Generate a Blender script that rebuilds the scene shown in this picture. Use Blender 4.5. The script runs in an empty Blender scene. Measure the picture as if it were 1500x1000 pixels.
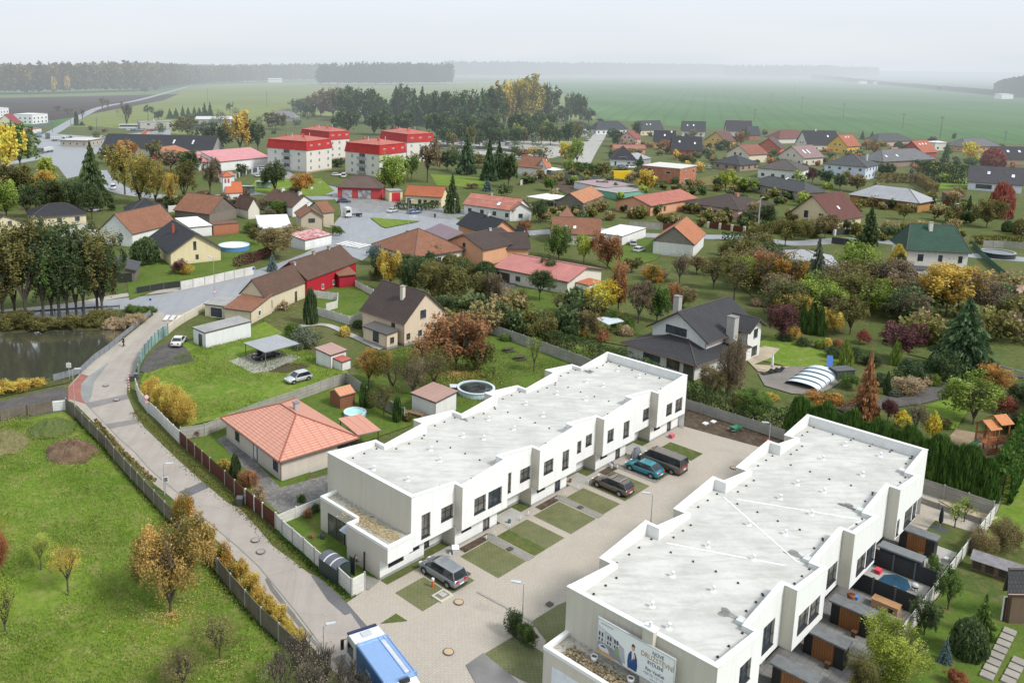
import bpy,bmesh,math,random
from mathutils import Vector,Matrix,geometry,noise
random.seed(7)
scn=bpy.context.scene
COL=scn.collection
H=45.0
# -------- camera
F,CX,CY,PITCH,ROLL=1249.8,570.4,321.5,.17963,.00867
cp,sp,cr,sr=math.cos(PITCH),math.sin(PITCH),math.cos(ROLL),math.sin(ROLL)
M3=Matrix(((cr,-sr,0),(sr,cr,0),(0,0,1)))@Matrix(((1,0,0),(0,-sp,-cp),(0,cp,-sp)))
M3T=M3.transposed()
CAMP=Vector((0,0,H))
def P(x,y,z=.0):
 d=M3T@Vector(((x-CX)/F,(y-CY)/F,1))
 t=(z-H)/d.z
 return CAMP+d*t
def PR(X):
 c=M3@(Vector(X)-CAMP)
 return c.x/c.z*F+CX,c.y/c.z*F+CY
def mpp(p):
 return(M3@(Vector(p)-CAMP)).z/F
def hgt(p,ytop):
 lo,hi=0.,60.
 for _ in range(40):
  m=(lo+hi)/2
  if PR((p.x,p.y,m))[1]>ytop:lo=m
  else:hi=m
 return lo
cam=bpy.data.objects.new('camera',bpy.data.cameras.new('camera'))
COL.objects.link(cam);scn.camera=cam
cam.location=CAMP
R=M3T
cam.matrix_world=Matrix.Translation(CAMP)@Matrix(((M3[0][0],-M3[1][0],-M3[2][0]),(M3[0][1],-M3[1][1],-M3[2][1]),(M3[0][2],-M3[1][2],-M3[2][2]))).to_4x4()
cam.data.sensor_width=36;cam.data.lens=F/1500*36
cam.data.shift_x=(750-CX)/1500;cam.data.shift_y=-(500-CY)/1500
cam.data.clip_start=.5;cam.data.clip_end=30000
BA=.7458
O0=Vector((-.532,68.62,0))
UU=Vector((math.cos(BA),math.sin(BA),0));VV=Vector((math.sin(BA),-math.cos(BA),0))
def Q(u,v,z=.0):return O0+UU*u+VV*v+Vector((0,0,z))
def wp(x,y,v):
 d=M3T@Vector(((x-CX)/F,(y-CY)/F,1))
 o=CAMP-O0
 t=(v-o.dot(VV))/d.dot(VV)
 h=o+d*t
 return h.dot(UU),h.z
def wpu(x,y,u):
 d=M3T@Vector(((x-CX)/F,(y-CY)/F,1));o=CAMP-O0
 t=(u-o.dot(UU))/d.dot(UU);h=o+d*t
 return h.dot(VV),h.z
# -------- materials
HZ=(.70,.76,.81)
def painted_haze_group():  # atmospheric fade painted into every material as emission, measured from the camera position
 g=bpy.data.node_groups.new('painted_haze','ShaderNodeTree')
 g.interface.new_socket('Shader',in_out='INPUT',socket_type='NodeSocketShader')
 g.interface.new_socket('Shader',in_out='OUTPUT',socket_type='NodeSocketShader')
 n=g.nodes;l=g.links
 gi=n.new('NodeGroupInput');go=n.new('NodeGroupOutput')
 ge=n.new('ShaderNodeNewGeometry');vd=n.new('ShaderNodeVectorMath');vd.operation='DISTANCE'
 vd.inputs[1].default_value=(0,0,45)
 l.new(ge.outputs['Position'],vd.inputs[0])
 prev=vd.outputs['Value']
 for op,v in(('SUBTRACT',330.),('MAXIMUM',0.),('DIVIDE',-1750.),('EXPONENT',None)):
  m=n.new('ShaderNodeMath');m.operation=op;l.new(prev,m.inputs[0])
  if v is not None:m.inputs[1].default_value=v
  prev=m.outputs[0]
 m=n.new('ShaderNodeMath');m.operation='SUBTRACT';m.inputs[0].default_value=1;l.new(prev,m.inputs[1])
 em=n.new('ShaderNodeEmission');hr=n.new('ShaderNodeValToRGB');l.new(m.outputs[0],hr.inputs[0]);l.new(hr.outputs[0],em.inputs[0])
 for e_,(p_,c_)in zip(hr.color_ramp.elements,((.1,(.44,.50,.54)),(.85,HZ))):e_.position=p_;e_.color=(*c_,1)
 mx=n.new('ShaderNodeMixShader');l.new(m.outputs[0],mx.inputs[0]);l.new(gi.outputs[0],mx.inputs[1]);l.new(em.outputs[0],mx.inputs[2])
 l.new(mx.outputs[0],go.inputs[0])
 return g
HG=painted_haze_group()
class NT:
 def __init__(s,name):
  s.m=bpy.data.materials.new(name);s.m.use_nodes=True
  s.t=s.m.node_tree;s.t.nodes.clear();s.n=s.t.nodes;s.l=s.t.links
  try:s.m.cycles.emission_sampling='NONE'
  except Exception:pass
 def add(s,typ,**kw):
  x=s.n.new(typ)
  for k,v in kw.items():setattr(x,k,v)
  return x
 def link(s,a,b):s.l.new(a,b)
 def out(s,sh,painted_haze=True):
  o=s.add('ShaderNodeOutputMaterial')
  if painted_haze:
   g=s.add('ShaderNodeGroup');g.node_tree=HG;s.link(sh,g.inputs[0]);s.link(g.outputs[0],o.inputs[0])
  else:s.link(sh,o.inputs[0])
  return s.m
 def pos(s,scale=1.,rot=0.,sc3=None):
  g=s.add('ShaderNodeNewGeometry');mp=s.add('ShaderNodeMapping')
  s.link(g.outputs['Position'],mp.inputs[0]);mp.inputs['Rotation'].default_value=(0,0,rot)
  mp.inputs['Scale'].default_value=sc3 or(scale,scale,scale);return mp.outputs[0]
 def uv(s):
  u=s.add('ShaderNodeUVMap');u.uv_map='UVMap';return u.outputs[0]
 def noise(s,vec,scale,detail=4,rough=.6):
  x=s.add('ShaderNodeTexNoise');x.inputs['Scale'].default_value=scale;x.inputs['Detail'].default_value=detail
  x.inputs['Roughness'].default_value=rough
  if vec:s.link(vec,x.inputs['Vector'])
  return x.outputs[0]
 def ramp(s,fac,stops):
  r=s.add('ShaderNodeValToRGB');s.link(fac,r.inputs[0]);e=r.color_ramp.elements
  while len(e)<len(stops):e.new(.5)
  for i,(p,c)in enumerate(stops):
   e[i].position=p;e[i].color=(c,c,c,1)if isinstance(c,(int,float))else(*c,1)
  return r.outputs[0]
 def mix(s,f,a,b,mode='MIX'):
  x=s.add('ShaderNodeMix',data_type='RGBA',blend_type=mode)
  if isinstance(f,(int,float)):x.inputs[0].default_value=f
  else:s.link(f,x.inputs[0])
  for i,c in((6,a),(7,b)):
   if isinstance(c,tuple):x.inputs[i].default_value=(*c,1)
   else:s.link(c,x.inputs[i])
  return x.outputs[2]
 def bsdf(s,col,rough=.8,spec=.3,metal=0.,bump=None,bstr=.3,bdist=.02,**kw):
  b=s.add('ShaderNodeBsdfPrincipled')
  if isinstance(col,tuple):b.inputs['Base Color'].default_value=(*col,1)
  else:s.link(col,b.inputs['Base Color'])
  if isinstance(rough,(int,float)):b.inputs['Roughness'].default_value=rough
  else:s.link(rough,b.inputs['Roughness'])
  b.inputs['Specular IOR Level'].default_value=spec;b.inputs['Metallic'].default_value=metal
  for k,v in kw.items():b.inputs[k].default_value=v
  if bump is not None:
   u=s.add('ShaderNodeBump');u.inputs['Strength'].default_value=bstr;u.inputs['Distance'].default_value=bdist
   s.link(bump,u.inputs['Height']);s.link(u.outputs[0],b.inputs['Normal'])
  return b.outputs[0]
MC={}
def cached(f):
 def g(*a,**k):
  key=(f.__name__,a,tuple(sorted(k.items())))
  if key not in MC:MC[key]=f(*a,**k)
  return MC[key]
 return g
def sc(c,k):return tuple(min(1,x*k)for x in c)
@cached
def plain(c,rough=.6,metal=0.,spec=.4,var=.12,scale=1.5,name='paint'):
 n=NT(name);v=n.pos();f=n.noise(v,scale,5,.7)
 col=n.mix(n.ramp(f,[(.3,0.),(.7,1.)]),sc(c,1-var),sc(c,1+var))
 return n.out(n.bsdf(col,rough,spec,metal))
@cached
def plaster(c,dirt=.18,name='plaster'):
 n=NT(name)
 f1=n.noise(n.pos(sc3=(1.2,1.2,.25)),1.2,5,.65);f2=n.noise(n.pos(),9,3,.7)
 col=n.mix(n.ramp(f1,[(.35,0.),(.75,1.)]),c,sc(c,1-dirt))
 col=n.mix(n.ramp(f2,[(.35,0.),(.65,1.)]),col,sc(c,1.05))
 col=n.mix(.25,col,n.ramp(f1,[(.2,c),(.8,sc(c,1-dirt*1.6))]))
 f3=n.noise(n.pos(sc3=(2.6,2.6,.09)),1.5,5,.75);col=n.mix(n.ramp(f3,[(.5,0.),(.72,.3)]),col,sc(c,.62))
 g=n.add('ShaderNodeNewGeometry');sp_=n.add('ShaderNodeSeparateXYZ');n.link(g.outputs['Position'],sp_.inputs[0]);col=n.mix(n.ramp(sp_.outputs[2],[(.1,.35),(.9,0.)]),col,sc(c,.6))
 return n.out(n.bsdf(col,.85,.2,bump=n.noise(n.pos(),25,2),bstr=.15,bdist=.01))
@cached
def ground(c1,c2,c3=None,scale=.15,fine=3.,rough=.95,dots=None,bump=.25,name='ground'):
 n=NT(name);v=n.pos()
 f1=n.noise(v,scale,6,.6);f2=n.noise(v,fine,4,.75);f3=n.noise(v,scale*5.3,4,.6)
 col=n.mix(n.ramp(f1,[(.38,0.),(.62,1.)]),c1,c2)
 if c3:col=n.mix(n.ramp(f3,[(.48,0.),(.68,.85)]),col,c3)
 col=n.mix(n.ramp(f2,[(.3,.75),(.7,0.)]),col,n.mix(.5,col,(0.,0.,0.)))
 f4=n.noise(v,fine*2.7,3,.8)
 col=n.mix(n.ramp(f4,[(.56,0.),(.74,.55)]),col,n.mix(.5,col,sc(c1,2.2)))
 if dots:
  f5=n.noise(v,7.,2,.9);col=n.mix(n.ramp(f5,[(.64,0.),(.70,.8)]),col,dots)
 return n.out(n.bsdf(col,rough,.15,bump=f2,bstr=bump,bdist=.15))
@cached
def field(c1,c2,rot,name='field',sx=.012,sy=.0008,rows=.9):
 n=NT(name)
 f1=n.noise(n.pos(sc3=(sx,sy,1),rot=rot),1.,5,.55);f2=n.noise(n.pos(.004),1.,4,.6)
 f3=n.noise(n.pos(.5),1.,5,.8)
 w=n.add('ShaderNodeTexWave');w.inputs['Scale'].default_value=.02;w.inputs['Distortion'].default_value=1.5;w.inputs['Detail'].default_value=3;w.inputs['Detail Scale'].default_value=.4
 n.link(n.pos(rot=rot),w.inputs[0])
 col=n.mix(n.ramp(f1,[(.35,0.),(.65,1.)]),c1,c2)
 col=n.mix(n.ramp(f2,[(.4,0.),(.65,.6)]),col,sc(c1,.72))
 col=n.mix(n.ramp(w.outputs[1],[(.0,.4),(.18,0.)]),col,sc(c1,.6))
 col=n.mix(n.ramp(f3,[(.3,.5),(.7,0.)]),col,sc(c1,.55))
 return n.out(n.bsdf(col,1.,.05))
@cached
def road(c,rot=0.,patch=.2,wet=0.,name='asphalt'):
 n=NT(name);v=n.pos()
 f1=n.noise(v,.35,5,.6);f2=n.noise(v,14,3,.8);f3=n.noise(n.pos(sc3=(.9,.09,1),rot=rot),1.,5,.6)
 col=n.mix(n.ramp(f1,[(.35,0.),(.7,1.)]),sc(c,1-patch),sc(c,1+patch))
 col=n.mix(n.ramp(f3,[(.45,0.),(.7,.5)]),col,sc(c,.72))
 col=n.mix(n.ramp(f2,[(.35,.5),(.65,0.)]),col,sc(c,.6))
 vo=n.add('ShaderNodeTexVoronoi',feature='DISTANCE_TO_EDGE');vo.inputs['Scale'].default_value=.22
 n.link(n.pos(),vo.inputs[0]);fv=n.noise(v,.8,4,.6)
 col=n.mix(n.ramp(vo.outputs[0],[(0.,.35),(.008,0.)]),col,sc(c,.4))
 rg=n.ramp(f1,[(.3,.85-wet*.6),(.7,.92-wet*.35)])
 return n.out(n.bsdf(col,rg,.3+wet*.4,bump=f2,bstr=.2,bdist=.01))
@cached
def bricks(c1,c2,cm,bw,bh,mort=.02,rot=0.,uv=True,rough=.75,big=.12,name='tiles',off=.5,bump=.5,moss=None,metal=0.,spec=.3):
 n=NT(name);v=n.uv()if uv else n.pos(rot=rot)
 b=n.add('ShaderNodeTexBrick');b.offset=off
 n.link(v,b.inputs['Vector'])
 for k,x in(('Scale',1.),('Brick Width',bw),('Row Height',bh),('Mortar Size',mort),('Mortar Smooth',.3),('Bias',0.)):b.inputs[k].default_value=x
 b.inputs['Color1'].default_value=(*c1,1);b.inputs['Color2'].default_value=(*c2,1);b.inputs['Mortar'].default_value=(*cm,1)
 f=n.noise(n.pos(),.45,6,.65);f2=n.noise(n.pos(),5,4,.7)
 col=n.mix(n.ramp(f,[(.35,0.),(.7,1.)]),b.outputs[0],n.mix(.75,b.outputs[0],sc(c1,1-big*3)))
 col=n.mix(n.ramp(f2,[(.3,.35),(.6,0.)]),col,sc(c1,.6))
 if moss:col=n.mix(n.ramp(n.noise(n.pos(),1.3,6,.75),[(.52,0.),(.7,.7)]),col,moss)
 inv=n.add('ShaderNodeMath',operation='SUBTRACT');inv.inputs[0].default_value=1;n.link(b.outputs[1],inv.inputs[1])
 return n.out(n.bsdf(col,rough,spec,metal,bump=inv.outputs[0],bstr=bump,bdist=.04))
def tile(c,row=.36,w=.3,moss=None,rough=.75,d=.45):return bricks(c,sc(c,1.25),sc(c,d),w,row,.035,moss=moss,rough=rough,name='roof_tiles')
def ribroof(c,w=.5,rough=.45,d=.6):return bricks(c,sc(c,1.1),sc(c,d),w,60.,.04,off=0.,rough=rough,name='ribbed_metal_roof',bump=.6,big=.08)
@cached
def glassm(c=(.03,.04,.05),rough=.08,name='window_glass'):
 n=NT(name);f=n.noise(n.pos(),.7,2)
 col=n.mix(n.ramp(f,[(.4,0.),(.6,1.)]),c,sc(c,2.2))
 return n.out(n.bsdf(col,rough,.7))
@cached
def leafm(kind='leaf',trans=.25):
 n=NT(kind+'_foliage')
 fc=n.add('ShaderNodeAttribute',attribute_name='fc')
 t=n.add('ShaderNodeAttribute',attribute_name='tone');a=n.add('ShaderNodeAttribute',attribute_type='OBJECT',attribute_name='leaf_a');b=n.add('ShaderNodeAttribute',attribute_type='OBJECT',attribute_name='leaf_b')
 col=n.mix(t.outputs['Fac'],a.outputs['Color'],b.outputs['Color'])
 if kind=='mixed':col=fc.outputs['Color']
 f=n.noise(n.pos(),.5,3,.6)
 col=n.mix(n.ramp(f,[(.35,.4),(.65,0.)]),col,n.mix(.55,col,(0.,0.,0.)))
 bs=n.bsdf(col,.75,.12)
 tr=n.add('ShaderNodeBsdfTranslucent');n.link(col,tr.inputs[0])
 mx=n.add('ShaderNodeMixShader');mx.inputs[0].default_value=trans;n.link(bs,mx.inputs[1]);n.link(tr.outputs[0],mx.inputs[2])
 return n.out(mx.outputs[0])
@cached
def bark(c=(.10,.085,.07)):
 n=NT('bark');f=n.noise(n.pos(sc3=(4,4,.8)),2.,5,.7)
 return n.out(n.bsdf(n.mix(f,sc(c,.5),sc(c,1.5)),.95,.1))
@cached
def roofmem(c=(.56,.555,.53)):
 n=NT('roof_membrane');v=n.pos()
 f1=n.noise(v,.28,7,.68);f2=n.noise(n.pos(sc3=(.35,1.6,1),rot=-BA+.35),1.1,6,.7);f3=n.noise(v,11,3,.8)
 col=n.mix(n.ramp(f1,[(.4,0.),(.62,.75)]),c,sc(c,.74))
 col=n.mix(n.ramp(f2,[(.46,0.),(.66,.6)]),col,(.36,.345,.305))
 col=n.mix(n.ramp(f3,[(.62,0.),(.75,.5)]),col,(.25,.24,.2))
 b=n.add('ShaderNodeTexBrick');b.offset=.0;n.link(n.pos(rot=-BA),b.inputs['Vector'])
 for k,x in(('Scale',1.),('Brick Width',60.),('Row Height',1.55),('Mortar Size',.018),('Mortar Smooth',.5)):b.inputs[k].default_value=x
 col=n.mix(n.ramp(b.outputs[1],[(.0,0.),(1.,.18)]),col,(.35,.34,.31))
 return n.out(n.bsdf(col,.6,.3,bump=f2,bstr=.3,bdist=.05))
# -------- mesh builder
class MB:
 def __init__(s):s.v=[];s.f=[];s.m=[];s.uv={}
 def face(s,pts,mi=0,uv=None):
  k=len(s.v);s.v+=[tuple(p)for p in pts];s.f.append(tuple(range(k,k+len(pts))));s.m.append(mi)
  if uv:s.uv[len(s.f)-1]=uv
  return s
 def box(s,x0,x1,y0,y1,z0,z1,mi=0,mat=None):
  c=[Vector((x,y,z))for z in(z0,z1)for y in(y0,y1)for x in(x0,x1)]
  if mat:c=[mat@p for p in c]
  for q in((0,2,3,1),(4,5,7,6),(0,1,5,4),(2,6,7,3),(0,4,6,2),(1,3,7,5)):s.face([c[i]for i in q],mi)
  return s
 def prism(s,poly,z0,z1,mi=0,cap=True,zf=None):
  n=len(poly)
  zt=zf or(lambda p:z1)
  for i in range(n):
   a,b=poly[i],poly[(i+1)%n]
   s.face([(a[0],a[1],z0),(b[0],b[1],z0),(b[0],b[1],zt(b)),(a[0],a[1],zt(a))],mi)
  if cap:
   for z,rev in((None,0),(z0,1)):
    t=geometry.tessellate_polygon([[Vector((p[0],p[1],0))for p in poly]])
    for q in t:
     p3=[(poly[i][0],poly[i][1],zt(poly[i])if z is None else z)for i in q]
     a,b,c=[Vector(x)for x in p3]
     up=(b-a).cross(c-a).z>0
     if up==bool(rev):p3=p3[::-1]
     s.face(p3,mi)
  return s
 def bar(s,a,b,r0,r1=None,n=6,mi=0,cap=True):
  a=Vector(a);b=Vector(b);r1=r0 if r1 is None else r1
  d=(b-a).normalized()if(b-a).length>1e-6 else Vector((0,0,1))
  x=d.orthogonal().normalized();y=d.cross(x)
  ra=[a+(x*math.cos(t)+y*math.sin(t))*r0 for t in[2*math.pi*i/n for i in range(n)]]
  rb=[b+(x*math.cos(t)+y*math.sin(t))*r1 for t in[2*math.pi*i/n for i in range(n)]]
  for i in range(n):s.face([ra[i],ra[(i+1)%n],rb[(i+1)%n],rb[i]],mi)
  if cap:s.face(rb,mi);s.face(ra[::-1],mi)
  return s
 def lathe(s,prof,n=20,c=(0,0),mi=0,sx=1,sy=1):
  for(r0,z0),(r1,z1)in zip(prof,prof[1:]):
   for i in range(n):
    a,b=2*math.pi*i/n,2*math.pi*(i+1)/n
    p=[(c[0]+r0*math.cos(a)*sx,c[1]+r0*math.sin(a)*sy,z0),(c[0]+r0*math.cos(b)*sx,c[1]+r0*math.sin(b)*sy,z0),(c[0]+r1*math.cos(b)*sx,c[1]+r1*math.sin(b)*sy,z1),(c[0]+r1*math.cos(a)*sx,c[1]+r1*math.sin(a)*sy,z1)]
    if r0<1e-6:p=p[1:]
    elif r1<1e-6:p=p[:3]
    s.face(p,mi)
  return s
 def slab(s,pts,th=.18,mi=0,uv=None,me=None):
  """thick sheet under a planar polygon (counter-clockwise from above)"""
  pts=[Vector(p)for p in pts];me=mi if me is None else me
  s.face(pts,mi,uv)
  lo=[p-Vector((0,0,th))for p in pts];s.face(lo[::-1],me)
  for i in range(len(pts)):
   j=(i+1)%len(pts);s.face([lo[i],lo[j],pts[j],pts[i]],me)
  return s
 def mesh(s,name,mats,smooth=False):
  me=bpy.data.meshes.new(name);me.from_pydata(s.v,[],s.f)
  for m in(mats if isinstance(mats,(list,tuple))else[mats]):me.materials.append(m)
  if any(s.m):me.polygons.foreach_set('material_index',s.m)
  if s.uv:
   ul=me.uv_layers.new(name='UVMap')
   for i,uv in s.uv.items():
    p=me.polygons[i]
    for k,li in enumerate(p.loop_indices):ul.data[li].uv=uv[k]
  if smooth:
   bm=bmesh.new();bm.from_mesh(me);bmesh.ops.remove_doubles(bm,verts=bm.verts,dist=1e-4);bm.to_mesh(me);bm.free()
   me.polygons.foreach_set('use_smooth',[True]*len(me.polygons))
  me.update();return me
 def build(s,name,mats,parent=None,smooth=False,loc=None,rz=0.):
  o=bpy.data.objects.new(name,s.mesh(name,mats,smooth));COL.objects.link(o)
  if parent:o.parent=parent
  if loc is not None:o.location=loc
  if rz:o.rotation_euler=(0,0,rz)
  return o
def tag(o,label=None,cat=None,group=None,kind=None):
 if label:o['label']=label
 if cat:o['category']=cat
 if group:o['group']=group
 if kind:o['kind']=kind
 return o
def thing(name,label,cat,loc,rz=0.,group=None):
 o=bpy.data.objects.new(name,None);COL.objects.link(o);o.empty_display_size=.3
 o.location=loc;o.rotation_euler=(0,0,rz);return tag(o,label,cat,group)
def copy_tree(o,parent=None):
 c=o.copy();COL.objects.link(c)
 if parent:c.parent=parent
 for ch in o.children:copy_tree(ch,c)
 return c
def relabel(o,label):
 o['label']=label;return o
_sz=[0.]
def sheet(name,poly,mat,z=None,world=False,kind='structure',label=None,cat=None):
 pts=[Vector(p).to_3d()if world else P(*p)for p in poly]
 if z is None:_sz[0]+=.0015;z=.003+_sz[0]
 b=MB()
 for q in geometry.tessellate_polygon([[Vector((p.x,p.y,0))for p in pts]]):
  a=[pts[i]for i in q]
  if(a[1]-a[0]).cross(a[2]-a[0]).z<0:a=a[::-1]
  b.face([(p.x,p.y,z)for p in a])
 o=b.build(name,mat);
 return tag(o,label,cat,None,kind)
def smoothline(pts,k=6):
 out=[]
 n=len(pts)
 for i in range(n-1):
  p0,p1,p2,p3=pts[max(i-1,0)],pts[i],pts[i+1],pts[min(i+2,n-1)]
  for j in range(k):
   t=j/k
   out.append(.5*((2*p1)+(p2-p0)*t+(2*p0-5*p1+4*p2-p3)*t*t+(3*p1-p0-3*p2+p3)*t**3))
 out.append(pts[-1]);return out
def ribbon(name,pts,w,mat,z=None,smooth=True,kind='structure',world=False):
 q=[Vector(p)if world else P(*p)for p in pts]
 if smooth:q=smoothline(q)
 L,Rr=[],[]
 for i,p in enumerate(q):
  d=(q[min(i+1,len(q)-1)]-q[max(i-1,0)]);d.z=0;d.normalize();nrm=Vector((-d.y,d.x,0))
  L.append(p+nrm*w/2);Rr.append(p-nrm*w/2)
 if z is None:_sz[0]+=.0015;z=.003+_sz[0]
 b=MB()
 for i in range(len(q)-1):b.face([(L[i].x,L[i].y,z),(Rr[i].x,Rr[i].y,z),(Rr[i+1].x,Rr[i+1].y,z),(L[i+1].x,L[i+1].y,z)])
 return tag(b.build(name,mat),kind=kind)
def rect_mat(p,q,w):
 d=q-p;return Matrix.Translation(p)@Matrix.Rotation(math.atan2(d.y,d.x),4,'Z')
# -------- light and sky
SUN_AZ,SUN_EL=math.atan2(-.55,.84),math.radians(47)
w=bpy.data.worlds.new('World');scn.world=w;w.use_nodes=True
nt=w.node_tree;nt.nodes.clear();N=nt.nodes.new;K=nt.links.new
sky=N('ShaderNodeTexSky');sky.sky_type='NISHITA';sky.sun_disc=False;sky.sun_elevation=SUN_EL
sky.sun_rotation=math.pi/2-SUN_AZ;sky.dust_density=4;sky.air_density=1.5
tc=N('ShaderNodeTexCoord');sx=N('ShaderNodeSeparateXYZ');K(tc.outputs['Generated'],sx.inputs[0])
rp=N('ShaderNodeValToRGB');K(sx.outputs[2],rp.inputs[0])
stops=[(0.,HZ),(.02,(.76,.80,.84)),(.07,(.80,.86,.92)),(.13,(.74,.86,.97)),(.25,(.75,.88,1.0)),(1.,(.9,.95,1.0))]
while len(rp.color_ramp.elements)<len(stops):rp.color_ramp.elements.new(.5)
for e,(p,c)in zip(rp.color_ramp.elements,stops):e.position=p;e.color=(*c,1)
mp=N('ShaderNodeMapping');mp.inputs['Scale'].default_value=(1.2,1.2,9);K(tc.outputs['Generated'],mp.inputs[0])
nz=N('ShaderNodeTexNoise');nz.inputs['Scale'].default_value=2.2;nz.inputs['Detail'].default_value=6;K(mp.outputs[0],nz.inputs['Vector'])
r2=N('ShaderNodeValToRGB');K(nz.outputs[0],r2.inputs[0])
r2.color_ramp.elements[0].position=.45;r2.color_ramp.elements[0].color=(0,0,0,1)
r2.color_ramp.elements[1].position=.75;r2.color_ramp.elements[1].color=(.55,.55,.55,1)
mc=N('ShaderNodeMix');mc.data_type='RGBA';K(r2.outputs[0],mc.inputs[0]);K(rp.outputs[0],mc.inputs[6]);mc.inputs[7].default_value=(.85,.88,.92,1)
b1=N('ShaderNodeBackground');K(sky.outputs[0],b1.inputs[0]);b1.inputs[1].default_value=.06
b2=N('ShaderNodeBackground');K(mc.outputs[2],b2.inputs[0]);b2.inputs[1].default_value=1.13
mx=N('ShaderNodeMixShader');mx.inputs[0].default_value=.9;K(b1.outputs[0],mx.inputs[1]);K(b2.outputs[0],mx.inputs[2])
ow=N('ShaderNodeOutputWorld');K(mx.outputs[0],ow.inputs[0])
sl=bpy.data.lights.new('sun','SUN');sl.energy=3.4;sl.angle=math.radians(13);sl.color=(1,.965,.91)
so=bpy.data.objects.new('sun',sl);COL.objects.link(so);so.location=(0,0,120)
dv=Vector((math.cos(SUN_AZ)*math.cos(SUN_EL),math.sin(SUN_AZ)*math.cos(SUN_EL),math.sin(SUN_EL)))
so.rotation_euler=dv.to_track_quat('Z','Y').to_euler()
scn.view_settings.view_transform='Standard';scn.view_settings.look='None';scn.view_settings.exposure=0
scn.render.engine='CYCLES';scn.cycles.max_bounces=6;scn.cycles.diffuse_bounces=3;scn.cycles.glossy_bounces=2
scn.cycles.transparent_max_bounces=4;scn.cycles.use_denoising=True
# -------- ground and fields
G_field=field((.09,.18,.065),(.125,.225,.085),.35)
terr=MB();Rg=12000
for i in range(-6,6):
 for j in range(-2,8):terr.face([(i*2000,j*2000,-.05),(i*2000+2000,j*2000,-.05),(i*2000+2000,j*2000+2000,-.05),(i*2000,j*2000+2000,-.05)])
tag(terr.build('terrain',G_field),kind='structure')
sheet('meadow',[(-900,175),(-200,168),(60,200),(170,152),(300,122),(480,121),(800,119),(812,128),(850,150),(885,182),(800,215),(400,210),(100,230),(-900,300)],field((.20,.24,.08),(.24,.27,.09),.1),z=0.)
sheet('ploughed_field',[(-600,160),(-100,146),(140,141),(262,138),(240,147),(150,164),(80,176),(-50,180),(-600,200)],field((.07,.055,.05),(.10,.08,.07),.8,sx=.05),z=.05)
sheet('grass_strip',[(-600,148),(-100,141),(60,138.5),(200,135),(262,134),(262,137),(140,140.5),(-100,145.5),(-600,158)],field((.17,.21,.08),(.2,.22,.09),.1),z=.055)
sheet('pale_field',[(1080,112),(1300,111),(1700,114),(1700,142),(1500,133),(1300,124),(1130,115)],field((.07,.14,.09),(.10,.17,.11),1.2),z=.03)
ribbon('field_track',[(815,128),(835,142),(862,160),(885,180),(930,200)],5,field((.12,.17,.07),(.15,.19,.09),.2),z=.06)
ribbon('field_track',[(880,126),(800,135),(860,165),(960,180),(1100,190)],3,G_field,z=.01)
grassA=ground((.075,.135,.022),(.10,.165,.03),(.14,.16,.045),.09,2.2,name='garden_grass')
sheet('garden_ground',[(-400,1250),(-1100,420),(-600,215),(-100,196),(60,186),(150,186),(300,200),(430,172),(560,170),(820,176),(880,174),(1000,186),(1200,190),(1380,205),(1700,222),(2600,420),(2300,1250)],ground((.085,.12,.03),(.12,.14,.045),(.16,.14,.07),.05,1.6,name='rough_grass'),z=.06)
_sz[0]=.066
# -------- the two white terraces
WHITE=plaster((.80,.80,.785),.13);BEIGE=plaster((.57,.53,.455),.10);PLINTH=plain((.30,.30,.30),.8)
DARK=plain((.035,.038,.045),.45,var=.05);GL=glassm();COPE=plain((.74,.74,.72),.5,var=.06);MEMB=roofmem()
CURT=glassm((.10,.095,.085),.15)
def lq(u,v,z=0.):return(u,-v,z)
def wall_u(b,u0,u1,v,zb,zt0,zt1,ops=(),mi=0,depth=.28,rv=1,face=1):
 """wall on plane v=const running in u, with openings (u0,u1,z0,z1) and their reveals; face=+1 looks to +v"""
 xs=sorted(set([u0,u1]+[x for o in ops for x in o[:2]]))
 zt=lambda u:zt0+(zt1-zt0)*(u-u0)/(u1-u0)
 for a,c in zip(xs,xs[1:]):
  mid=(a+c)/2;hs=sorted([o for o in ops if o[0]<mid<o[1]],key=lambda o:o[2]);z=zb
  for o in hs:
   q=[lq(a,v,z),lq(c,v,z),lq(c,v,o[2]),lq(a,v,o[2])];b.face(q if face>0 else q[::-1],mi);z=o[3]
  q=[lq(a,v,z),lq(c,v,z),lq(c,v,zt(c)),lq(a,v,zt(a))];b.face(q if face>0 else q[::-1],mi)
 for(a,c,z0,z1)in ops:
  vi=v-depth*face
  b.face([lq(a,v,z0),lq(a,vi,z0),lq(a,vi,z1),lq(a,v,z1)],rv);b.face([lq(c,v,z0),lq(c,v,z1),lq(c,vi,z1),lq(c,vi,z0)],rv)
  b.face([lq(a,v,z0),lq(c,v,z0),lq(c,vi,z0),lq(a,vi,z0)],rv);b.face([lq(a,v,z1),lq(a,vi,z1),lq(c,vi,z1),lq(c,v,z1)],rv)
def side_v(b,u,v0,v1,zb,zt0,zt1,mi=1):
 b.face([lq(u,v0,zb),lq(u,v1,zb),lq(u,v1,zt1),lq(u,v0,zt0)],mi)
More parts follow.
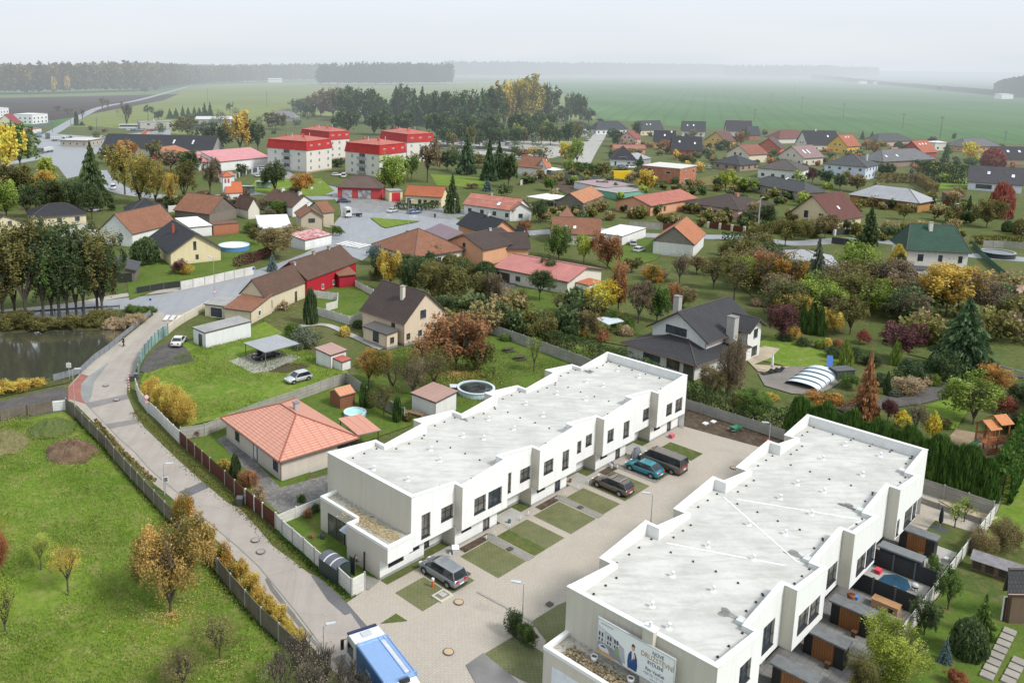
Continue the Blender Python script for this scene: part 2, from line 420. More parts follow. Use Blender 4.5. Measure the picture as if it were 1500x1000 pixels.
def window_u(par,u0,u1,v,z0,z1,door=False,rail=True,depth=.28,bars=1):
 vi=v-depth+.04;f=MB();t=.07
 X0,X1=u0+.01,u1-.01
 for(a,c,p,q)in((X0,X0+t,z0,z1),(X1-t,X1,z0,z1),(X0+t,X1-t,z0,z0+t),(X0+t,X1-t,z1-t,z1)):f.box(a,c,-(vi+.03),-(vi-.03),p,q)
 for k in range(bars):
  m=X0+(X1-X0)*(k+1)/(bars+1)
  if X1-X0>.9:f.box(m-.04,m+.04,-(vi+.028),-(vi-.03),z0+t,z1-t)
 o=f.build('door' if door else 'window',DARK,par)
 MB().box(X0+t,X1-t,-(vi+.005),-(vi-.005),z0+t,z1-t).build('door_panel' if door else 'pane',DARK if door==2 else(CURT if random.random()<.6 else GL),o)
 s=MB();s.box(u0,u1,-(v+.05),-(vi+.03),z0-.03,z0+.02);s.build('threshold' if door else 'sill',DARK,o)
 if rail:
  r=MB();r.box(u0+.002,u1-.002,-(v-.02),-(v-.05),z0+.9,z0+.95)
  r.build('safety_rail',DARK,o)
 return o
def terrace(label,plus,minus,u0,u1,zr,endv,low,pw,gf,zb=2.15,vback=0):
 """plus/minus: sections (ua, ub, v, z_top_a, z_top_b) on the +v and -v sides"""
 root=thing('terraced_building',label,'building',O0,BA)
 wl=MB()
 for i,s in enumerate(plus):
  ops=[w_[:4]for w_ in pw if s[0]<(w_[0]+w_[1])/2<s[1]]
  wall_u(wl,s[0],s[1],s[2],zb,s[3],s[4],ops)
  wl.face([lq(s[0],s[2],zb),lq(s[0],s[2]-3.2,zb),lq(s[1],s[2]-3.2,zb),lq(s[1],s[2],zb)],0)
 for a,b_ in zip(plus,plus[1:]):side_v(wl,a[1],min(a[2],b_[2]),max(a[2],b_[2]),zb,a[4],a[4],1)
 for s in minus:wall_u(wl,s[0],s[1],s[2],0,s[3],s[4],face=-1)
 for a,b_ in zip(minus,minus[1:]):side_v(wl,a[1],min(a[2],b_[2]),max(a[2],b_[2]),0,a[4],a[4],1)
 vp0,vm0,vp1,vm1=plus[0][2],minus[0][2],plus[-1][2],minus[-1][2]
 side_v(wl,u0,vm0,vp0,0 if not low else zb,minus[0][3],plus[0][3]);side_v(wl,u1,vm1,vp1,0,minus[-1][4],plus[-1][4],0)
 for g in gf:
  wall_u(wl,g[0],g[1],g[2],.3,zb+.1,zb+.1,[(a,c,max(z0,.3),z1)for a,c,z0,z1 in g[3]],depth=.2)
  wl.face([lq(g[0],g[2]+.02,0),lq(g[1],g[2]+.02,0),lq(g[1],g[2]+.02,.3),lq(g[0],g[2]+.02,.3)],2)
 for a,b_ in zip(gf,gf[1:]):
  side_v(wl,a[1],min(a[2],b_[2]),max(a[2],b_[2]),.3,zb+.1,zb+.1,1);side_v(wl,a[1]-.02,min(a[2],b_[2]),max(a[2],b_[2])+.02,0,.3,.3,2)
 side_v(wl,u0,vm0,gf[0][2],0,zb,zb);side_v(wl,gf[-1][1],vm1,gf[-1][2],0,zb,zb)
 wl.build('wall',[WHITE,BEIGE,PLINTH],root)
 cuts=sorted(set([x for s in plus+minus for x in s[:2]]))
 r=MB()
 def sec(ss,u):return[s for s in ss if s[0]-1e-6<=u<=s[1]+1e-6][0]
 for a,c in zip(cuts,cuts[1:]):
  if c-a<.05:continue
  m=(a+c)/2;vp=sec(plus,m)[2];vm=sec(minus,m)[2]
  r.face([lq(a,vm+.02,zr),lq(a,vp-.02,zr),lq(c,vp-.02,zr),lq(c,vm+.02,zr)][::-1])
 ro=r.build('roof',MEMB,root)
 pa=MB();cp_=MB();T=.36
 def seg(s,sgn,i,ss):
  a,c,v,za,zc=s;vi=v-T*sgn
  pa.face([lq(a,vi,zr),lq(c,vi,zr),lq(c,vi,zc),lq(a,vi,za)])
  ov=.04*sgn
  A0,A1=a-.0,c+.0
  if i+1<len(ss)and(ss[i+1][2]-v)*sgn<0:A1=c+.04
  if i>0 and(ss[i-1][2]-v)*sgn<0:A0=a-.04
  q=[lq(A0,vi-ov,za+.05),lq(A1,vi-ov,zc+.05),lq(A1,v+ov,zc+.05),lq(A0,v+ov,za+.05)]
  cp_.slab(q if sgn<0 else q[::-1],.06)
 for i,s in enumerate(plus):seg(s,1,i,plus)
 for i,s in enumerate(minus):seg(s,-1,i,minus)
 def ret(a,b_,sgn):
  u=a[1];lo,hi=min(a[2],b_[2]),max(a[2],b_[2]);z=a[4]
  outer=hi if sgn>0 else lo
  d=1 if(b_[2]-a[2])*sgn>0 else-1
  ua=u;ub=u+T*d;va,vb=(lo-T,hi)if sgn>0 else(lo,hi+T)
  pa.face([lq(ub,va,zr),lq(ub,vb,zr),lq(ub,vb,z),lq(ub,va,z)])
  ve=va if sgn>0 else vb
  pa.face([lq(ua,ve,zr),lq(ub,ve,zr),lq(ub,ve,z),lq(ua,ve,z)])
  q=[lq(min(ua,ub)-.03,va,z+.053),lq(max(ua,ub),va,z+.053),lq(max(ua,ub),vb,z+.053),lq(min(ua,ub)-.03,vb,z+.053)]
  cp_.slab(q[::-1],.06)
 for a,b_ in zip(plus,plus[1:]):ret(a,b_,1)
 for a,b_ in zip(minus,minus[1:]):ret(a,b_,-1)
 for(u,va,vb,za,zb_,d)in((u0,vm0,vp0,minus[0][3],plus[0][3],1),(u1,vm1,vp1,minus[-1][4],plus[-1][4],-1)):
  pa.face([lq(u+T*d,va,zr),lq(u+T*d,vb,zr),lq(u+T*d,vb,zb_),lq(u+T*d,va,za)])
  q=[lq(u-.04*d,va-.04,za+.056),lq(u-.04*d,vb+.04,zb_+.056),lq(u+T*d+.04*d,vb+.04,zb_+.056),lq(u+T*d+.04*d,va-.04,za+.056)]
  cp_.slab(q if d>0 else q[::-1],.06)
 pa.build('parapet',plain((.68,.68,.66),.7,var=.1,scale=.8),ro);cp_.build('coping',COPE,ro)
 k=0
 dot=MB().box(-.085,.085,-.07,.07,0,.09).mesh('vent_cap',plain((.02,.02,.02)))
 def put(me,nm,u,v,z=zr+.001,rz=0.):
  o=bpy.data.objects.new(nm,me);COL.objects.link(o);o.parent=root;o.location=lq(u,v,z);o.rotation_euler=(0,0,rz);return o
 for s in plus:
  n=3 if s[1]-s[0]<5.6 else 4
  for i in range(n):put(dot,'roof_anchor',s[0]+(s[1]-s[0])*(i+.5)/n+random.uniform(-.2,.2),s[2]-1.1,rz=.2)
 for s in minus:
  n=3 if s[1]-s[0]<5.6 else 4
  for i in range(n):put(dot,'roof_anchor',s[0]+(s[1]-s[0])*(i+.5)/n+random.uniform(-.2,.2),s[2]+1.0,rz=.2)
 for uu in[u0+11.5*j+(1.0 if j==0 else 0)for j in range(1 if vback else 0,5)]+[u1-1.1]:
  if uu>u1:continue
  for i in range(5):put(dot,'roof_anchor',uu+random.uniform(-.15,.15),vm0+2+(vp0-vm0-3.6)*i/4.3,rz=.5)
 ven=MB().lathe([(.07,0),(.07,.35),(.16,.37),(.16,.44),(0,.46)],10).lathe([(.24,0),(.2,.03),(.07,.06)],10).mesh('vent_pipe',plain((.78,.78,.76)),True)
 for uu in[u0+3.2+5.75*j for j in range(int((u1-u0)/5.75))]:
  for f_ in(.36,.62):
   put(ven,'vent_pipe',uu+random.uniform(-1,1),vm0+(vp0-vm0)*(f_+random.uniform(-.07,.07)))
 for w_ in pw:
  s=[s for s in plus if s[0]<(w_[0]+w_[1])/2<s[1]][0]
  window_u(root,w_[0],w_[1],s[2],w_[2],w_[3],rail=w_[4]if len(w_)>4 else True)
 for g in gf:
  for(a,c,z0,z1)in g[3]:
   window_u(root,a,c,g[2],max(z0,.3),z1,door=(z0<.35),rail=False,depth=.2)
 return root
def wrect(tl,br,v,pad=0.):
 a=wp(*tl,v);c=wp(*br,v);return[a[0],c[0],c[1],a[1]]
F1,F0=1.65,.65
cu=[3.1,8.75,15.35,20.35,26.9,31.88,38.45,43.35,50.1]
LO,HI=6.5,7.15
plus1=[(cu[i],cu[i+1],F0 if i%2==0 else F1,HI if i%2==0 else LO,LO if i%2==0 else HI)for i in range(8)]
cb=[3.1,9.5,15.0,21.2,26.6,32.7,38.2,44.0,50.1]
minus1=[(cb[i],cb[i+1],-11.3 if i%2==0 else-9.95,HI if i%2==0 else LO,LO if i%2==0 else HI)for i in range(8)]
wpx=[((617.6,755),(630,783),F0),((646.4,745),(664,756),F0),((695,731),(711.2,746),F1),((715.5,721),(734.5,734.5),F1),((743.8,693.5),(748.2,720),F0),((762.2,688.5),(776.8,699.5),F0),((797,677),(810,689),F1),((824.4,662),(832.6,684),F1),((844.4,648),(851,661),F0),((858.4,638.4),(866.6,650),F0),((890.4,631),(898.4,644),F1),((914,619),(921,638),F1),((942.4,600.4),(953,611),F0),((976.6,593),(984,605),F1),((990,586),(998.6,599),F1)]
pw1=[wrect(a,b,v)for a,b,v in wpx]
def clampw(w_,secs):
 s=[s for s in secs if s[0]<(w_[0]+w_[1])/2<s[1]][0]
 return[max(w_[0],s[0]+.2),min(w_[1],s[1]-.15),max(w_[2],2.3),w_[3]]
pw1=[clampw(w_,plus1)for w_ in pw1]
pw1.append([39.2+.0,39.2+.3,3.2,5.4])
gf1=[(.0,5.5,-.06,[(1.0,2.9,.9,2.0),(3.6,4.9,1.25,1.7)]),(5.5,8.65,-.75,[(6.0,6.9,.05,2.05)])]
for k,ur in enumerate((8.65,20.2,31.75,43.25)):
 e=ur+6.1 if k<3 else 50.0
 gf1.append((ur,e,.9,[(ur+.9,ur+2.3,1.3,1.75),(ur+4.0,ur+5.0,.05,2.05)]))
 if k<3:gf1.append((e,ur+11.55,-.6,[(e+2.3,e+3.3,.05,2.05)]))
T1=terrace('long white terraced block with cars parked along its stepped front',plus1,minus1,3.1,50.1,6.12,None,True,pw1,gf1)
lw=MB();zl=3.62
wall_u(lw,.0,3.1,.93,2.1,zl,zl);side_v(lw,.0,-4.6,.93,2.1,zl,zl,1);side_v(lw,.0,-4.6,-.06,0,2.1,2.1,1)
lw.face([lq(0,-4.6,0),lq(1.25,-4.6,0),lq(1.25,-4.6,zl),lq(0,-4.6,zl)][::-1],1)
side_v(lw,1.25,-10.1,-4.6,0,zl,zl,1);wall_u(lw,1.25,3.1,-10.1,0,zl,zl,face=-1)
lw.face([lq(0,.93,2.1),lq(0,-.06,2.1),lq(3.1,-.06,2.1),lq(3.1,.93,2.1)],0)
lw.build('low_wing_wall',[WHITE,BEIGE],T1)
LOWR=ground((.44,.42,.36),(.52,.50,.45),(.22,.18,.10),.8,6.,name='weathered_low_roof',rough=.9)
b=MB();zf=3.36
b.face([lq(.02,-4.6,zf),lq(.02,.91,zf),lq(3.1,.91,zf),lq(3.1,-4.6,zf)][::-1]);b.face([lq(1.27,-10.08,zf),lq(1.27,-4.6,zf),lq(3.1,-4.6,zf),lq(3.1,-10.08,zf)][::-1])
lo=b.build('low_wing_roof',LOWR,T1)
c=MB()
def cope(c,u0,u1,v0,v1,z):c.box(u0,u1,-v1,-v0,z-.26,z)
cope(c,-.04,.34,-4.64,.97,zl+.04);cope(c,.34,3.1,.6,.97,zl+.037);cope(c,1.21,1.55,-10.14,-4.64,zl+.034);cope(c,1.55,3.1,-10.14,-9.8,zl+.031);cope(c,.34,1.21,-4.64,-4.3,zl+.028)
c.build('coping',COPE,lo)
d=MB();d.box(1.19,1.22,6.3,8.9,.1,2.4);dd=d.build('patio_door',DARK,T1)
MB().box(1.165,1.185,6.45,7.5,.2,2.3).box(1.165,1.185,7.6,8.75,.2,2.3).build('pane',glassm((.07,.07,.06),.1),dd)
b=MB();b.slab([(1.2,4.7,2.55),(1.2,6.0,2.55),(.2,6.0,2.25),(.2,4.7,2.25)],.04);b.build('awning',plain((.33,.36,.42),.5),T1)
b=MB().box(-.25,.02,-.55,-.45,2.35,2.55);
G1,G0=29.45,28.5
cg=[2.5,9.1,14.75,20.6,26.2,32.1,37.4,43.4,48.8]
plus2=[(cg[i],cg[i+1],G1 if i%2==0 else G0,HI if i%2==0 else LO,LO if i%2==0 else HI)for i in range(8)]
cm=[2.5,8.4,15.2,19.9,27.0,31.8,38.8,42.9,48.8]
minus2=[(cm[i],cm[i+1],17.8 if i%2==0 else 16.7,HI if i%2==0 else LO,LO if i%2==0 else HI)for i in range(8)]
wpx2=[((1118.8,920),(1132,942),G0),((1170,902),(1182.8,914),G1),((1186.8,886),(1199,898),G1),((1213,834),(1224,848),G0),((1256,820),(1266,831),G1),((1270,806),(1280,818),G1),((1293,762),(1299,776),G0),((1326,750),(1335,762),G1),((1337,739),(1345,751),G1),((1084,978),(1098,992),G1)]
pw2=[clampw(wrect(a,b,v),plus2)for a,b,v in wpx2]
gf2=[]
for k in range(4):
 a=2.5+11.6*k;e=min(a+11.6,48.8)
 gf2.append((a,a+6.2,27.6,[(a+.8,a+3.6,.05,2.05)]));gf2.append((a+6.2,e,27.0,[(a+7.2,a+9.4,.05,2.05)]))
T2=terrace('long white terraced block with a large billboard on its end wall',plus2,minus2,2.5,48.8,6.12,None,True,pw2,gf2,vback=1)
lw=MB()
side_v(lw,-.2,17.9,29.0,0,zl,zl,1);wall_u(lw,-.2,2.5,17.9,0,zl,zl,face=-1);wall_u(lw,-.2,2.5,29.0,0,zl,zl)
lw.build('low_wing_wall',[WHITE,BEIGE],T2)
b=MB();b.face([lq(-.2,17.9,zf),lq(-.2,29,zf),lq(2.5,29,zf),lq(2.5,17.9,zf)][::-1]);lo=b.build('low_wing_roof',LOWR,T2)
c=MB();cope(c,-.24,.12,17.86,29.04,zl+.04);cope(c,.12,2.5,17.86,18.22,zl+.037);cope(c,.12,2.5,28.68,29.04,zl+.034);c.build('coping',COPE,lo)
b=MB()
rr=random.Random(3)
for i in range(1500):
 t=rr.random()**.8;u=1.0+rr.gauss(0,.33)-.2*t;v=19.0+9*t;s=rr.uniform(.04,.16);a=rr.uniform(0,6.3);z=zf+.01+abs(rr.gauss(0,.05))
 pts=[lq(u+s*math.cos(a+k)*(1 if k%2 else.5),v+s*math.sin(a+k),z+rr.uniform(0,.08))for k in(0,1.6,3.1,4.7)]
 b.face(pts,rr.choice((0,0,1)))
tag(b.build('dead_leaves',[plain((.30,.24,.14)),plain((.10,.075,.04))],T2),kind='stuff')
b=MB()
for i in range(900):
 t=rr.random();u=1.75+rr.gauss(0,.4);v=-6.5+6.6*t;s=rr.uniform(.04,.15);a=rr.uniform(0,6.3)
 b.face([lq(u+s*math.cos(a+k),v+s*math.sin(a+k),zf+.01+rr.uniform(0,.05))for k in(0,1.6,3.1,4.7)],rr.choice((0,1)))
tag(b.build('dead_leaves',[plain((.42,.34,.2)),plain((.28,.22,.12))],T1),kind='stuff')
ch=MB();va,vb=wpu(948,911,2.5)[0],wpu(963,925,2.5)[0]
ch.box(1.98,2.5,-vb,-va,zf,7.6);ch.box(1.9,2.62,-vb-.08,-va+.08,7.602,7.7,1)
ch.bar(lq(2.25,(va+vb)/2,7.7),lq(2.25,(va+vb)/2,8.1),.12,n=10,mi=1)
ch.build('chimney',[BEIGE,COPE],T2)
b=MB()
def strip(a,c,w_=.14):
 p=Vector(lq(*wl2(a)));q=Vector(lq(*wl2(c)));d=(q-p).normalized();n_=Vector((-d.y,d.x,0))*w_/2
 b.box(0,(q-p).length,-w_/2,w_/2,6.122,6.15,mat=Matrix.Translation(p)@Matrix.Rotation(math.atan2(d.y,d.x),4,'Z'))
def wl2(p):
 g=P(*p,6.12)-O0;return g.dot(UU),g.dot(VV)
strip((1060,728),(1168,823));strip((1079,731),(1262,761));strip((976,795),(1150,828));strip((1262,761),(1168,823),.05)
b.build('roof_seam',plain((.8,.8,.8)),T2)
for T_,secs in((T2,plus2),(T1,[])):
 for s in secs:
  if s[4]==LO:
   b=MB();b.box(s[1]+.05,s[1]+.75,-(G0-.42),-(G0-1.0),6.13,6.45);b.build('rain_outlet',plain((.55,.57,.55)),T_)
STAIN=ground((.16,.15,.15),(.34,.33,.32),None,.9,5.,name='rain_stain')
def blotch(T_,u,v,r,z=6.126):
 b=MB();pts=[]
 for i in range(22):
  a=2*math.pi*i/22;q=r*(1+.35*math.sin(3*a+u)+.25*rr.random());pts.append(lq(u+q*math.cos(a)*.8,v+q*math.sin(a)*1.1,z))
 b.face(pts[::-1]);b.build('water_stain',STAIN,T_)
for s in plus2[0:6:2]:blotch(T2,s[1]+.7,G0-1.9,.55)
blotch(T1,44.3,-9.0,.6);blotch(T1,21.0,-9.3,.35)
# -------- streets, lawns, paving
GRB=ground((.125,.215,.025),(.17,.25,.033),(.25,.26,.08),.11,1.7,name='lawn_grass')
GRC=ground((.085,.145,.022),(.11,.175,.028),(.16,.155,.05),.12,2.4,name='lawn_grass')
GRD=ground((.08,.115,.03),(.11,.14,.04),(.17,.15,.06),.2,2.4,name='dull_grass')  # duller, browner grass colour for some lawns and bays
VERGE=ground((.09,.125,.03),(.12,.15,.04),(.15,.12,.06),.3,3.,name='verge_grass')
ROADC=road((.39,.35,.315),rot=-2.3,patch=.1,name='old_concrete_street');PAVE=road((.42,.38,.33),rot=-2.3,patch=.1,name='pavement')
WET=road((.30,.31,.33),rot=.3,patch=.12,wet=.8,name='wet_asphalt');DKAS=road((.15,.15,.155),name='asphalt_patch')
CONC=road((.42,.41,.38),name='concrete');GRAV=ground((.15,.145,.14),(.22,.21,.20),(.32,.31,.29),.5,5.,name='gravel');GRAVD=ground((.10,.095,.09),(.14,.13,.125),None,.5,4.,name='dark_gravel')
SOIL=ground((.07,.05,.035),(.11,.08,.055),(.16,.13,.10),.4,4.,name='soil')
PAVER=bricks((.46,.41,.345),(.425,.38,.325),(.33,.295,.25),.42,.21,.025,rot=-BA,uv=False,big=.06,name='courtyard_pavers',bump=.4)
PAVERG=bricks((.27,.255,.235),(.33,.31,.28),(.17,.16,.14),.42,.21,.025,rot=-BA,uv=False,big=.08,name='grey_pavers',bump=.4)
GRID=bricks((.13,.15,.05),(.165,.165,.07),(.20,.19,.12),.30,.30,.035,rot=-BA+.78,uv=False,off=0.,big=.12,name='grass_pavers',bump=.4)
sheet('lawn',[(-700,700),(0,606),(90,598),(132,636),(200,712),(260,776),(340,868),(420,950),(520,1060),(700,1300),(-500,1300)],GRB)
sheet('gravel_lane',[(-500,660),(0,588),(95,566),(103,585),(97,602),(0,620),(-500,700)],GRAVD)
ribbon('pavement',[(-500,520),(-60,462),(0,457),(100,447),(180,433),(260,424),(330,409),(375,400),(445,377),(480,360)],2.6,PAVE)
ribbon('main_street',[(-500,545),(-60,478),(0,467),(100,456),(180,445),(255,436),(330,418),(385,402),(440,384),(480,366),(510,342)],7.5,WET)
sheet('junction',[(195,440),(300,424),(372,408),(392,415),(345,436),(306,449),(270,467),(245,485),(225,500),(200,512),(222,480),(236,466),(225,455)],WET)
sheet('pavement_corner',[(222,452),(240,459),(242,466),(217,483),(190,508),(160,531),(130,551),(119,563),(118,577),(127,593),(132,598),(100,588),(100,567),(120,545),(140,525),(185,492),(214,470)],PAVE)
LE=[(245,462),(237,466),(217,483),(190,508),(160,531),(130,551),(119,563),(118,577),(127,593),(154,621),(176,644),(198,663),(220,688),(242,707),(264,725),(293,754),(324,781),(348,801),(380,831),(404,860),(436,899),(460,931),(476,953),(520,1006),(600,1110)]
RE=[(306,449),(270,467),(245,485),(225,500),(205,530),(197,547),(187,560),(186,577),(197,603),(211,625),(238,651),(264,676),(293,702),(330,733),(353,746),(380,775),(399,799),(428,820),(452,839),(468,846),(489,864),(508,883),(534,914),(590,970),(680,1080)]
sheet('street',LE+RE[::-1],ROADC)
SE=[(100,585),(114,596),(141,623),(167,647),(183,667),(205,689),(227,711),(249,728),(286,763),(315,790),(364,840),(390,872),(420,904),(449,939),(468,962),(515,1012),(590,1110)]
sheet('pavement',LE[8:]+SE[::-1],PAVE,z=.11)
kb=MB()
for a,c in zip(LE[8:],LE[9:]):
 p,q=P(*a),P(*c);d=(q-p).normalized();nrm=Vector((-d.y,d.x,0))*.12
 kb.face([p+Vector((0,0,.115)),q+Vector((0,0,.115)),q+nrm*-1+Vector((0,0,.115)),p-nrm+Vector((0,0,.115))]);kb.face([p-nrm,q-nrm,q-nrm+Vector((0,0,.115)),p-nrm+Vector((0,0,.115))])
 kb.face([p,q,q+Vector((0,0,.115)),p+Vector((0,0,.115))])
tag(kb.build('kerb',plain((.19,.18,.17),.9)),kind='structure')
sheet('red_paving',[(119,548),(112,556),(100,568),(100,586),(112,592),(130,597),(121,585),(118,577),(119,563),(130,551)],bricks((.36,.14,.11),(.42,.17,.13),(.25,.12,.1),.2,.1,.01,rot=.4,uv=False,name='red_pavers'))
sheet('grey_shoulder',[(119,563),(130,551),(160,531),(150,545),(138,560),(134,580),(130,592),(124,590),(118,577)],road((.27,.28,.27)))
sheet('asphalt_patch',[(125,591),(190,577),(195,583),(131,599)],road((.24,.225,.22)))
sheet('asphalt_patch',[(153,622),(207,613),(211,619),(160,629)],road((.24,.225,.22)))
sheet('asphalt_patch',[(262,721),(300,705),(310,713),(274,729)],DKAS)
sheet('asphalt_patch',[(455,843),(470,845),(489,861),(508,881),(513,899),(505,902),(480,880)],DKAS)
sheet('asphalt_patch',[(508,883),(514,881),(560,940),(548,948),(512,896)],DKAS)
sheet('asphalt_patch',[(480,966),(520,955),(560,1000),(530,1040)],DKAS)
sheet('pavement',[(392,846),(400,860),(450,925),(478,958),(474,961),(446,930),(396,866),(388,850)],road((.2,.19,.18)),z=.116)
sheet('verge',[(190,550),(199,552),(202,575),(229,606),(263,649),(330,706),(404,774),(450,815),(517,874),(508,884),(489,865),(468,847),(452,840),(428,821),(399,800),(380,776),(353,747),(330,734),(293,703),(264,677),(238,652),(211,626),(197,604),(186,578)],VERGE)
def zebra(p,q,n,ln,w_=.5):
 a,c=P(*p),P(*q);d=(c-a)/n;L=Vector((-d.y,d.x,0)).normalized()*ln/2;u=d.normalized()*w_/2;m=MB();z=Vector((0,0,.26))
 for i in range(n+1):
  o=a+d*i;m.face([o-u-L+z,o+u-L+z,o+u+L+z,o-u+L+z])
 o=m.build('zebra_crossing',road((.75,.75,.73)));return tag(o,kind='structure')
zebra((244,467),(262,467),2,3.0,.75)
sheet('junction',[(488,330),(500,315),(498,300),(488,290),(485,282),(500,283),(560,300),(600,310),(650,315),(672,322),(690,335),(668,343),(630,340),(595,338),(585,350),(560,362),(545,372),(530,382),(505,372),(498,356),(510,345),(500,335)],WET)
sheet('grass_island',[(542,320),(616,325),(566,335),(559,333)],GRB,z=.3)
ribbon('street',[(488,290),(440,290),(390,283),(340,286),(290,292),(230,288),(180,280),(150,262),(142,250)],8,WET)
ribbon('street',[(690,333),(760,342),(860,336),(930,344),(1020,347),(1100,349),(1160,357),(1240,352),(1300,355),(1400,372),(1520,382)],6,WET)
ribbon('street',[(850,242),(862,222),(877,200),(882,190)],8.5,CONC)
ribbon('street',[(-60,250),(40,235),(70,225),(62,205),(85,190),(120,170),(150,157),(200,147.5),(240,137),(290,122.5)],8,WET)
sheet('yard',[(55,206),(75,196),(130,200),(190,196),(250,190),(250,205),(190,205),(150,222),(126,232),(118,248),(115,258),(98,262),(85,245),(58,232)],WET)
sheet('yard',[(640,206),(870,208),(860,224),(780,236),(700,226),(640,216)],CONC)
sheet('yard',[(360,237),(400,238),(440,262),(470,270),(500,276),(505,284),(440,288),(400,262),(365,255)],WET)
sheet('yard',[(500,296),(520,290),(640,300),(700,312),(660,322),(580,312),(530,312)],road((.25,.25,.25),wet=.6))
sheet('meadow',[(380,262),(470,262),(490,280),(470,288),(400,287),(360,278)],GRB)
sheet('lawn',[(630,255),(720,262),(720,276),(640,272)],GRB)
zebra((502,357),(533,362),5,5,1.0)
cy=[P(534,866),P(508,884),P(534,914),P(590,972),P(690,1090),Q(-8,34),Q(60,34),Q(58,14),Q(56.4,-1.),Q(51,-1),Q(51,.9),Q(0,.9),Q(-.2,-4.4)]
sheet('courtyard',cy,PAVER,world=True)
sheet('rough_ground',[Q(56.5,-2),Q(57,14.5),Q(52.5,14),Q(51.2,5),Q(50.3,-2),Q(50.3,-11)],SOIL,world=True)
kerbm=plain((.45,.43,.39),.9)
def rquv(name,a,c,d,e,m):return sheet(name,[Q(a,d),Q(c,d),Q(c,e),Q(a,e)],m,world=True)
rquv('drive',3.4,5.6,2.0,5.6,GRID)
for a,c,m in((-.3,3.2,GRID),(3.9,6.2,GRID),(8.0,12.0,GRID),(13.2,15.0,GRD),(15.0,17.9,GRID),(18.9,23.2,GRID),(24.4,27.6,GRID),(28.5,33.4,GRID),(35.1,38.2,GRID),(38.3,41.6,GRD),(42.4,45.2,GRD)):rquv('parking_bay',a,c,2.2 if a<30 else 2.6,6.8 if a>7 else 5.6,m)
rquv('soil_bed',8.8,12.9,1.25,2.1,SOIL);rquv('soil_bed',20.4,24.2,1.25,2.1,SOIL);rquv('soil_bed',31.9,35,1.25,2.2,SOIL)
for a in(6.3,16.2,27.8,39.3):rquv('doorstep',a-.9,a+2.3,-.3 if a>7 else.3,1.9,CONC)
for a in(12.1,23.4,34.4):rquv('garden_path',a,a+1.,1.4,6.9,PAVERG)
sheet('lawn_patch',[(557,915),(580,900),(597,911)],VERGE)
sheet('parking_bay',[(832,882),(818,887),(778,912),(800,940),(796,955),(830,925)],GRID);
sheet('lawn_patch',[(708,960),(755,932),(796,958),(796,1010),(770,1000),(740,985)],GRID)
sheet('asphalt_drive',[(682,976),(708,958),(742,985),(790,1030),(740,1080)],road((.2,.195,.19)))
sheet('soil_bed',[(742,925),(770,913),(790,935),(765,945)],SOIL)
for i in range(1,4):rquv('parking_bay',2.5+11.6*i-3.2,2.5+11.6*i+1.5,12.3,16.3,GRID)
sheet('drain_channel',[Q(5.0,6.9),Q(5.25,6.9),Q(5.6,12.6),Q(5.35,12.6)],plain((.3,.28,.25)),world=True)
sheet('lawn',[(205,560),(222,528),(262,505),(280,500),(370,480),(392,470),(420,490),(455,520),(500,530),(515,556),(440,582),(330,612),(265,628),(245,600)],GRB)
sheet('yard',[(205,545),(212,528),(232,508),(258,498),(275,513),(285,531),(240,539),(216,548)],GRAVD)
sheet('carport_floor',[(335,530),(388,513),(441,524),(402,545),(372,548)],CONC)
sheet('soil_patch',[(392,546),(420,533),(455,533),(450,540),(418,548)],SOIL)
sheet('garden',[(262,640),(330,614),(440,584),(520,557),(605,585),(640,600),(600,625),(530,650),(480,660),(420,740),(404,772),(330,705)],GRC)
sheet('gravel_bed',[(318,645),(335,636),(411,716),(482,696),(520,700),(500,725),(470,732),(440,748),(408,752),(380,728),(370,700)],GRAV)
sheet('garden_plot',[(410,752),(440,748),(475,730),(490,780),(555,852),(532,865),(515,874),(470,830),(430,797)],GRC)
sheet('paving',[(518,850),(530,842),(556,852),(540,866),(534,864)],PAVERG)
sheet('garden',[(515,556),(545,520),(600,510),(700,480),(820,520),(900,560),(830,560),(680,610),(640,600),(600,583)],GRC)
sheet('garden',[(455,425),(520,415),(545,440),(527,458),(520,475),(480,462),(462,450)],GRC)
sheet('garden',[(385,470),(440,440),(470,455),(460,490),(420,492)],ground((.12,.13,.045),(.09,.12,.03),(.2,.16,.08),.2,2.5,name='dry_grass'))
ribbon('garden_path',[(440,478),(478,477),(510,490),(545,506),(560,512)],1.4,CONC)
sheet('lawn',[(190,440),(185,410),(200,395),(330,350),(345,340),(375,352),(400,360),(370,375),(340,400),(260,415)],GRC)
sheet('concrete_yard',[(85,350),(100,335),(135,325),(145,345),(120,355)],CONC)
n=NT('pond_water');v=n.pos(sc3=(1,1,1));f=n.noise(v,.9,4,.6);f2=n.noise(n.pos(),.09,4,.6)
gl_=n.add('ShaderNodeBsdfGlossy');gl_.inputs['Roughness'].default_value=.09;gl_.inputs[0].default_value=(.85,.85,.8,1);wm=n.add('ShaderNodeMixShader');wm.inputs[0].default_value=.65
n.link(n.bsdf(n.mix(f2,(.09,.095,.07),(.16,.155,.12)),.2,.5,bump=f,bstr=.06,bdist=.05),wm.inputs[1]);n.link(gl_.outputs[0],wm.inputs[2]);WATER=n.out(wm.outputs[0])
sheet('bank',[(-700,520),(-60,486),(0,478),(100,466),(190,456),(222,455),(225,462),(185,494),(140,527),(118,547),(100,562),(0,583),(-60,592),(-700,700)],ground((.06,.07,.03),(.09,.10,.035),(.14,.11,.06),.3,2.2,name='bank'))
sheet('pond',[(-700,545),(-60,495),(0,490),(60,487),(120,485),(165,485),(183,486),(160,512),(140,523),(110,545),(85,553),(50,560),(20,565),(-60,580),(-700,680)],WATER)
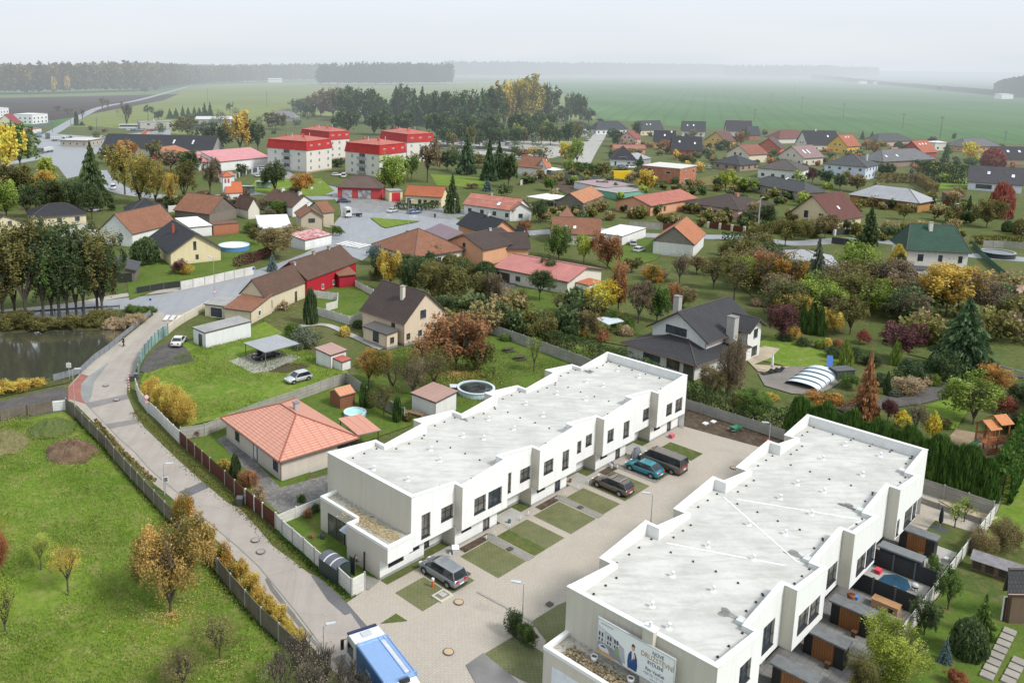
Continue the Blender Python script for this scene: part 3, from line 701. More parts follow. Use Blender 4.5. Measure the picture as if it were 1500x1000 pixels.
sheet('lawn',[(1095,512),(1125,495),(1170,505),(1230,525),(1226,536),(1160,540),(1120,530)],GRB)
sheet('garden_path',[(1085,520),(1120,508),(1142,512),(1130,525),(1105,535),(1180,540),(1145,549),(1110,545)],road((.45,.38,.28)))
sheet('pool_terrace',[(1110,548),(1160,538),(1235,540),(1240,556),(1200,580),(1160,578),(1120,566)],bricks((.22,.20,.18),(.27,.24,.21),(.12,.11,.1),4.,.25,.02,rot=.3,uv=False,name='timber_decking'))
ribbon('gravel_path',[(1225,600),(1290,592),(1340,585),(1390,570),(1420,552),(1470,548),(1540,552)],3.2,GRAVD)
sheet('lawn',[(1340,600),(1390,585),(1420,600),(1400,630),(1360,630)],GRB)
sheet('playground_surface',[(1375,658),(1400,630),(1480,645),(1470,680),(1440,690)],ground((.30,.23,.15),(.38,.29,.2),None,.4,4.,name='wood_chips'))
sheet('lawn',[(1330,470),(1440,440),(1600,470),(1600,560),(1440,545),(1330,520)],GRD)
sheet('lawn',[(1480,670),(1600,560),(1900,700),(1900,1200),(1560,1200),(1440,960),(1400,900),(1440,800),(1466,740)],GRB)
sheet('lawn',[(1400,840),(1470,830),(1600,900),(1700,1200),(1200,1250),(1330,940)],GRC)
for(a,c)in(((1443,998),(1482,922)),((1474,1006),(1499,960))):
 p,q=P(*a),P(*c);k=int((q-p).length/1.05)
 for i in range(k):
  m=MB();d=(q-p).normalized();o=p+d*(i*1.05+.5)
  m.box(-.42,.42,-.42,.42,.0,.35,mat=Matrix.Translation(o)@Matrix.Rotation(math.atan2(d.y,d.x),4,'Z'))
  tag(m.build('paving_slab',road((.35,.32,.28))),kind='structure')
sheet('sand_strip',[(1375,735),(1390,728),(1462,760),(1440,772)],ground((.45,.36,.24),(.5,.42,.3),None,.5,4.,name='sand'))
sheet('lawn_patch',[Q(37,30),Q(48.5,30),Q(49,38),Q(37,38)],GRD,world=True)
for k,(a,m)in enumerate(((2.7,PAVERG),(14.3,PAVERG),(25.9,PAVERG),(37.5,CONC))):
 rquv('patio',a-5.2 if k==0 else a-5.2,a+5.8 if k else a+6,27,32.6 if k<3 else 33.2,bricks((.22,.22,.215),(.30,.295,.28),(.13,.13,.12),.6,.6,.02,rot=-BA,uv=False,name='patio_slabs',big=.12)if k<3 else CONC)
for nm,pts,m in(('lawn',[(700,478),(760,450),(880,440),(960,480),(930,510),(870,500),(800,470)],GRD),('lawn',[(735,425),(800,425),(870,440),(860,465),(780,455)],GRC),('lawn',[(880,380),(900,350),(990,352),(960,382),(900,400)],GRC),('lawn',[(1060,400),(1150,380),(1240,420),(1230,460),(1120,450)],GRD),('lawn',[(1380,262),(1440,262),(1440,276),(1375,278)],GRB),('lawn',[(1350,298),(1400,296),(1410,306),(1360,308)],GRB),('lawn',[(1240,345),(1290,336),(1310,345),(1270,356)],GRC),('ploughed_plot',[(780,262),(830,255),(930,265),(900,290),(830,285)],SOIL),('lawn',[(1000,308),(1010,300),(1060,320),(1040,325)],GRC),('dry_meadow',[(1020,262),(1060,256),(1100,262),(1070,275),(1030,275)],ground((.2,.17,.06),(.16,.15,.05),None,.3,2.5,name='dry_grass')),('yard',[(730,402),(760,415),(745,432),(732,430)],GRAVD),('yard',[(1480,340),(1520,300),(1600,330),(1560,380)],CONC)):
 sheet(nm,pts,m)
def mound(name,px,py,wpx,dpx,h,m,label,seed=1,cat='mound'):
 r_=random.Random(seed);c=P(px,py);s=mpp(c);rx=wpx*s/2;ry=dpx*s*1.6/2;g=36
 b=MB();Z={}
 for i in range(g+1):
  for j in range(g+1):
   x=-1+2*i/g;y=-1+2*j/g;d=math.hypot(x,y)+.18*noise.noise(Vector((x*2,y*2,seed)))
   z=max(0,1-d)**.6*h*(1+.5*noise.noise(Vector((x*5,y*5,seed))))+(.12*noise.noise(Vector((x*19,y*19,seed)))if d<.95 else 0)-.05
   Z[i,j]=(x*rx,y*ry,z)
 for i in range(g):
  for j in range(g):b.face([Z[i,j],Z[i+1,j],Z[i+1,j+1],Z[i,j+1]])
 o=b.build(name,m,smooth=True,loc=c);o.rotation_euler=(0,0,.9)
 return tag(o,label,cat)
mound('soil_heap',105,664,72,55,1.6,ground((.17,.11,.07),(.25,.17,.115),(.09,.06,.04),.9,6.,name='dry_soil',bump=.8),'heap of dry brown soil on the big lawn',3)
mound('weed_heap',75,630,70,45,1.4,ground((.09,.14,.035),(.13,.16,.05),(.17,.17,.08),.9,4.,bump=.7,name='weeds'),'low green weedy mound behind the brown soil heap',5)
mound('grass_heap',2,655,80,50,2.0,ground((.19,.18,.08),(.25,.22,.11),(.1,.12,.04),.9,4.,bump=.7,name='dry_grass'),'pale dry grass mound at the left edge of the lawn',8)
# -------- houses
def C_(r,g,b):return(r,g,b)
CREAM=(.66,.58,.42);PALE=(.70,.66,.58);WHT=(.74,.74,.72);SALM=(.68,.36,.22);YEL=(.70,.45,.12);PINK=(.70,.42,.42);BRICK=(.42,.17,.10);GREYW=(.36,.35,.33);BLUEW=(.62,.68,.78);YELC=(.72,.62,.40)
ORA=tile((.46,.19,.10));ORB=tile((.28,.125,.075),moss=(.10,.085,.06));BRN=tile((.13,.075,.055),moss=(.07,.06,.045));DBR=tile((.075,.055,.05));SLT=tile((.055,.06,.07));SLT2=tile((.085,.09,.095));BLK=tile((.035,.037,.045));REDR=tile((.36,.09,.06));GRN=tile((.035,.085,.06));SALR=bricks((.62,.30,.22),(.66,.33,.25),(.36,.13,.09),1.1,.36,.05,name='metal_roof_tiles',off=0.,big=.05,rough=.5)
MRED=ribroof((.46,.17,.15),.9);MGRY=ribroof((.36,.37,.39),.5);MPNK=ribroof((.58,.25,.26),1.);MWHT=ribroof((.62,.62,.60),.8);RUST=ribroof((.42,.26,.22),.7);PUR=ribroof((.22,.15,.17),.8);GFLAT=ground((.33,.33,.32),(.40,.40,.39),None,.5,4.,name='flat_roofing',rough=.8)
GWIN=glassm();FRW=plain((.7,.7,.68),.5,name='window_frame');FRD=plain((.06,.045,.04),.5,name='window_frame')
def frame(A,B,Cc,z,far_=330):
 """corner pixels at height z -> origin, yaw, width (B->C), depth (B->A)"""
 b=P(*B,z);c=P(*Cc,z)
 d=(c-b);d.z=0;Wd=d.length;ux=d/Wd;uy=Vector((-ux.y,ux.x,0))
 if isinstance(A,(int,float)):dep=A
 elif b.length>far_:
  s=mpp(b);wl_,wr_=max(.5,(B[0]-A[0])*s),max(.5,(Cc[0]-B[0])*s);th=math.atan2(wl_,wr_)
  Wd=dep=min(math.hypot(wl_,wr_),17);va_=math.atan2(b.x,b.y);ux=Vector((math.cos(th-va_),math.sin(th-va_),0))
  return Vector((b.x,b.y,0)),math.atan2(ux.y,ux.x),Wd,dep
 else:
  a=P(*A,z);e=a-b;e.z=0
  ang=math.atan2(e.y,e.x)-math.pi/2;ang0=math.atan2(ux.y,ux.x);df=(ang-ang0+math.pi)%(2*math.pi)-math.pi
  wB=e.length/(e.length+Wd);ang0+=df*wB;ux=Vector((math.cos(ang0),math.sin(ang0),0));uy=Vector((-ux.y,ux.x,0));dep=e.length
 return Vector((b.x,b.y,0)),math.atan2(ux.y,ux.x),Wd,dep
def roof_mb(x0,x1,y0,y1,ze,rise,kind,ax,th=.2):
 b=MB();W,D=x1-x0,y1-y0
 def pl(pts,e0,e1,nrm):
  pts=[Vector(p)for p in pts];u=(Vector(e1)-Vector(e0)).normalized();n_=(pts[1]-pts[0]).cross(pts[2]-pts[0]).normalized();v=n_.cross(u)
  uv=[((p-Vector(e0)).dot(u),(p-Vector(e0)).dot(v))for p in pts];b.slab(pts,th,0,uv,1)
 zr=ze+rise
 if kind=='flat':b.slab([(x0,y0,ze),(x1,y0,ze),(x1,y1,ze),(x0,y1,ze)],th,0,[(0,0),(W,0),(W,D),(0,D)],1)
 elif kind=='shed':
  za={'f':(ze,ze,zr,zr),'b':(zr,zr,ze,ze),'l':(ze,zr,zr,ze),'r':(zr,ze,ze,zr)}[ax]
  p=[(x0,y0,za[0]),(x1,y0,za[1]),(x1,y1,za[2]),(x0,y1,za[3])]
  e={'f':(0,1),'b':(2,3),'l':(3,0),'r':(1,2)}[ax];pl(p,p[e[0]],p[e[1]],0)
 elif kind=='gable':
  if ax=='x':
   ym=(y0+y1)/2;pl([(x0,y0,ze),(x1,y0,ze),(x1,ym,zr),(x0,ym,zr)],(x0,y0,ze),(x1,y0,ze),0);pl([(x1,y1,ze),(x0,y1,ze),(x0,ym,zr),(x1,ym,zr)],(x1,y1,ze),(x0,y1,ze),0)
  else:
   xm=(x0+x1)/2;pl([(x0,y1,ze),(x0,y0,ze),(xm,y0,zr),(xm,y1,zr)],(x0,y1,ze),(x0,y0,ze),0);pl([(x1,y0,ze),(x1,y1,ze),(xm,y1,zr),(xm,y0,zr)],(x1,y0,ze),(x1,y1,ze),0)
 elif kind in('hip','halfhip'):
  k=1. if kind=='hip' else.35
  if ax=='x':h=min(D/2*k,W/2-.05);r0,r1=Vector((x0+h,(y0+y1)/2,zr)),Vector((x1-h,(y0+y1)/2,zr))
  else:h=min(W/2*k,D/2-.05);r0,r1=Vector(((x0+x1)/2,y0+h,zr)),Vector(((x0+x1)/2,y1-h,zr))
  c=[(x0,y0,ze),(x1,y0,ze),(x1,y1,ze),(x0,y1,ze)]
  if ax=='x':F_=[(c[0],c[1],r1,r0),(c[2],c[3],r0,r1),(c[1],c[2],r1),(c[3],c[0],r0)]
  else:F_=[(c[1],c[2],r1,r0),(c[3],c[0],r0,r1),(c[0],c[1],r0),(c[2],c[3],r1)]
  for f in F_:pl(f,f[0],f[1],0)
  for p,q in((c[0],r0),(c[1],r1 if ax=='x' else r0),(c[2],r1),(c[3],r0 if ax=='x' else r1),(r0,r1)):
   b.bar(Vector(p)+Vector((0,0,.03)),Vector(q)+Vector((0,0,.03)),.09,n=5,mi=1)
 if kind=='gable':
  if ax=='x':b.bar((x0,(y0+y1)/2,zr),(x1,(y0+y1)/2,zr),.1,n=5,mi=1)
  else:b.bar(((x0+x1)/2,y0,zr),((x0+x1)/2,y1,zr),.1,n=5,mi=1)
 return b
def house(label,A,B,Cc,ze,roof='gable',ax='x',rise=3.,wall=PALE,rm=None,over=.45,wins='auto',chim=(),sky=(),name='house',cat='house',group=None,frm=None,gable_c=None,plinth=None,wm=None,gut=True,doorc=None,trim=None,nofront=False):
 o,yaw,W,D=frame(A,B,Cc,ze);root=thing(name,label,cat,o,yaw,group)
 rm=rm or ORA;far=o.length
 if far>330 and rise>=2.5:rise*=1.3
 wmat=wm or plaster(wall)
 x0,x1,y0,y1=over,W-over,over,D-over;zr=ze+rise
 up=lambda q,s:ze-.12
 def top(x,y):
  if roof=='gable':
   t=(y/D if ax=='x' else x/W);return ze+rise*(1-abs(2*t-1))-.22
  if roof=='shed':
   t={'f':y/D,'b':1-y/D,'l':x/W,'r':1-x/W}[ax];return ze+rise*t-.22
  return ze-.2
 wl=MB();gi=1 if gable_c else 0
 for(a,c)in(((x0,y0),(x1,y0)),((x1,y0),(x1,y1)),((x1,y1),(x0,y1)),((x0,y1),(x0,y0))):
  m=((a[0]+c[0])/2,(a[1]+c[1])/2);zl=ze-.22
  wl.face([(a[0],a[1],0),(c[0],c[1],0),(c[0],c[1],min(zl,top(*c))),(a[0],a[1],min(zl,top(*a)))])
  if top(*m)>zl+.05 or top(*a)>zl+.05 or top(*c)>zl+.05:wl.face([(a[0],a[1],zl),(c[0],c[1],zl),(c[0],c[1],max(zl,top(*c))),(m[0],m[1],top(*m)),(a[0],a[1],max(zl,top(*a)))],gi)
 wl.build('wall',[wmat]+([gable_c]if gable_c else[]),root)
 if plinth:MB().prism([(x0-.03,y0-.03),(x1+.03,y0-.03),(x1+.03,y1+.03),(x0-.03,y1+.03)],0,.45,cap=False).build('plinth',plaster(plinth),root)
 ro=roof_mb(0,W,0,D,ze,rise,roof,ax).build('roof',[rm,trim or plain((.10,.08,.07),.7)],root)
 if gut and far<160 and roof!='flat':
  g=MB();
  if(roof=='gable' and ax=='x')or roof=='hip':g.bar((0,-.06,ze-.08),(W,-.06,ze-.08),.07,n=6)
  if(roof=='gable' and ax=='y')or roof=='hip':g.bar((-.06,0,ze-.081),(-.06,D,ze-.081),.07,n=6)
  if g.v:g.build('gutter',plain((.16,.08,.06),.4),ro)
  MB().bar((x0-.05,y0-.05,.1),(x0-.05,y0-.05,ze-.25),.05,n=6).build('downpipe',plain((.2,.1,.08),.4),root)
 def zroof(x,y):
  if roof=='gable':
   t=(y/D if ax=='x' else x/W);return ze+rise*(1-abs(2*t-1))
  if roof=='hip':
   return ze+rise*min(1,min(x,W-x,y,D-y)/(min(W,D)/2))
  if roof=='shed':return top(x,y)+.2
  return ze
 for ch in chim:
  fx,fy,h,w_=ch[:4];cc=ch[4]if len(ch)>4 else(.6,.58,.54);x,y=fx*W,fy*D;zt=zr+h
  c=MB().box(x-w_/2,x+w_/2,y-w_/2,y+w_/2,zroof(x,y)-1,zt).box(x-w_/2-.07,x+w_/2+.07,y-w_/2-.07,y+w_/2+.07,zt+.001,zt+.12,1)
  c.build('chimney',[plaster(cc),plain(sc(cc,.5))],ro)
 for(side,fx,fy,w_,h_)in sky:
  x,y=fx*W,fy*D;z=zroof(x,y)
  if(side=='f'):n_=Vector((0,-rise/(D/2 if roof!='shed' else D),1)).normalized();u=Vector((1,0,0))
  elif side=='l':n_=Vector((-rise/(W/2),0,1)).normalized();u=Vector((0,-1,0))
  else:n_=Vector((rise/(W/2),0,1)).normalized();u=Vector((0,1,0))
  v=n_.cross(u);m=Matrix((u,v,n_)).transposed().to_4x4();m.translation=Vector((x,y,z))
  s=MB().box(-w_/2,w_/2,-h_/2,h_/2,-.05,.07,mat=m).build('roof_window',FRD,ro);MB().box(-w_/2+.08,w_/2-.08,-h_/2+.08,h_/2-.08,.071,.08,mat=m).build('pane',glassm((.5,.55,.62),.05),s)
 wn=[]
 if wins=='auto':
  for side,L in(('f',x1-x0),('l',y1-y0)):
   n_=max(1,int(L/3.6));
   for i in range(n_):
    wn.append((side,(i+.5)/n_,.95,1.25,1.25))
    if ze>4.9:wn.append((side,(i+.5)/n_,3.6,1.2,1.2))
   gb=(roof=='gable' and((side=='l' and ax=='x')or(side=='f' and ax=='y')))
   if gb and rise>2.8:wn.append((side,.5 if L<8 else.38,ze+.1,1.1,1.2));
   if gb and rise>2.8 and L>=8:wn.append((side,.62,ze+.1,1.1,1.2))
 elif wins:wn=wins
 fm=frm or(FRW if random.random()<.6 else FRD)
 for w_ in wn:
  side,f_,z0,ww,hh=w_[:5];dr=len(w_)>5 and w_[5]
  L=(x1-x0)if side=='f' else(y1-y0);p=x0+f_*(x1-x0)if side=='f' else y0+f_*(y1-y0)
  def bx(b,a,c,d0,d1,z0_,z1_,mi=0):
   if side=='f':b.box(a,c,y0-d1,y0-d0,z0_,z1_,mi)
   else:b.box(x0-d1,x0-d0,a,c,z0_,z1_,mi)
  t=.09;f=MB();a,c=p-ww/2,p+ww/2
  if far>190:
   bx(f,a,c,0,.05,z0,z0+hh,0);bx(f,a+t,c-t,.051,.06,z0+t,z0+hh-t,1);f.build('door' if dr else 'window',[fm,GWIN if not doorc or not dr else doorc],root);continue
  for(q,r,s,u_)in((a,a+t,z0,z0+hh),(c-t,c,z0,z0+hh),(a+t,c-t,z0,z0+t),(a+t,c-t,z0+hh-t,z0+hh)):bx(f,q,r,0,.07,s,u_)
  if ww>.9 and not dr:bx(f,p-.04,p+.04,.0,.068,z0+t,z0+hh-t)
  wo=f.build('door' if dr else 'window',fm,root);g=MB();bx(g,a+t,c-t,.005,.03,z0+t,z0+hh-t)
  g.build('door_panel' if dr else 'pane',doorc or glassm((.05,.045,.04),.3)if dr else GWIN,wo)
  if not dr:s=MB();bx(s,a-.05,c+.05,0,.12,z0-.06,z0-.001);s.build('sill',plain((.5,.48,.45)),wo)
 return root
def canopy(label,A,B,Cc,z,rm,posts=4,name='carport',cat='carport',rise=.0,ax='f',pc=(.12,.12,.12)):
 o,yaw,W,D=frame(A,B,Cc,z);root=thing(name,label,cat,o,yaw)
 roof_mb(0,W,0,D,z,rise,'shed' if rise else 'flat',ax,.12).build('roof',[rm,plain((.2,.2,.2))],root)
 for x in(.25,W-.25):
  for y in(.25,D-.25):MB().bar((x,y,0),(x,y,z-.1),.07,n=6).build('post',plain(pc),root)
 return root
h=house
A_=(.42,.36,.28)
h('salmon roofed bungalow with pale walls beside the street',(324,611),(409,676),(526,640),2.75,'hip','y',2.3,(.60,.53,.46),SALR,.5,[('l',.09,.9,1.0,1.3),('l',.44,.05,.9,2.1,1),('l',.78,.9,1.0,1.3),('f',.85,1.1,1.5,1.1),('f',.97,1.1,.6,1.1)],[(.62,.52,.35,.55,(.4,.4,.4))],trim=plain((.3,.09,.06),.5),plinth=(.55,.53,.5),doorc=plain((.6,.62,.62)))
canopy('salmon roofed garden canopy joined to the bungalow corner',(489,614),(524,637),(561,632),2.5,SALR,pc=(.12,.05,.03),name='garden_canopy',cat='canopy')
h('cream house with steep brown tiled roof and white chimney',(526,454),(592,475),(657,457),3.9,'gable','y',4.4,(.68,.55,.42),DBR,.4,[('l',.25,2.6,.8,.8),('f',.45,3.9,1.3,1.4),('f',.1,1.0,.8,1.0),('f',.38,1.0,.8,1.0)],[(.33,.36,.5,.62,(.66,.6,.52))],plinth=(.3,.3,.3))
h('small cream bay extension with flat dark roof on the brown roofed house',(532,476),(566,490),(583,484),2.7,'shed','l',.25,(.68,.55,.42),ribroof((.10,.095,.09)),.25,[('l',.45,.7,1.4,1.7),('f',.5,.9,.8,1.0)],plinth=(.3,.3,.3),name='extension',cat='extension')
canopy('brown corrugated lean-to beside the cream house gable',5.0,(613,478),(655,470),2.6,ribroof((.17,.12,.09),.6),name='lean_to',cat='lean-to',pc=(.1,.08,.06))
h('white garden shed with rusty pink roof beside the autumn tree',(463,511),(484,520),(507,511),2.4,'shed','f',.3,WHT,RUST,.2,[('f',.45,.6,.6,.9)],name='shed',cat='shed',frm=FRD)
h('tiny white lean-to with red roof beside the garden shed',(490,524),(501,530),(511,524),1.6,'shed','f',.2,WHT,ribroof((.45,.12,.10)),.12,(),name='shed',cat='shed')
h('small brown timber shed with orange roof and open doors',(481,571),(498,580),(522,574),2.0,'gable','x',.55,BRICK,ribroof((.60,.28,.16),.5),.12,(),name='shed',cat='shed',wm=bricks((.28,.12,.06),(.31,.13,.07),(.12,.05,.03),.18,40.,.02,uv=False,rot=0.,name='timber_boards',off=0.),trim=plain((.55,.3,.2)))
h('square white shed with rusty pink sheet roof',(603,574),(638,589),(669,575),2.5,'shed','l',.35,WHT,RUST,.18,(),name='shed',cat='shed')
h('long low white outbuilding with flat grey roof',(281,479),(300,487),(369,471),2.8,'shed','l',.15,(.72,.73,.74),GFLAT,.12,[('l',.4,.2,1.0,1.9,1)],name='outbuilding',cat='outbuilding')
canopy('grey metal carport with a black car beneath',(356,502),(388,516),(439,503),2.5,MGRY)
h('long cream farmhouse with weathered brown roof',(352,429),(387.5,436),(450,410),3.4,'gable','x',3.0,CREAM,BRN,.3,[('l',.4,.8,.5,.5),('f',.13,.8,1.1,1.5),('f',.72,.0,.7,2.1,1)],[(.95,.5,.3,.4)])
h('red walled farmhouse wing with brown roof and garden furniture',8.6,(450,410),(524,383),3.8,'gable','x',3.1,(.42,.022,.035),BRN,.25,[('f',.3,.7,.7,1.0),('f',.52,.7,.7,1.0),('f',.75,.0,.8,2.,1)],[(.45,.5,.5,.5,A_),(.75,.5,.5,.5,A_)])
h('short red annex with brown roof behind the farmhouse lawn',4.5,(496,404),(523,401),2.8,'shed','f',.7,(.36,.025,.04),ORB,.3,(),name='annex',cat='annex')
h('cream lean-to house with orange brown roof at the wall corner',(337,447),(368,456),(386,438),2.5,'shed','l',1.1,CREAM,ORB,.25,[('f',.4,.8,.9,1.)],name='annex',cat='annex')
h('grey roofed garage with dark doors at the street wall',(309,441),(334,449),(343,437),2.4,'shed','l',.2,CREAM,GFLAT,.15,[('l',.5,.05,2.6,1.9,1)],name='garage',cat='garage',doorc=plain((.05,.05,.06)))
h('cream gabled house with dark roof and brick chimney beside the blue pool',20.,(247,372),(328,364),3.0,'gable','y',4.0,YELC,BLK,.6,[('f',.48,3.2,.7,2.0),('f',.52,1.0,.7,1.1)],[(.32,.55,.6,.5,(.4,.1,.05))],frm=FRD)
h('orange tiled barn with white gable behind the dark trees',17.,(143,337),(194,343),3.4,'gable','y',4.6,WHT,ORB,.3,[])
h('dark pyramid roofed pavilion house with brown veranda',15.,(184,316),(247,313),3.0,'hip','x',3.6,(.12,.09,.07),BLK,.8)
h('long low cream bungalow with dark hipped roof',11.,(44,319),(129,313),2.9,'hip','x',2.7,CREAM,BLK,.5)
h('dark roofed bungalow wing at the left edge',14.,(-30,338),(44,327),2.9,'gable','y',3.2,CREAM,BLK,.5)
h('dark grey garden house beside the pond street',8.,(163,397),(200,396),2.7,'shed','r',1.3,(.2,.17,.15),SLT2,.4,[('f',.5,.1,3.,2.,1)],name='garden_house',cat='garden house',doorc=plain((.03,.04,.03)))
h('white flat tent roofed shed behind the dark roofed house',(262,320),(277,333),(309,329),2.8,'shed','f',.2,WHT,plain((.78,.79,.8)),.2,(),name='shed',cat='shed')
h('old barn with brown roof and weathered timber gable',14.,(307,314),(349,305),3.0,'gable','y',4.3,(.22,.19,.16),ORB,.4,[],gable_c=plain((.17,.14,.12),.9,var=.4,scale=3))
h('small grey roofed shed beside the old barn',6.,(273,303),(293,304),2.6,'gable','x',1.2,PALE,SLT2,.2,[('f',.6,.1,1.6,2.,1)],name='shed',cat='shed')
h('brick walled ruin with flat top before the timber barn',4.,(312,329),(350,326),3.0,'flat','x',0,BRICK,tile((.2,.1,.07)),.1,(),name='outbuilding',cat='outbuilding')
h('small brown roofed cottage behind the green bush',9.,(363,308),(382,306),2.8,'gable','y',3.4,PALE,BRN,.3,())
h('brown roofed cottage with two white chimneys',9.,(383,293),(428,304),3.0,'gable','x',3.2,WHT,BRN,.3,(),[(.3,.5,.7,.9,WHT),(.85,.5,.7,.9,WHT)])
h('low shed with blotchy white sheet roof',9.,(380,335),(428,333),2.6,'shed','f',2.0,WHT,plain((.66,.66,.66),.6,var=.3,scale=.8),.2,(),name='shed',cat='shed')
h('beige gabled house with brown roof beside the junction',9.,(439,319),(475,317.5),4.2,'gable','y',2.2,(.50,.43,.33),ORB,.5,[('f',.5,2.6,1.8,1.2)],[(.5,.6,1.,.5,WHT)])
h('brown roofed side wing of the beige house',9.,(473,312),(491,310),4.0,'gable','x',2.6,(.50,.43,.33),ORB,.3,[],name='house_wing',cat='house wing')
h('white roadside garage with red striped roof',6.,(447,352),(487,343),2.6,'shed','f',.8,WHT,bricks((.45,.1,.1),(.7,.66,.64),(.4,.1,.1),.9,.5,.02,name='striped_roof',off=0.),.15,(),name='garage',cat='garage')
h('long pink roofed hall with white wall',14.,(322,237),(396,230),4.2,'shed','f',2.6,WHT,MPNK,.4,(),name='hall',cat='hall')
h('short pink roofed end of the hall',12.,(290,238),(322,237),3.6,'shed','f',2.6,WHT,MPNK,.4,(),name='hall',cat='hall')
h('low red roofed kiosk beside the chapel',6.,(323,258),(345,257),2.8,'shed','f',.8,WHT,MRED,.4,(),name='kiosk',cat='kiosk')
h('long dark roofed barn behind the birches',16.,(148,215),(312,219),3.8,'gable','x',4.5,GREYW,BLK,.4,(),sky=[('f',.63,.25,1.,3.),('f',.8,.25,1.,3.)],name='barn',cat='barn')
h('orange roofed house in front of the dark barn',9.,(245,226),(279,221),3.2,'shed','f',2.4,(.45,.12,.07),ORA,.2,())
h('flat roofed workshop with stained pale roof beside the lorry yard',(76,195),(128,206),(160,192),3.6,'flat','x',0,(.42,.38,.30),plain((.55,.5,.48),.8,var=.3,scale=.3),.5,'auto',name='workshop',cat='workshop')
h('grey flat roofed office behind the parked cars',12.,(205,179),(253,178),5.0,'flat','x',0,(.42,.40,.37),GFLAT,.1,[('f',.25,2.6,2.,1.5),('f',.65,2.6,2.,1.5)],[(.45,.3,1.6,.9,(.55,.5,.5))],name='office_building',cat='office')
h('long low white roofed warehouse behind the orange tree',14.,(285,175),(357,175),4.,'shed','f',1.5,GREYW,MWHT,.3,(),name='warehouse',cat='warehouse')
h('grey rounded barn roof among the far trees',12.,(392,172),(432,173),3.,'hip','x',4.,GREYW,plain((.2,.2,.21),.8),.2,(),name='barn',cat='barn')
for lb,A,B,C0,z in(('white cubic villa nearest the far road',(20,160),(47,168),(69,158),7.),('white cubic villa with wide flat terrace at the left edge',(-20,165),(14,172),(47,167),4.),('white upper cube of the villa row at the left edge',(-40,156),(-5,159),(17,155),7.5)):
 h(lb,A,B,C0,z,'flat','x',0,(.78,.78,.78),plain((.7,.7,.7)),.05,'auto',name='villa',cat='villa',frm=FRD)
h('red roofed house at the far left edge',14.,(-8,182),(24,182),3.8,'gable','y',5.,CREAM,tile((.33,.04,.05)),.5)
h('small garage with red roof beside the cubic villas',9.,(28,188),(44,189),3.,'flat','x',0,PALE,plain((.4,.06,.06)),.2,[('f',.5,0,2.6,2.2,1)],name='garage',cat='garage',doorc=plain((.25,.05,.06)))
h('grey white tiled garage house with long red ribbed roof',(734,388),(833,413),(868,391),3.0,'gable','y',1.7,PALE,MRED,.6,[('l',.9,.1,3.4,2.0,1),('l',.68,.9,1.1,1.0)],name='garage_house',cat='garage',doorc=plain((.06,.045,.04)),frm=FRD)
h('small white shed with orange roof beside the red ribbed roof',(851,412),(863,418),(873,411),2.2,'shed','l',.2,WHT,ribroof((.5,.15,.08)),.1,(),name='shed',cat='shed')
h('house with large weathered brown hipped roof beside the junction',(568,355),(607,377),(662,361),3.1,'hip','x',4.4,PALE,ORB,.6,'auto')
canopy('purple grey metal canopy roof behind the hipped house',(622,337),(655,351),(679,349),3.,PUR,name='canopy_shelter',cat='canopy',rise=1.5,ax='l')
h('salmon house with dark roof facing the junction',9.,(668,328),(716,343),4.0,'gable','x',3.2,SALM,BLK,.5,(),[(.55,.5,.8,.6,(.6,.55,.5))])
h('salmon gable wing with small window and dark roof',(686,350),(708,366),(724,349),4.0,'gable','x',2.6,SALM,DBR,.5,[('l',.5,3.6,.8,1.)])
h('dark roofed house with salmon walls in the middle of the cluster',9.,(708,364),(778,364),3.0,'gable','x',3.0,SALM,DBR,.5,[('f',.2,.8,1.2,1.4)],[(.2,.5,.9,.5,(.7,.7,.7))])
h('small salmon gable with black roof and ladder',(749,348),(762,350),(778,347),3.3,'gable','y',2.6,SALM,BLK,.3,[('f',.5,2.2,.8,1.1)])
h('long white house with red striped metal roof and skylight',10.,(677,299),(753,309),3.2,'gable','x',3.0,WHT,bricks((.42,.15,.11),(.5,.2,.15),(.55,.36,.3),30.,.9,.08,name='striped_roof',off=0.),.4,'auto',[(.4,.5,.6,.4)],sky=[('f',.65,.2,1.2,1.6)])
h('white house wing with salmon roof beside the fir',9.,(746,309),(781,308),3.2,'gable','y',2.2,WHT,tile((.45,.17,.12)),.4)
h('red walled fire station with brown hipped roof and open bays',10.,(492,274),(560,276),3.9,'hip','x',3.4,(.48,.07,.07),tile((.14,.10,.085)),.5,[('f',.22,.1,3.6,3.0,1),('f',.62,.1,4.6,3.0,1)],name='fire_station',cat='fire station',doorc=glassm((.2,.19,.2),.3))
h('pale yellow flat roofed garage with red roller door',(558,277),(570,280),(592,280),3.6,'flat','x',0,YELC,GFLAT,.2,[('f',.5,.1,2.9,2.9,1)],name='garage',cat='garage',doorc=plain((.5,.03,.05)),frm=plain((.5,.03,.05)))
h('pale yellow house with orange tiled roof behind the clipped hedge',(590,280),(592,286),(643,291),3.4,'gable','x',2.8,YELC,tile((.42,.13,.06)),.4,[('f',.1,.4,1.3,2.),('f',.4,.8,1.1,1.4),('f',.55,.8,1.1,1.4),('f',.75,.8,1.1,1.4),('f',.88,.8,1.1,1.4)],frm=FRD)
h('white walled barn with orange roof beside the field yard',10.,(757,244),(793,247),3.4,'gable','x',3.2,WHT,ORB,.3,())
h('white gable of the orange roofed barn',7.,(786,246),(800,247),3.4,'gable','y',3.0,WHT,ORA,.3)
canopy('white membrane canopy in the yard behind the stone barn',(778,287),(806,293),(828,287),2.8,plain((.7,.7,.7)),name='canopy_shelter',cat='canopy')
canopy('white roofed greenhouse shelter beside the orange barn',(788,244),(812,250),(831,237),2.8,plain((.72,.72,.72)),name='canopy_shelter',cat='canopy')
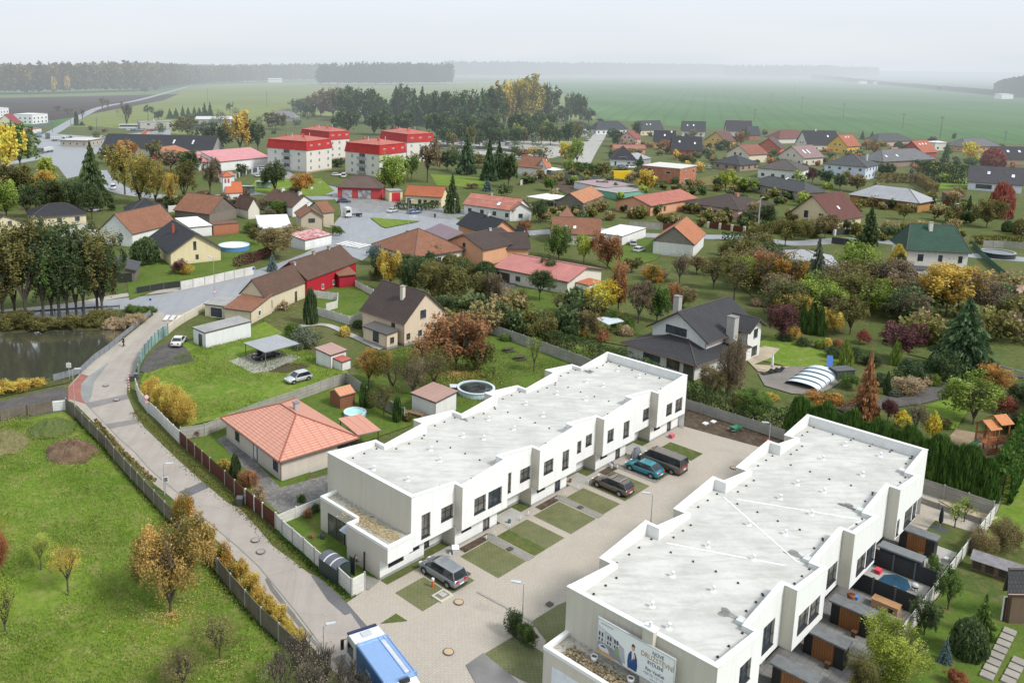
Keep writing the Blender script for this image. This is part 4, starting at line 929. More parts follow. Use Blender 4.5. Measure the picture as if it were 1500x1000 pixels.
h('old stone barn with orange roof in the farmyard',(814,294),(855,298),(884,286),3.4,'gable','x',2.8,(.22,.19,.16),tile((.48,.22,.12)),.2,[('f',.3,.6,1.,1.)],gable_c=plain((.17,.155,.14),.9,var=.4,scale=3))
h('L shaped house with brown orange roof and two skylights',9.,(807,341),(880,345),2.9,'gable','x',3.6,PALE,ORB,.4,[('f',.3,.6,2.4,1.8)],sky=[('f',.3,.2,.9,1.1),('f',.47,.2,.9,1.1)])
h('cross wing with brown orange roof of the L shaped house',16.,(804,335),(832,337),2.9,'gable','y',3.6,PALE,ORB,.3,(),name='house_wing',cat='house wing')
h('small white flat roofed garage beside two parked cars',(890,338),(912,346),(922,331),2.6,'flat','x',0,WHT,plain((.68,.68,.66)),.1,(),name='garage',cat='garage')
h('white and green flat shed in the farmyard',(863,266),(887,275),(908,268),2.6,'shed','f',.3,WHT,tile((.4,.3,.32)),.2,[('f',.3,.2,2.,1.8,1)],name='shed',cat='shed')
h('tiny green shed in the farmyard',(896,275),(905,283),(915,275),2.4,'flat','x',0,(.2,.42,.32),GFLAT,.1,(),name='shed',cat='shed')
h('salmon gabled house with ribbed red roof',(905,293),(954,302),(1015,289),3.3,'gable','x',2.2,SALM,bricks((.42,.15,.11),(.5,.2,.15),(.22,.07,.05),.5,30.,.06,name='ribbed_metal_roof',off=0.),.5,[('l',.35,.9,1.1,1.5),('l',.7,.9,1.1,1.5),('f',.3,.9,1.0,1.5),('f',.78,.9,1.3,1.5)],frm=FRD)
h('pink walled bungalow with dark brown hipped roof',(1007,295),(1083,308),(1124,297),3.2,'hip','y',2.9,(.70,.46,.44),DBR,.6,[('l',.42,1.2,.8,1.),('l',.62,.1,1.6,2.2,1),('f',.3,.9,1.2,1.3)],[(.55,.4,.3,1.,(.5,.25,.15))],frm=FRD)
h('white house with orange roof and grey gable beside the street',(953,354),(1018,359),(1043,343),3.4,'gable','x',4.0,WHT,tile((.46,.18,.09)),.4,[],gable_c=plain((.24,.22,.19),.9,var=.25,scale=2))
h('unfinished two storey house of orange hollow bricks',(941,240),(997,247),(1021,241),6.3,'flat','x',0,BRICK,plain((.55,.54,.5),.9),.25,[('l',.3,3.7,2.0,1.1),('l',.8,3.7,1.4,1.9),('f',.35,3.7,1.0,1.2),('f',.8,3.5,1.4,1.6),('f',.4,.1,3.,1.6)],wm=bricks((.50,.17,.09),(.56,.21,.12),(.45,.36,.3),.4,.25,.02,uv=False,name='hollow_bricks'),trim=plain((.5,.5,.47)))
h('cream house with steep maroon roof and balcony gable',(1160,312),(1222,324),(1254,315),3.6,'gable','x',6.3,(.70,.58,.38),tile((.14,.055,.045)),.6,[('l',.28,3.6,1.3,1.4),('l',.62,3.3,1.2,2.),('l',.3,.6,2.2,1.6),('f',.4,1.,.9,1.4)],sky=[('f',.45,.22,1.,1.3)],frm=FRD)
h('wide house with grey ribbed metal roof and orange brown walls',(1245,284),(1347,298),(1364,292),3.2,'hip','y',3.6,(.45,.24,.10),MGRY,.7,[('l',.1,.4,2.,2.),('l',.4,.4,2.6,2.,1)],frm=FRD)
h('tall pale blue house with grey hipped roof',(1205,235),(1270,245),(1289,240),5.6,'hip','y',3.2,BLUEW,SLT2,.6,'auto',[(.6,.2,.3,.6,(.7,.7,.7))])
h('white bungalow with grey brown hipped roof behind the maroon house',(1108,246),(1172,251),(1189,245),4.2,'hip','y',2.8,WHT,tile((.11,.095,.09)),.6)
h('beige bungalow with dark hipped roof left of the maroon house',(1105,267),(1178,283),(1201,279),3.0,'hip','y',3.0,(.45,.38,.30),SLT2,.6,'auto',sky=[('l',.5,.5,1.,1.4)])
h('stone coloured bungalow with low slate roof near the hollow brick house',(1044,237),(1085,242),(1112,236),3.0,'hip','x',2.6,(.34,.26,.20),SLT,.6)
h('cream gabled house with red brown roof near the slate bungalow',(1065,216),(1098,227),(1124,219),4.2,'gable','x',3.2,(.70,.62,.48),tile((.28,.11,.08)),.5,[('l',.4,3.4,1.1,1.3),('l',.65,3.4,1.1,1.3)],frm=FRD)
h('yellow gabled house with brown roof before the dark duplex',(1032,202),(1064,208),(1081,203),3.8,'gable','x',4.,YEL,tile((.16,.08,.07)),.5)
DG='dark roofed gabled houses at the field edge'
h('steep slate roofed house with two skylights, leftmost at the field edge',9.,(939,191),(973,190),3.6,'gable','x',4.6,YELC,SLT,.5,'auto',sky=[('f',.35,.3,1.,1.3),('f',.5,.3,1.,1.3)])
h('steep slate roofed house with white right gable at the field edge',10.,(998,192),(1034,193),3.6,'gable','x',4.8,PALE,SLT,.5,'auto',sky=[('f',.25,.3,1.,1.3),('f',.5,.3,1.,1.3)])
h('broad slate roofed house behind the yellow gable',10.,(1063,192),(1102,193),3.6,'gable','x',5.2,PALE,tile((.06,.05,.06)),.5,'auto',[(.7,.5,.8,.5,(.4,.3,.25))])
h('smaller slate roofed house beside the broad one',8.,(1098,198),(1115,198),3.4,'gable','x',4.,BRICK,SLT,.4)
h('slate roofed house with yellow wall left of the red brick one',9.,(957,208),(990,209),3.4,'gable','x',4.8,YEL,BLK,.5,'auto',sky=[('f',.5,.3,1.,1.3),('f',.8,.45,1.,1.3)])
h('red brick house with slate roof',10.,(985,219),(1030,220),3.0,'gable','x',5.0,(.36,.09,.06),BLK,.5,'auto',sky=[('f',.25,.3,1.,1.3),('f',.75,.25,1.,1.3)])
h('white bungalow with dark hipped roof at the far end of the concrete road',9.,(832,187),(866,187),3.2,'hip','x',2.8,WHT,BLK,.6)
h('small dark roofed bungalow left of the concrete road',8.,(828,195),(862,194),2.8,'hip','x',2.2,GREYW,BLK,.5)
h('white house with dark hipped roof right of the concrete road',10.,(873,190),(920,189),3.4,'hip','x',4.,WHT,SLT,.6)
h('pink gabled house with red roof right of the concrete road',(905,199),(932,204),(940,201),5.2,'gable','x',3.2,(.70,.42,.34),tile((.3,.08,.07)),.5)
h('low house with orange roof below the pink gable',7.,(900,218),(947,218),2.8,'gable','x',1.8,SALM,tile((.4,.16,.12)),.4,())
h('white house with black roof and arched dormer beside the concrete road',(892,229),(893,233),(931,232),3.2,'hip','x',4.4,WHT,BLK,.6,[('f',.2,.2,1.,2.),('f',.75,.8,1.4,1.3),('f',.5,3.1,3.4,1.2)])
h('grey metal roofed wing of the arched dormer house',8.,(934,234),(955,232),2.8,'shed','f',2.,GREYW,MGRY,.3,(),name='house_wing',cat='house wing')
h('orange red gabled house at the start of the right hand row',(1108,214),(1144,218),(1150,214),4.,'gable','x',4.,(.55,.14,.08),tile((.12,.08,.08)),.5)
h('red brown hipped house behind the orange red gable',12.,(1141,203),(1187,202),3.2,'hip','x',3.4,PALE,tile((.20,.07,.065)),.6,())
h('pale house with mauve roof and two long skylights',(1140,222),(1178,232),(1206,230),3.6,'gable','x',4.0,(.66,.6,.5),tile((.30,.20,.20)),.6,'auto',sky=[('f',.3,.25,1.,3.),('f',.5,.25,1.,3.)])
h('slate roofed house with steep front behind the yellow gable',12.,(1182,212),(1232,212),3.6,'gable','x',5.6,PALE,BLK,.5,'auto',[(.4,.5,.9,.6,(.7,.7,.7))],sky=[('f',.7,.3,1.,1.3)])
h('bright yellow gabled house with orange roof',(1213,211),(1242,215),(1260,211),4.,'gable','x',4.4,(.74,.46,.08),tile((.42,.13,.07)),.5,'auto',sky=[('f',.4,.4,1.,1.5),('f',.6,.4,1.,1.5)])
h('grey hipped house with pink wall at the field edge',12.,(1286,207),(1338,206),3.2,'hip','x',3.,(.6,.42,.40),SLT2,.6,())
h('red gabled house with orange roof and round window',(1320,215),(1352,224),(1371,221),3.8,'gable','x',4.2,(.42,.08,.06),tile((.45,.13,.07)),.5,[('l',.45,1.4,2.,1.8)],sky=[('f',.3,.35,1.,1.3),('f',.5,.35,1.,1.3),('f',.7,.35,1.,1.3)])
h('low wing with orange roof left of the red gable',7.,(1298,221),(1310,222),3.,'gable','y',1.8,(.5,.2,.14),ORA,.4,())
h('low house with broad grey hipped roof and two skylights',14.,(1294,237),(1373,233),3.0,'hip','x',3.6,(.3,.22,.17),tile((.17,.17,.18)),.6,(),sky=[('f',.15,.22,1.2,1.6),('f',.35,.22,1.2,1.6)])
h('small white modern house with curved white roof',8.,(1370,209),(1390,209),4.6,'hip','x',.8,PALE,plain((.7,.7,.7)),.3,'auto')
h('ochre walled house with grey hipped roof behind the orange tree',12.,(1411,215),(1467,214),3.2,'hip','x',3.2,(.62,.34,.12),tile((.15,.15,.16)),.7)
h('dark roofed house at the right edge behind the red tree',12.,(1462,232),(1530,233),3.2,'gable','x',4.,(.35,.25,.2),BLK,.5,(),sky=[('f',.3,.3,1.2,1.5),('f',.55,.3,1.2,1.5)])
h('white walled house with long dark grey roof and two skylights',14.,(1416,266),(1500,272),3.2,'gable','x',4.4,(.70,.70,.74),tile((.08,.075,.085)),.5,[('f',.3,.9,5.0,1.6)],sky=[('f',.37,.3,1.1,1.6),('f',.8,.25,1.1,1.6)],frm=FRD)
h('small garden house with maroon roof beside the red maple',4.,(1394,288),(1414,287),2.4,'shed','f',1.2,(.2,.15,.12),tile((.22,.07,.06)),.2,(),name='garden_house',cat='garden house')
h('cream villa with dark green half hipped roof',11.,(1328,366),(1424,371),6.0,'halfhip','x',5.0,(.72,.69,.62),GRN,.5,[('f',.22,3.6,1.1,1.5),('f',.55,3.6,.8,1.5),('f',.88,3.6,.8,1.5),('f',.2,.8,1.4,1.4)],[(.45,.4,.6,.7,(.72,.68,.6))],sky=[('f',.45,.25,1.,1.),('f',.33,.42,1.,1.)],frm=FRD)
h('white balcony extension with flat roof in front of the green roofed villa',4.,(1330,394),(1436,399),3.0,'flat','x',0,(.72,.72,.74),SLT2,.1,[('f',.1,.8,1.6,1.3),('f',.9,.2,2.,2.)],name='extension',cat='extension')
h('low house with grey ribbed hip roof behind the garden trees',13.,(1128,384),(1232,392),3.0,'hip','x',2.2,WHT,MGRY,.5,())
h('dark roofed garage with open front at the right edge',(1471,862),(1476,868),(1560,868),3.0,'gable','x',2.0,(.16,.11,.08),tile((.09,.09,.10)),.5,[('f',.3,.1,3.,2.3,1)],name='garage',cat='garage',doorc=plain((.05,.04,.035)))
h('pink roofed shed with white walls beside the right hand trees',5.,(1455,428),(1520,432),2.6,'shed','f',.6,WHT,RUST,.2,(),name='shed',cat='shed')
h('white villa with black tiled roofs and stone chimneys',(951,476),(1037,503),(1104,474),4.7,'gable','x',3.6,(.72,.71,.69),tile((.05,.05,.056),.36,.3),.8,[('l',.55,4.4,3.6,1.3)],[(.42,-.02,-.6,1.25,(.42,.41,.38)),(.6,1.02,-.3,1.0,(.45,.43,.40))],frm=FRD,trim=plain((.07,.05,.045)))
h('single storey front of the villa with black hipped roof',(911,500),(1020,536),(1098,507),2.7,'hip','y',2.0,(.60,.59,.58),tile((.05,.05,.056),.36,.3),.8,[('l',.3,.8,2.2,2.,1),('l',.62,1.,3.,1.),('l',.08,.1,1.6,2.2,1)],frm=FRD,name='house_wing',cat='house wing')
h('white side wing of the villa with stone clad front',(1048,474),(1099,488),(1122,476),5.0,'gable','y',1.7,(.72,.71,.69),tile((.05,.05,.056),.36,.3),.8,[('f',.6,3.4,1.2,1.4),('f',.6,.5,1.6,1.5)],frm=FRD,name='house_wing',cat='house wing')
def block(label,A,B,C0,zm=9.5,hr=3.8,dep=None):
 o,yaw,W,D=frame(A,B,C0,zm,9999);W=min(W,22);D=min(D,24);root=thing('apartment_block',label,'apartment block',o,yaw)
 i_=.35;wl=MB().prism([(i_,i_),(W-i_,i_),(W-i_,D-i_),(i_,D-i_)],0,zm,cap=False);wl.build('wall',plaster((.70,.67,.61)),root)
 MB().prism([(i_-.03,i_-.03),(W-i_+.03,i_-.03),(W-i_+.03,D-i_+.03),(i_-.03,D-i_+.03)],0,.7,cap=False).build('plinth',plaster((.45,.38,.28)),root)
 m=MB();t=.7;lo=[(0,0),(W,0),(W,D),(0,D)];hi=[(t,t),(W-t,t),(W-t,D-t),(t,D-t)]
 for k in range(4):
  a,c=lo[k],lo[(k+1)%4];e,f=hi[k],hi[(k+1)%4];L=math.dist(a,c)
  m.face([(*a,zm),(*c,zm),(*f,zm+hr),(*e,zm+hr)],0,[(0,0),(L,0),(L,hr),(0,hr)])
 m.face([(*p,zm)for p in lo[::-1]],0)
 mo=m.build('mansard',bricks((.50,.035,.035),(.54,.045,.04),(.32,.02,.02),.45,40.,.05,name='red_cladding',off=0.),root)
 ro=roof_mb(t-.2,W-t+.2,t-.2,D-t+.2,zm+hr+.02,1.6,'hip','y' if D>W else 'x',.15).build('roof',[tile((.50,.16,.12),rough=.6),plain((.4,.05,.04))],root)
 for cx_,cy_ in((.35,.3),(.6,.5),(.4,.75)):MB().box(W*cx_-.35,W*cx_+.35,D*cy_-.35,D*cy_+.35,zm+hr+.2,zm+hr+2.1).build('chimney',plain((.5,.12,.08)),ro)
 for cx_,cy_ in((.3,.55),(.65,.35)):MB().bar((W*cx_,D*cy_,zm+hr+.4),(W*cx_,D*cy_,zm+hr+2.6),.12,n=6).build('vent_pipe',plain((.6,.6,.6)),ro)
 def win(side,p,z,w_=1.2,h_=1.4,off=0.):
  f=MB();t_=.1
  for mi,e,d0,d1 in((0,0,-.2,.05),(1,t_,.051,.06)):
   a,c=p-w_/2+e,p+w_/2-e
   if side=='f':f.box(a,c,i_-d1+off,i_-d0+off,z+e,z+h_-e,mi)
   else:f.box(i_-d1+off,i_-d0+off,a,c,z+e,z+h_-e,mi)
  if w_>1:
   if side=='f':f.box(p-.05,p+.05,i_-.07+off,i_-.06+off,z,z+h_,0)
   else:f.box(i_-.07+off,i_-.06+off,p-.05,p+.05,z,z+h_,0)
  f.build('window',[FRW,glassm((.10,.12,.16))],root)
 for z in(1.4,4.3,7.2):
  for p in(.18,.5,.84):win('f',W*p,z)
  for p in(.2,.78):win('l',D*p,z)
 for p in(.2,.5,.84):win('f',W*p,zm+.7,1.5,1.5,.0)
 for k,z in enumerate((1.2,4.1,7.0)):
  MB().box(i_-.9,i_,D*.5-2.2,D*.5+2.2,z,z+.15).box(i_-.9,i_-.85,D*.5-2.2,D*.5+2.2,z+.152,z+1.1).build('balcony',plain((.32,.33,.34)),root)
  MB().box(i_-.03,i_,D*.5-1.6,D*.5+1.6,z+.2,z+2.3).build('balcony_door',glassm((.06,.06,.06),.3),root)
 return root
block('cream block with red mansard roof, nearest on the left of four',(393,216),(449,221),(484,216))
block('cream block with red mansard roof, behind the nearest left one',(432,199),(482,205),(513,203))
block('cream block with red mansard roof, partly behind the green tree',(501,222),(556,227),(600,223))
block('cream block with red mansard roof, right and rearmost of four',(541,199),(596,209),(627,206))
o,yaw,W,D=frame(6.5,(331,283),(356,282),3.9);cpl=thing('chapel','small white chapel with orange roof and square bell turret','chapel',o,yaw);W_=plaster((.76,.76,.75))
MB().prism([(.2,.2),(W-.2,.2),(W-.2,D-.2),(.2,D-.2)],0,3.75,cap=False).face([(.2,.2,3.75),(.2,D/2,3.9+3.1),(.2,D-.2,3.75)]).build('wall',W_,cpl)
roof_mb(0,W,0,D,3.9,3.2,'gable','x').build('roof',[tile((.55,.16,.07)),plain((.3,.1,.06))],cpl)
tw=MB().box(-.6,2.0,D/2-1.3,D/2+1.3,0,9.0).build('turret',W_,cpl)
roof_mb(-.85,2.25,D/2-1.55,D/2+1.55,9.01,1.5,'hip','x').build('turret_roof',[tile((.55,.16,.07)),plain((.3,.1,.06))],tw)
for x in(.2,1.2):MB().box(x-.3,x+.3,D/2-1.33,D/2-1.301,6.9,8.3).build('bell_opening',plain((.35,.1,.08)),tw)
MB().box(-.63,-.601,D/2-.4,D/2+.4,6.9,8.3).build('bell_opening',plain((.35,.1,.08)),tw)
MB().bar((W*.6,.2,1.9),(W*.6,.16,1.9),.5,n=12).build('window',GWIN,cpl)
# -------- trees
def leaf_mesh(name,pts,size,seed,flat=.0,dirs=None,asp=1.5,zs=1.):
 """pts: (x,y,z,tone) -> one small leaf-clump quad each"""
 r=random.Random(seed);v=[];f=[];tones=[]
 for i,p in enumerate(pts):
  s=size*r.uniform(.6,1.35)
  if dirs:d=Vector(dirs[i])+Vector((r.gauss(0,.25),r.gauss(0,.25),r.gauss(0,.25)))
  else:d=Vector((r.gauss(0,1),r.gauss(0,1),r.gauss(0,1)*(1-flat)))
  if d.length<1e-3:d=Vector((1,0,0))
  d.normalize();n_=Vector((r.gauss(0,1),r.gauss(0,1),r.gauss(0,1)+flat*2));u=d;w_=u.cross(n_)
  if w_.length<1e-3:w_=u.orthogonal()
  w_.normalize();c=Vector(p[:3]);a=s*asp/2;b_=s/2;k=len(v)
  q4=[-u*a,w_*b_*r.uniform(.6,1),u*a,-w_*b_*r.uniform(.6,1)];v+=[c+Vector((q.x,q.y,q.z*zs))for q in q4];f.append((k,k+1,k+2,k+3));tones.append(p[3])
 me=bpy.data.meshes.new(name);me.from_pydata([tuple(x)for x in v],[],f)
 at=me.attributes.new('tone','FLOAT','FACE');at.data.foreach_set('value',tones);me.materials.append(leafm());return me
def crown_round(seed,ncl,nl,size,sparse=0.,top=1.,lump=.30,low=.0,zs=.55):
 r=random.Random(seed);pts=[]
 lobes=[(r.uniform(-.45,.45),r.uniform(-.45,.45),r.uniform(.35,.75),r.uniform(.35,.6))for _ in range(7)]+[(0,0,.5,.62)]
 for i in range(ncl):
  L=r.choice(lobes);th=r.uniform(0,6.283);ph=math.acos(r.uniform(-.75,1));q=L[3]*r.uniform(.72,1.05)
  c=Vector((L[0]+q*math.sin(ph)*math.cos(th),L[1]+q*math.sin(ph)*math.sin(th),L[2]+q*math.cos(ph)*.72))
  if math.hypot(c.x,c.y)>1.05:continue
  if noise.noise(c*2.3+Vector((seed,0,0)))<-.22+sparse*.3:continue
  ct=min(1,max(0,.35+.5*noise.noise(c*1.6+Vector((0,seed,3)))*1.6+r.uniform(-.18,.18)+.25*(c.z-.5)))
  cr=lump*r.uniform(.35,.75)
  for j in range(nl):
   d=Vector((r.gauss(0,1),r.gauss(0,1),r.gauss(0,.75)));d=d.normalized()*cr*r.random()**.45
   p=c+d
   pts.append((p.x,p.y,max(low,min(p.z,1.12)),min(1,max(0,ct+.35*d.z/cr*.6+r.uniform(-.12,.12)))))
 return leaf_mesh('crown',pts,size,seed,zs=zs)
def crown_conifer(seed,tiers,nb,size,full=1.,droop=.25,ragged=.25):
 r=random.Random(seed);pts=[];dirs=[]
 for t in range(tiers):
  z=(t+.5)/tiers;R_=full*(1-z)**.85*(.85+.3*r.random());n=max(5,int(nb*(1-z*.7)))
  for k in range(n):
   a=6.283*(k+r.random())/n;L=R_*(1-ragged*r.random());zz=z+r.uniform(-.5,.5)/tiers;m=max(4,int(L*22))
   for j in range(m):
    q=(j+1)/m*L;wdt=.13*L*(1-.5*j/m)
    for s in range(3):
     o=r.gauss(0,wdt)
     x=q*math.cos(a)-o*math.sin(a);y=q*math.sin(a)+o*math.cos(a)
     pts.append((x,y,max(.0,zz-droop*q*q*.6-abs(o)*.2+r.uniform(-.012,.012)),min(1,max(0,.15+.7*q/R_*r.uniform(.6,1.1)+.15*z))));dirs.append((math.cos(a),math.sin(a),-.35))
 for k in range(30):pts.append((r.gauss(0,.02),r.gauss(0,.02),1-r.random()*.06,.8));dirs.append((0,0,1))
 return leaf_mesh('crown',pts,size,seed,dirs=dirs,asp=2.2)
def crown_thuja(seed,n,size,pw=.75,base=.75):
 r=random.Random(seed);pts=[];dirs=[]
 for i in range(n):
  z=r.random();a=r.uniform(0,6.283);R_=(base+(1-base)*min(1,z*5))*max(0,1-z)**pw*1.15 if z>.25 else(base+(1-base)*z*4)*(1-.25)**pw*1.15
  R_*=(1+.14*math.sin(3*a+seed+z*9)+.12*noise.noise(Vector((math.cos(a)*2,math.sin(a)*2,z*7+seed))));q=R_*r.uniform(.8,1.02)
  pts.append((q*math.cos(a),q*math.sin(a),z,min(1,max(0,.45+.6*noise.noise(Vector((math.cos(a)*3,math.sin(a)*3,z*9+seed)))+r.uniform(-.25,.25)))));dirs.append((math.cos(a)*.5,math.sin(a)*.5,1.2))
 return leaf_mesh('crown',pts,size,seed,dirs=dirs,asp=1.8)
def crown_ball(seed,n,size,squash=1.):
 r=random.Random(seed);pts=[]
 for i in range(n):
  th=r.uniform(0,6.283);cz=r.uniform(-.6,1);s_=math.sqrt(max(0,1-cz*cz));q=r.uniform(.78,1)*(1+.2*noise.noise(Vector((s_*math.cos(th),s_*math.sin(th),cz))*2.2+Vector((seed,0,0))))
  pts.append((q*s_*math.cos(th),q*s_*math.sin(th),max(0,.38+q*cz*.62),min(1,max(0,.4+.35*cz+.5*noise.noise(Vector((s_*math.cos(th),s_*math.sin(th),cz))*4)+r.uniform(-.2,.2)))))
 return leaf_mesh('crown',pts,size,seed)
def branches(name,seed,n,r0=.06,spread=1.,fork=3,up=.5,twigs=0):
 """unit limb set: rises from z=0 to ~1"""
 r=random.Random(seed);b=MB()
 def grow(p,d,L,rad,lev):
  k=3;q=p
  for i in range(k):
   d2=(d+Vector((r.gauss(0,.13),r.gauss(0,.13),r.gauss(0,.06)+.05))).normalized();e=q+d2*L/k
   b.bar(q,e,rad*(1-.25*i/k),rad*(1-.25*(i+1)/k),n=5 if lev<2 else 3,cap=False);q=e;d=d2
   if lev<fork and i>0:
    for _ in range(2 if lev<2 else 1+(twigs>0)):
     a=r.uniform(0,6.283);dd=(d+Vector((math.cos(a),math.sin(a),up*r.uniform(.3,1)))*.8).normalized();grow(q,dd,L*r.uniform(.5,.7),rad*.55,lev+1)
 for i in range(n):
  a=6.283*(i+r.random()*.6)/n;grow(Vector((0,0,0)),Vector((math.cos(a)*spread*.6,math.sin(a)*spread*.6,1)).normalized(),.55,r0,0)
 return b.mesh(name,bark())
PROTO={}
def proto(kind,lod,var):
 key=(kind,lod,var)
 if key in PROTO:return PROTO[key]
 k={0:(300,80,.038),1:(170,44,.066),2:(110,24,.12)}[lod];s=11*var+3
 if kind in('round','tall'):m=crown_round(s+1,k[0],k[1],k[2],zs=.32 if kind=='tall' else.55,lump=.24 if kind=='tall' else.3)
 elif kind=='sparse':m=crown_round(s+2,int(k[0]*.8),int(k[1]*.42),k[2]*.9,sparse=.25,lump=.42)
 elif kind=='bare':m=crown_round(s+3,int(k[0]*.6),int(k[1]*.2),k[2]*.7,sparse=.3,lump=.45)
 elif kind=='spruce':m=crown_conifer(s+4,(26,18,12)[lod],(26,17,11)[lod],(.042,.06,.10)[lod])
 elif kind=='pine':m=crown_round(s+5,int(k[0]*.5),k[1],k[2]*.9,sparse=.15,lump=.36)
 elif kind=='larch':m=crown_conifer(s+6,(24,16,11)[lod],(22,15,10)[lod],(.05,.07,.11)[lod],ragged=.5,droop=.1)
 elif kind=='thuja':m=crown_thuja(s+7,(5200,2400,800)[lod],(.10,.14,.22)[lod])
 elif kind=='column':m=crown_thuja(s+8,(5200,2400,800)[lod],(.10,.14,.22)[lod],pw=.45,base=.7)
 elif kind=='ball':m=crown_ball(s+9,(5200,2400,700)[lod],(.07,.11,.18)[lod])
 elif kind=='shrub':m=crown_round(s+10,int(k[0]*.7),k[1],k[2]*1.15,lump=.4)
 PROTO[key]=m;return m
LIMB={}
def limb(kind,var):
 key=(kind,var)
 if key not in LIMB:LIMB[key]=branches('limbs',var*7+(5 if kind=='bare' else 1),4,.05 if kind=='bare' else.045,1.25,4 if kind=='bare' else 3,.5,1 if kind=='bare' else 0)
 return LIMB[key]
TRUNKC={}
TC=dict(green=((.035,.065,.012),(.12,.19,.035)),dgreen=((.028,.045,.016),(.085,.12,.045)),pinegreen=((.022,.045,.018),(.08,.13,.055)),olive=((.06,.055,.015),(.17,.16,.045)),obrown=((.09,.07,.03),(.24,.19,.08)),yellow=((.35,.22,.01),(.80,.58,.03)),ygreen=((.11,.14,.012),(.34,.38,.05)),lgreen=((.08,.12,.015),(.25,.32,.05)),orange=((.20,.10,.02),(.50,.26,.05)),rust=((.14,.06,.025),(.34,.17,.07)),red=((.12,.035,.025),(.28,.08,.055)),maroon=((.06,.022,.025),(.15,.06,.06)),brown=((.085,.065,.04),(.20,.15,.09)),orgreen=((.07,.09,.015),(.45,.20,.03)),gold=((.22,.13,.015),(.60,.40,.06)),birch=((.13,.11,.02),(.34,.27,.06)),greyg=((.05,.06,.04),(.15,.17,.11)),bluesp=((.04,.07,.07),(.15,.21,.20)),thuja=((.022,.05,.012),(.085,.15,.03)),oak=((.10,.085,.02),(.40,.24,.06)),tan=((.18,.13,.07),(.36,.28,.17)),bareb=((.11,.09,.065),(.26,.21,.15)),redor=((.15,.045,.02),(.38,.15,.06)))
NAMES={'round':'broadleaf_tree','tall':'broadleaf_tree','sparse':'broadleaf_tree','bare':'bare_tree','spruce':'spruce_tree','pine':'pine_tree','larch':'larch_tree','thuja':'thuja','column':'columnar_conifer','ball':'shrub','shrub':'shrub'}
_tn=[0]
def tree(kind,x,yb,yt,wpx,col,label,group=None,z0=None,world=None,trunk=None,name=None,hmax=None):
 """base pixel (x,yb), top pixel row yt, crown width in photo pixels"""
 _tn[0]+=1;n_=_tn[0];r=random.Random(n_*13)
 p=world or P(x,yb);s=mpp(p);h=hgt(p,yt)if world is None or yt else hmax
 w_=wpx*s/2*(1.12 if kind in('spruce','larch')else 1.04);far=p.length
 lod=0 if far<120 and w_>1.3 else(1 if far<300 else 2)
 if w_<1.2 and lod<2 and far>90:lod+=1
 var=n_%3;low=kind in('thuja','column','ball','shrub')
 tf=trunk if trunk is not None else{'round':.2,'tall':.12,'sparse':.2,'bare':.15,'spruce':.04,'larch':.05,'pine':.4}.get(kind,0)
 root=thing(name or NAMES[kind],label,'shrub' if kind in('ball','shrub')else 'tree',p,r.uniform(0,6.28),group)
 def inst(nm,me,sx,sy,sz,z):
  o=bpy.data.objects.new(nm,me);COL.objects.link(o);o.parent=root;o.scale=(sx,sy,sz);o.location=(0,0,z);return o
 c=inst('crown' if not low else 'foliage',proto(kind,lod,var),w_*r.uniform(.93,1.07),w_*r.uniform(.93,1.07),h*(1-tf)*(.93 if kind not in('spruce','larch','thuja','column')else 1),h*tf)
 a,b_=TC[col];j=r.uniform(.88,1.12)
 g_=.12;a,b_=[[x_*(1-g_)+g_*(sum(q)/3)for x_ in q]for q in(a,b_)];c['leaf_a']=[x_*j*2.0 for x_ in a];c['leaf_b']=[min(.85,x_*j*1.75)for x_ in b_]
 if not low:
  tr=max(.06,min(.4,h*.016));
  key=kind in('spruce','larch','pine')
  if key:
   if 'cone' not in TRUNKC:TRUNKC['cone']=MB().bar((0,0,-.02),(0,0,1),1,.25,n=7,cap=False).mesh('trunk',bark())
   inst('trunk',TRUNKC['cone'],tr*1.2,tr*1.2,h*.93,0)
  else:
   if 't' not in TRUNKC:TRUNKC['t']=MB().bar((0,0,-.02),(0,0,.2),1.25,1.,n=7,cap=False).bar((0,0,.2),(0,0,1),1,.8,n=7,cap=False).mesh('trunk',bark())
   t=inst('trunk',TRUNKC['t'],tr,tr,h*(tf+.12),0)
   l=inst('limbs',limb('bare' if kind=='bare' else 'r',var),w_*.95 if kind=='bare' else w_*.8,w_*.95 if kind=='bare' else w_*.8,h*(1-tf)*(.9 if kind=='bare' else.8),h*tf)
 return root
def thicket(label,items,name='tree_thicket'):
 """many small far trees or shrubs as one leafy mesh; items: (point, height, radius, colour name)"""
 r=random.Random(len(items));P_=[];C=[]
 for p,h,w_,cn in items:
  a,b=TC[cn];lobes=[(r.uniform(-.4,.4),r.uniform(-.4,.4),r.uniform(.4,.75),r.uniform(.35,.55))for _ in range(5)]
  for k in range(300):
   L=lobes[k%5];d=Vector((r.gauss(0,1),r.gauss(0,1),r.gauss(0,1))).normalized()*L[3]*r.uniform(.7,1.1);z=max(.02,L[2]+d.z*.8)
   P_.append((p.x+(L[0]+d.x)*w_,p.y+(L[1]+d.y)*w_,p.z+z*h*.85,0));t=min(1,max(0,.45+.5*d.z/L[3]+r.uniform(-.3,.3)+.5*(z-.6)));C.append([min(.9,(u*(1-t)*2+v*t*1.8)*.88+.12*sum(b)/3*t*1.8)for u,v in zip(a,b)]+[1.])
 me=leaf_mesh(name,P_,.62,5,asp=1.2);me.materials.clear();me.materials.append(leafm('mixed'))
 at=me.attributes.new('fc','FLOAT_COLOR','FACE');at.data.foreach_set('color',[x for c in C for x in c]);o=bpy.data.objects.new(name,me);COL.objects.link(o);return tag(o,label,'trees',None,'stuff')
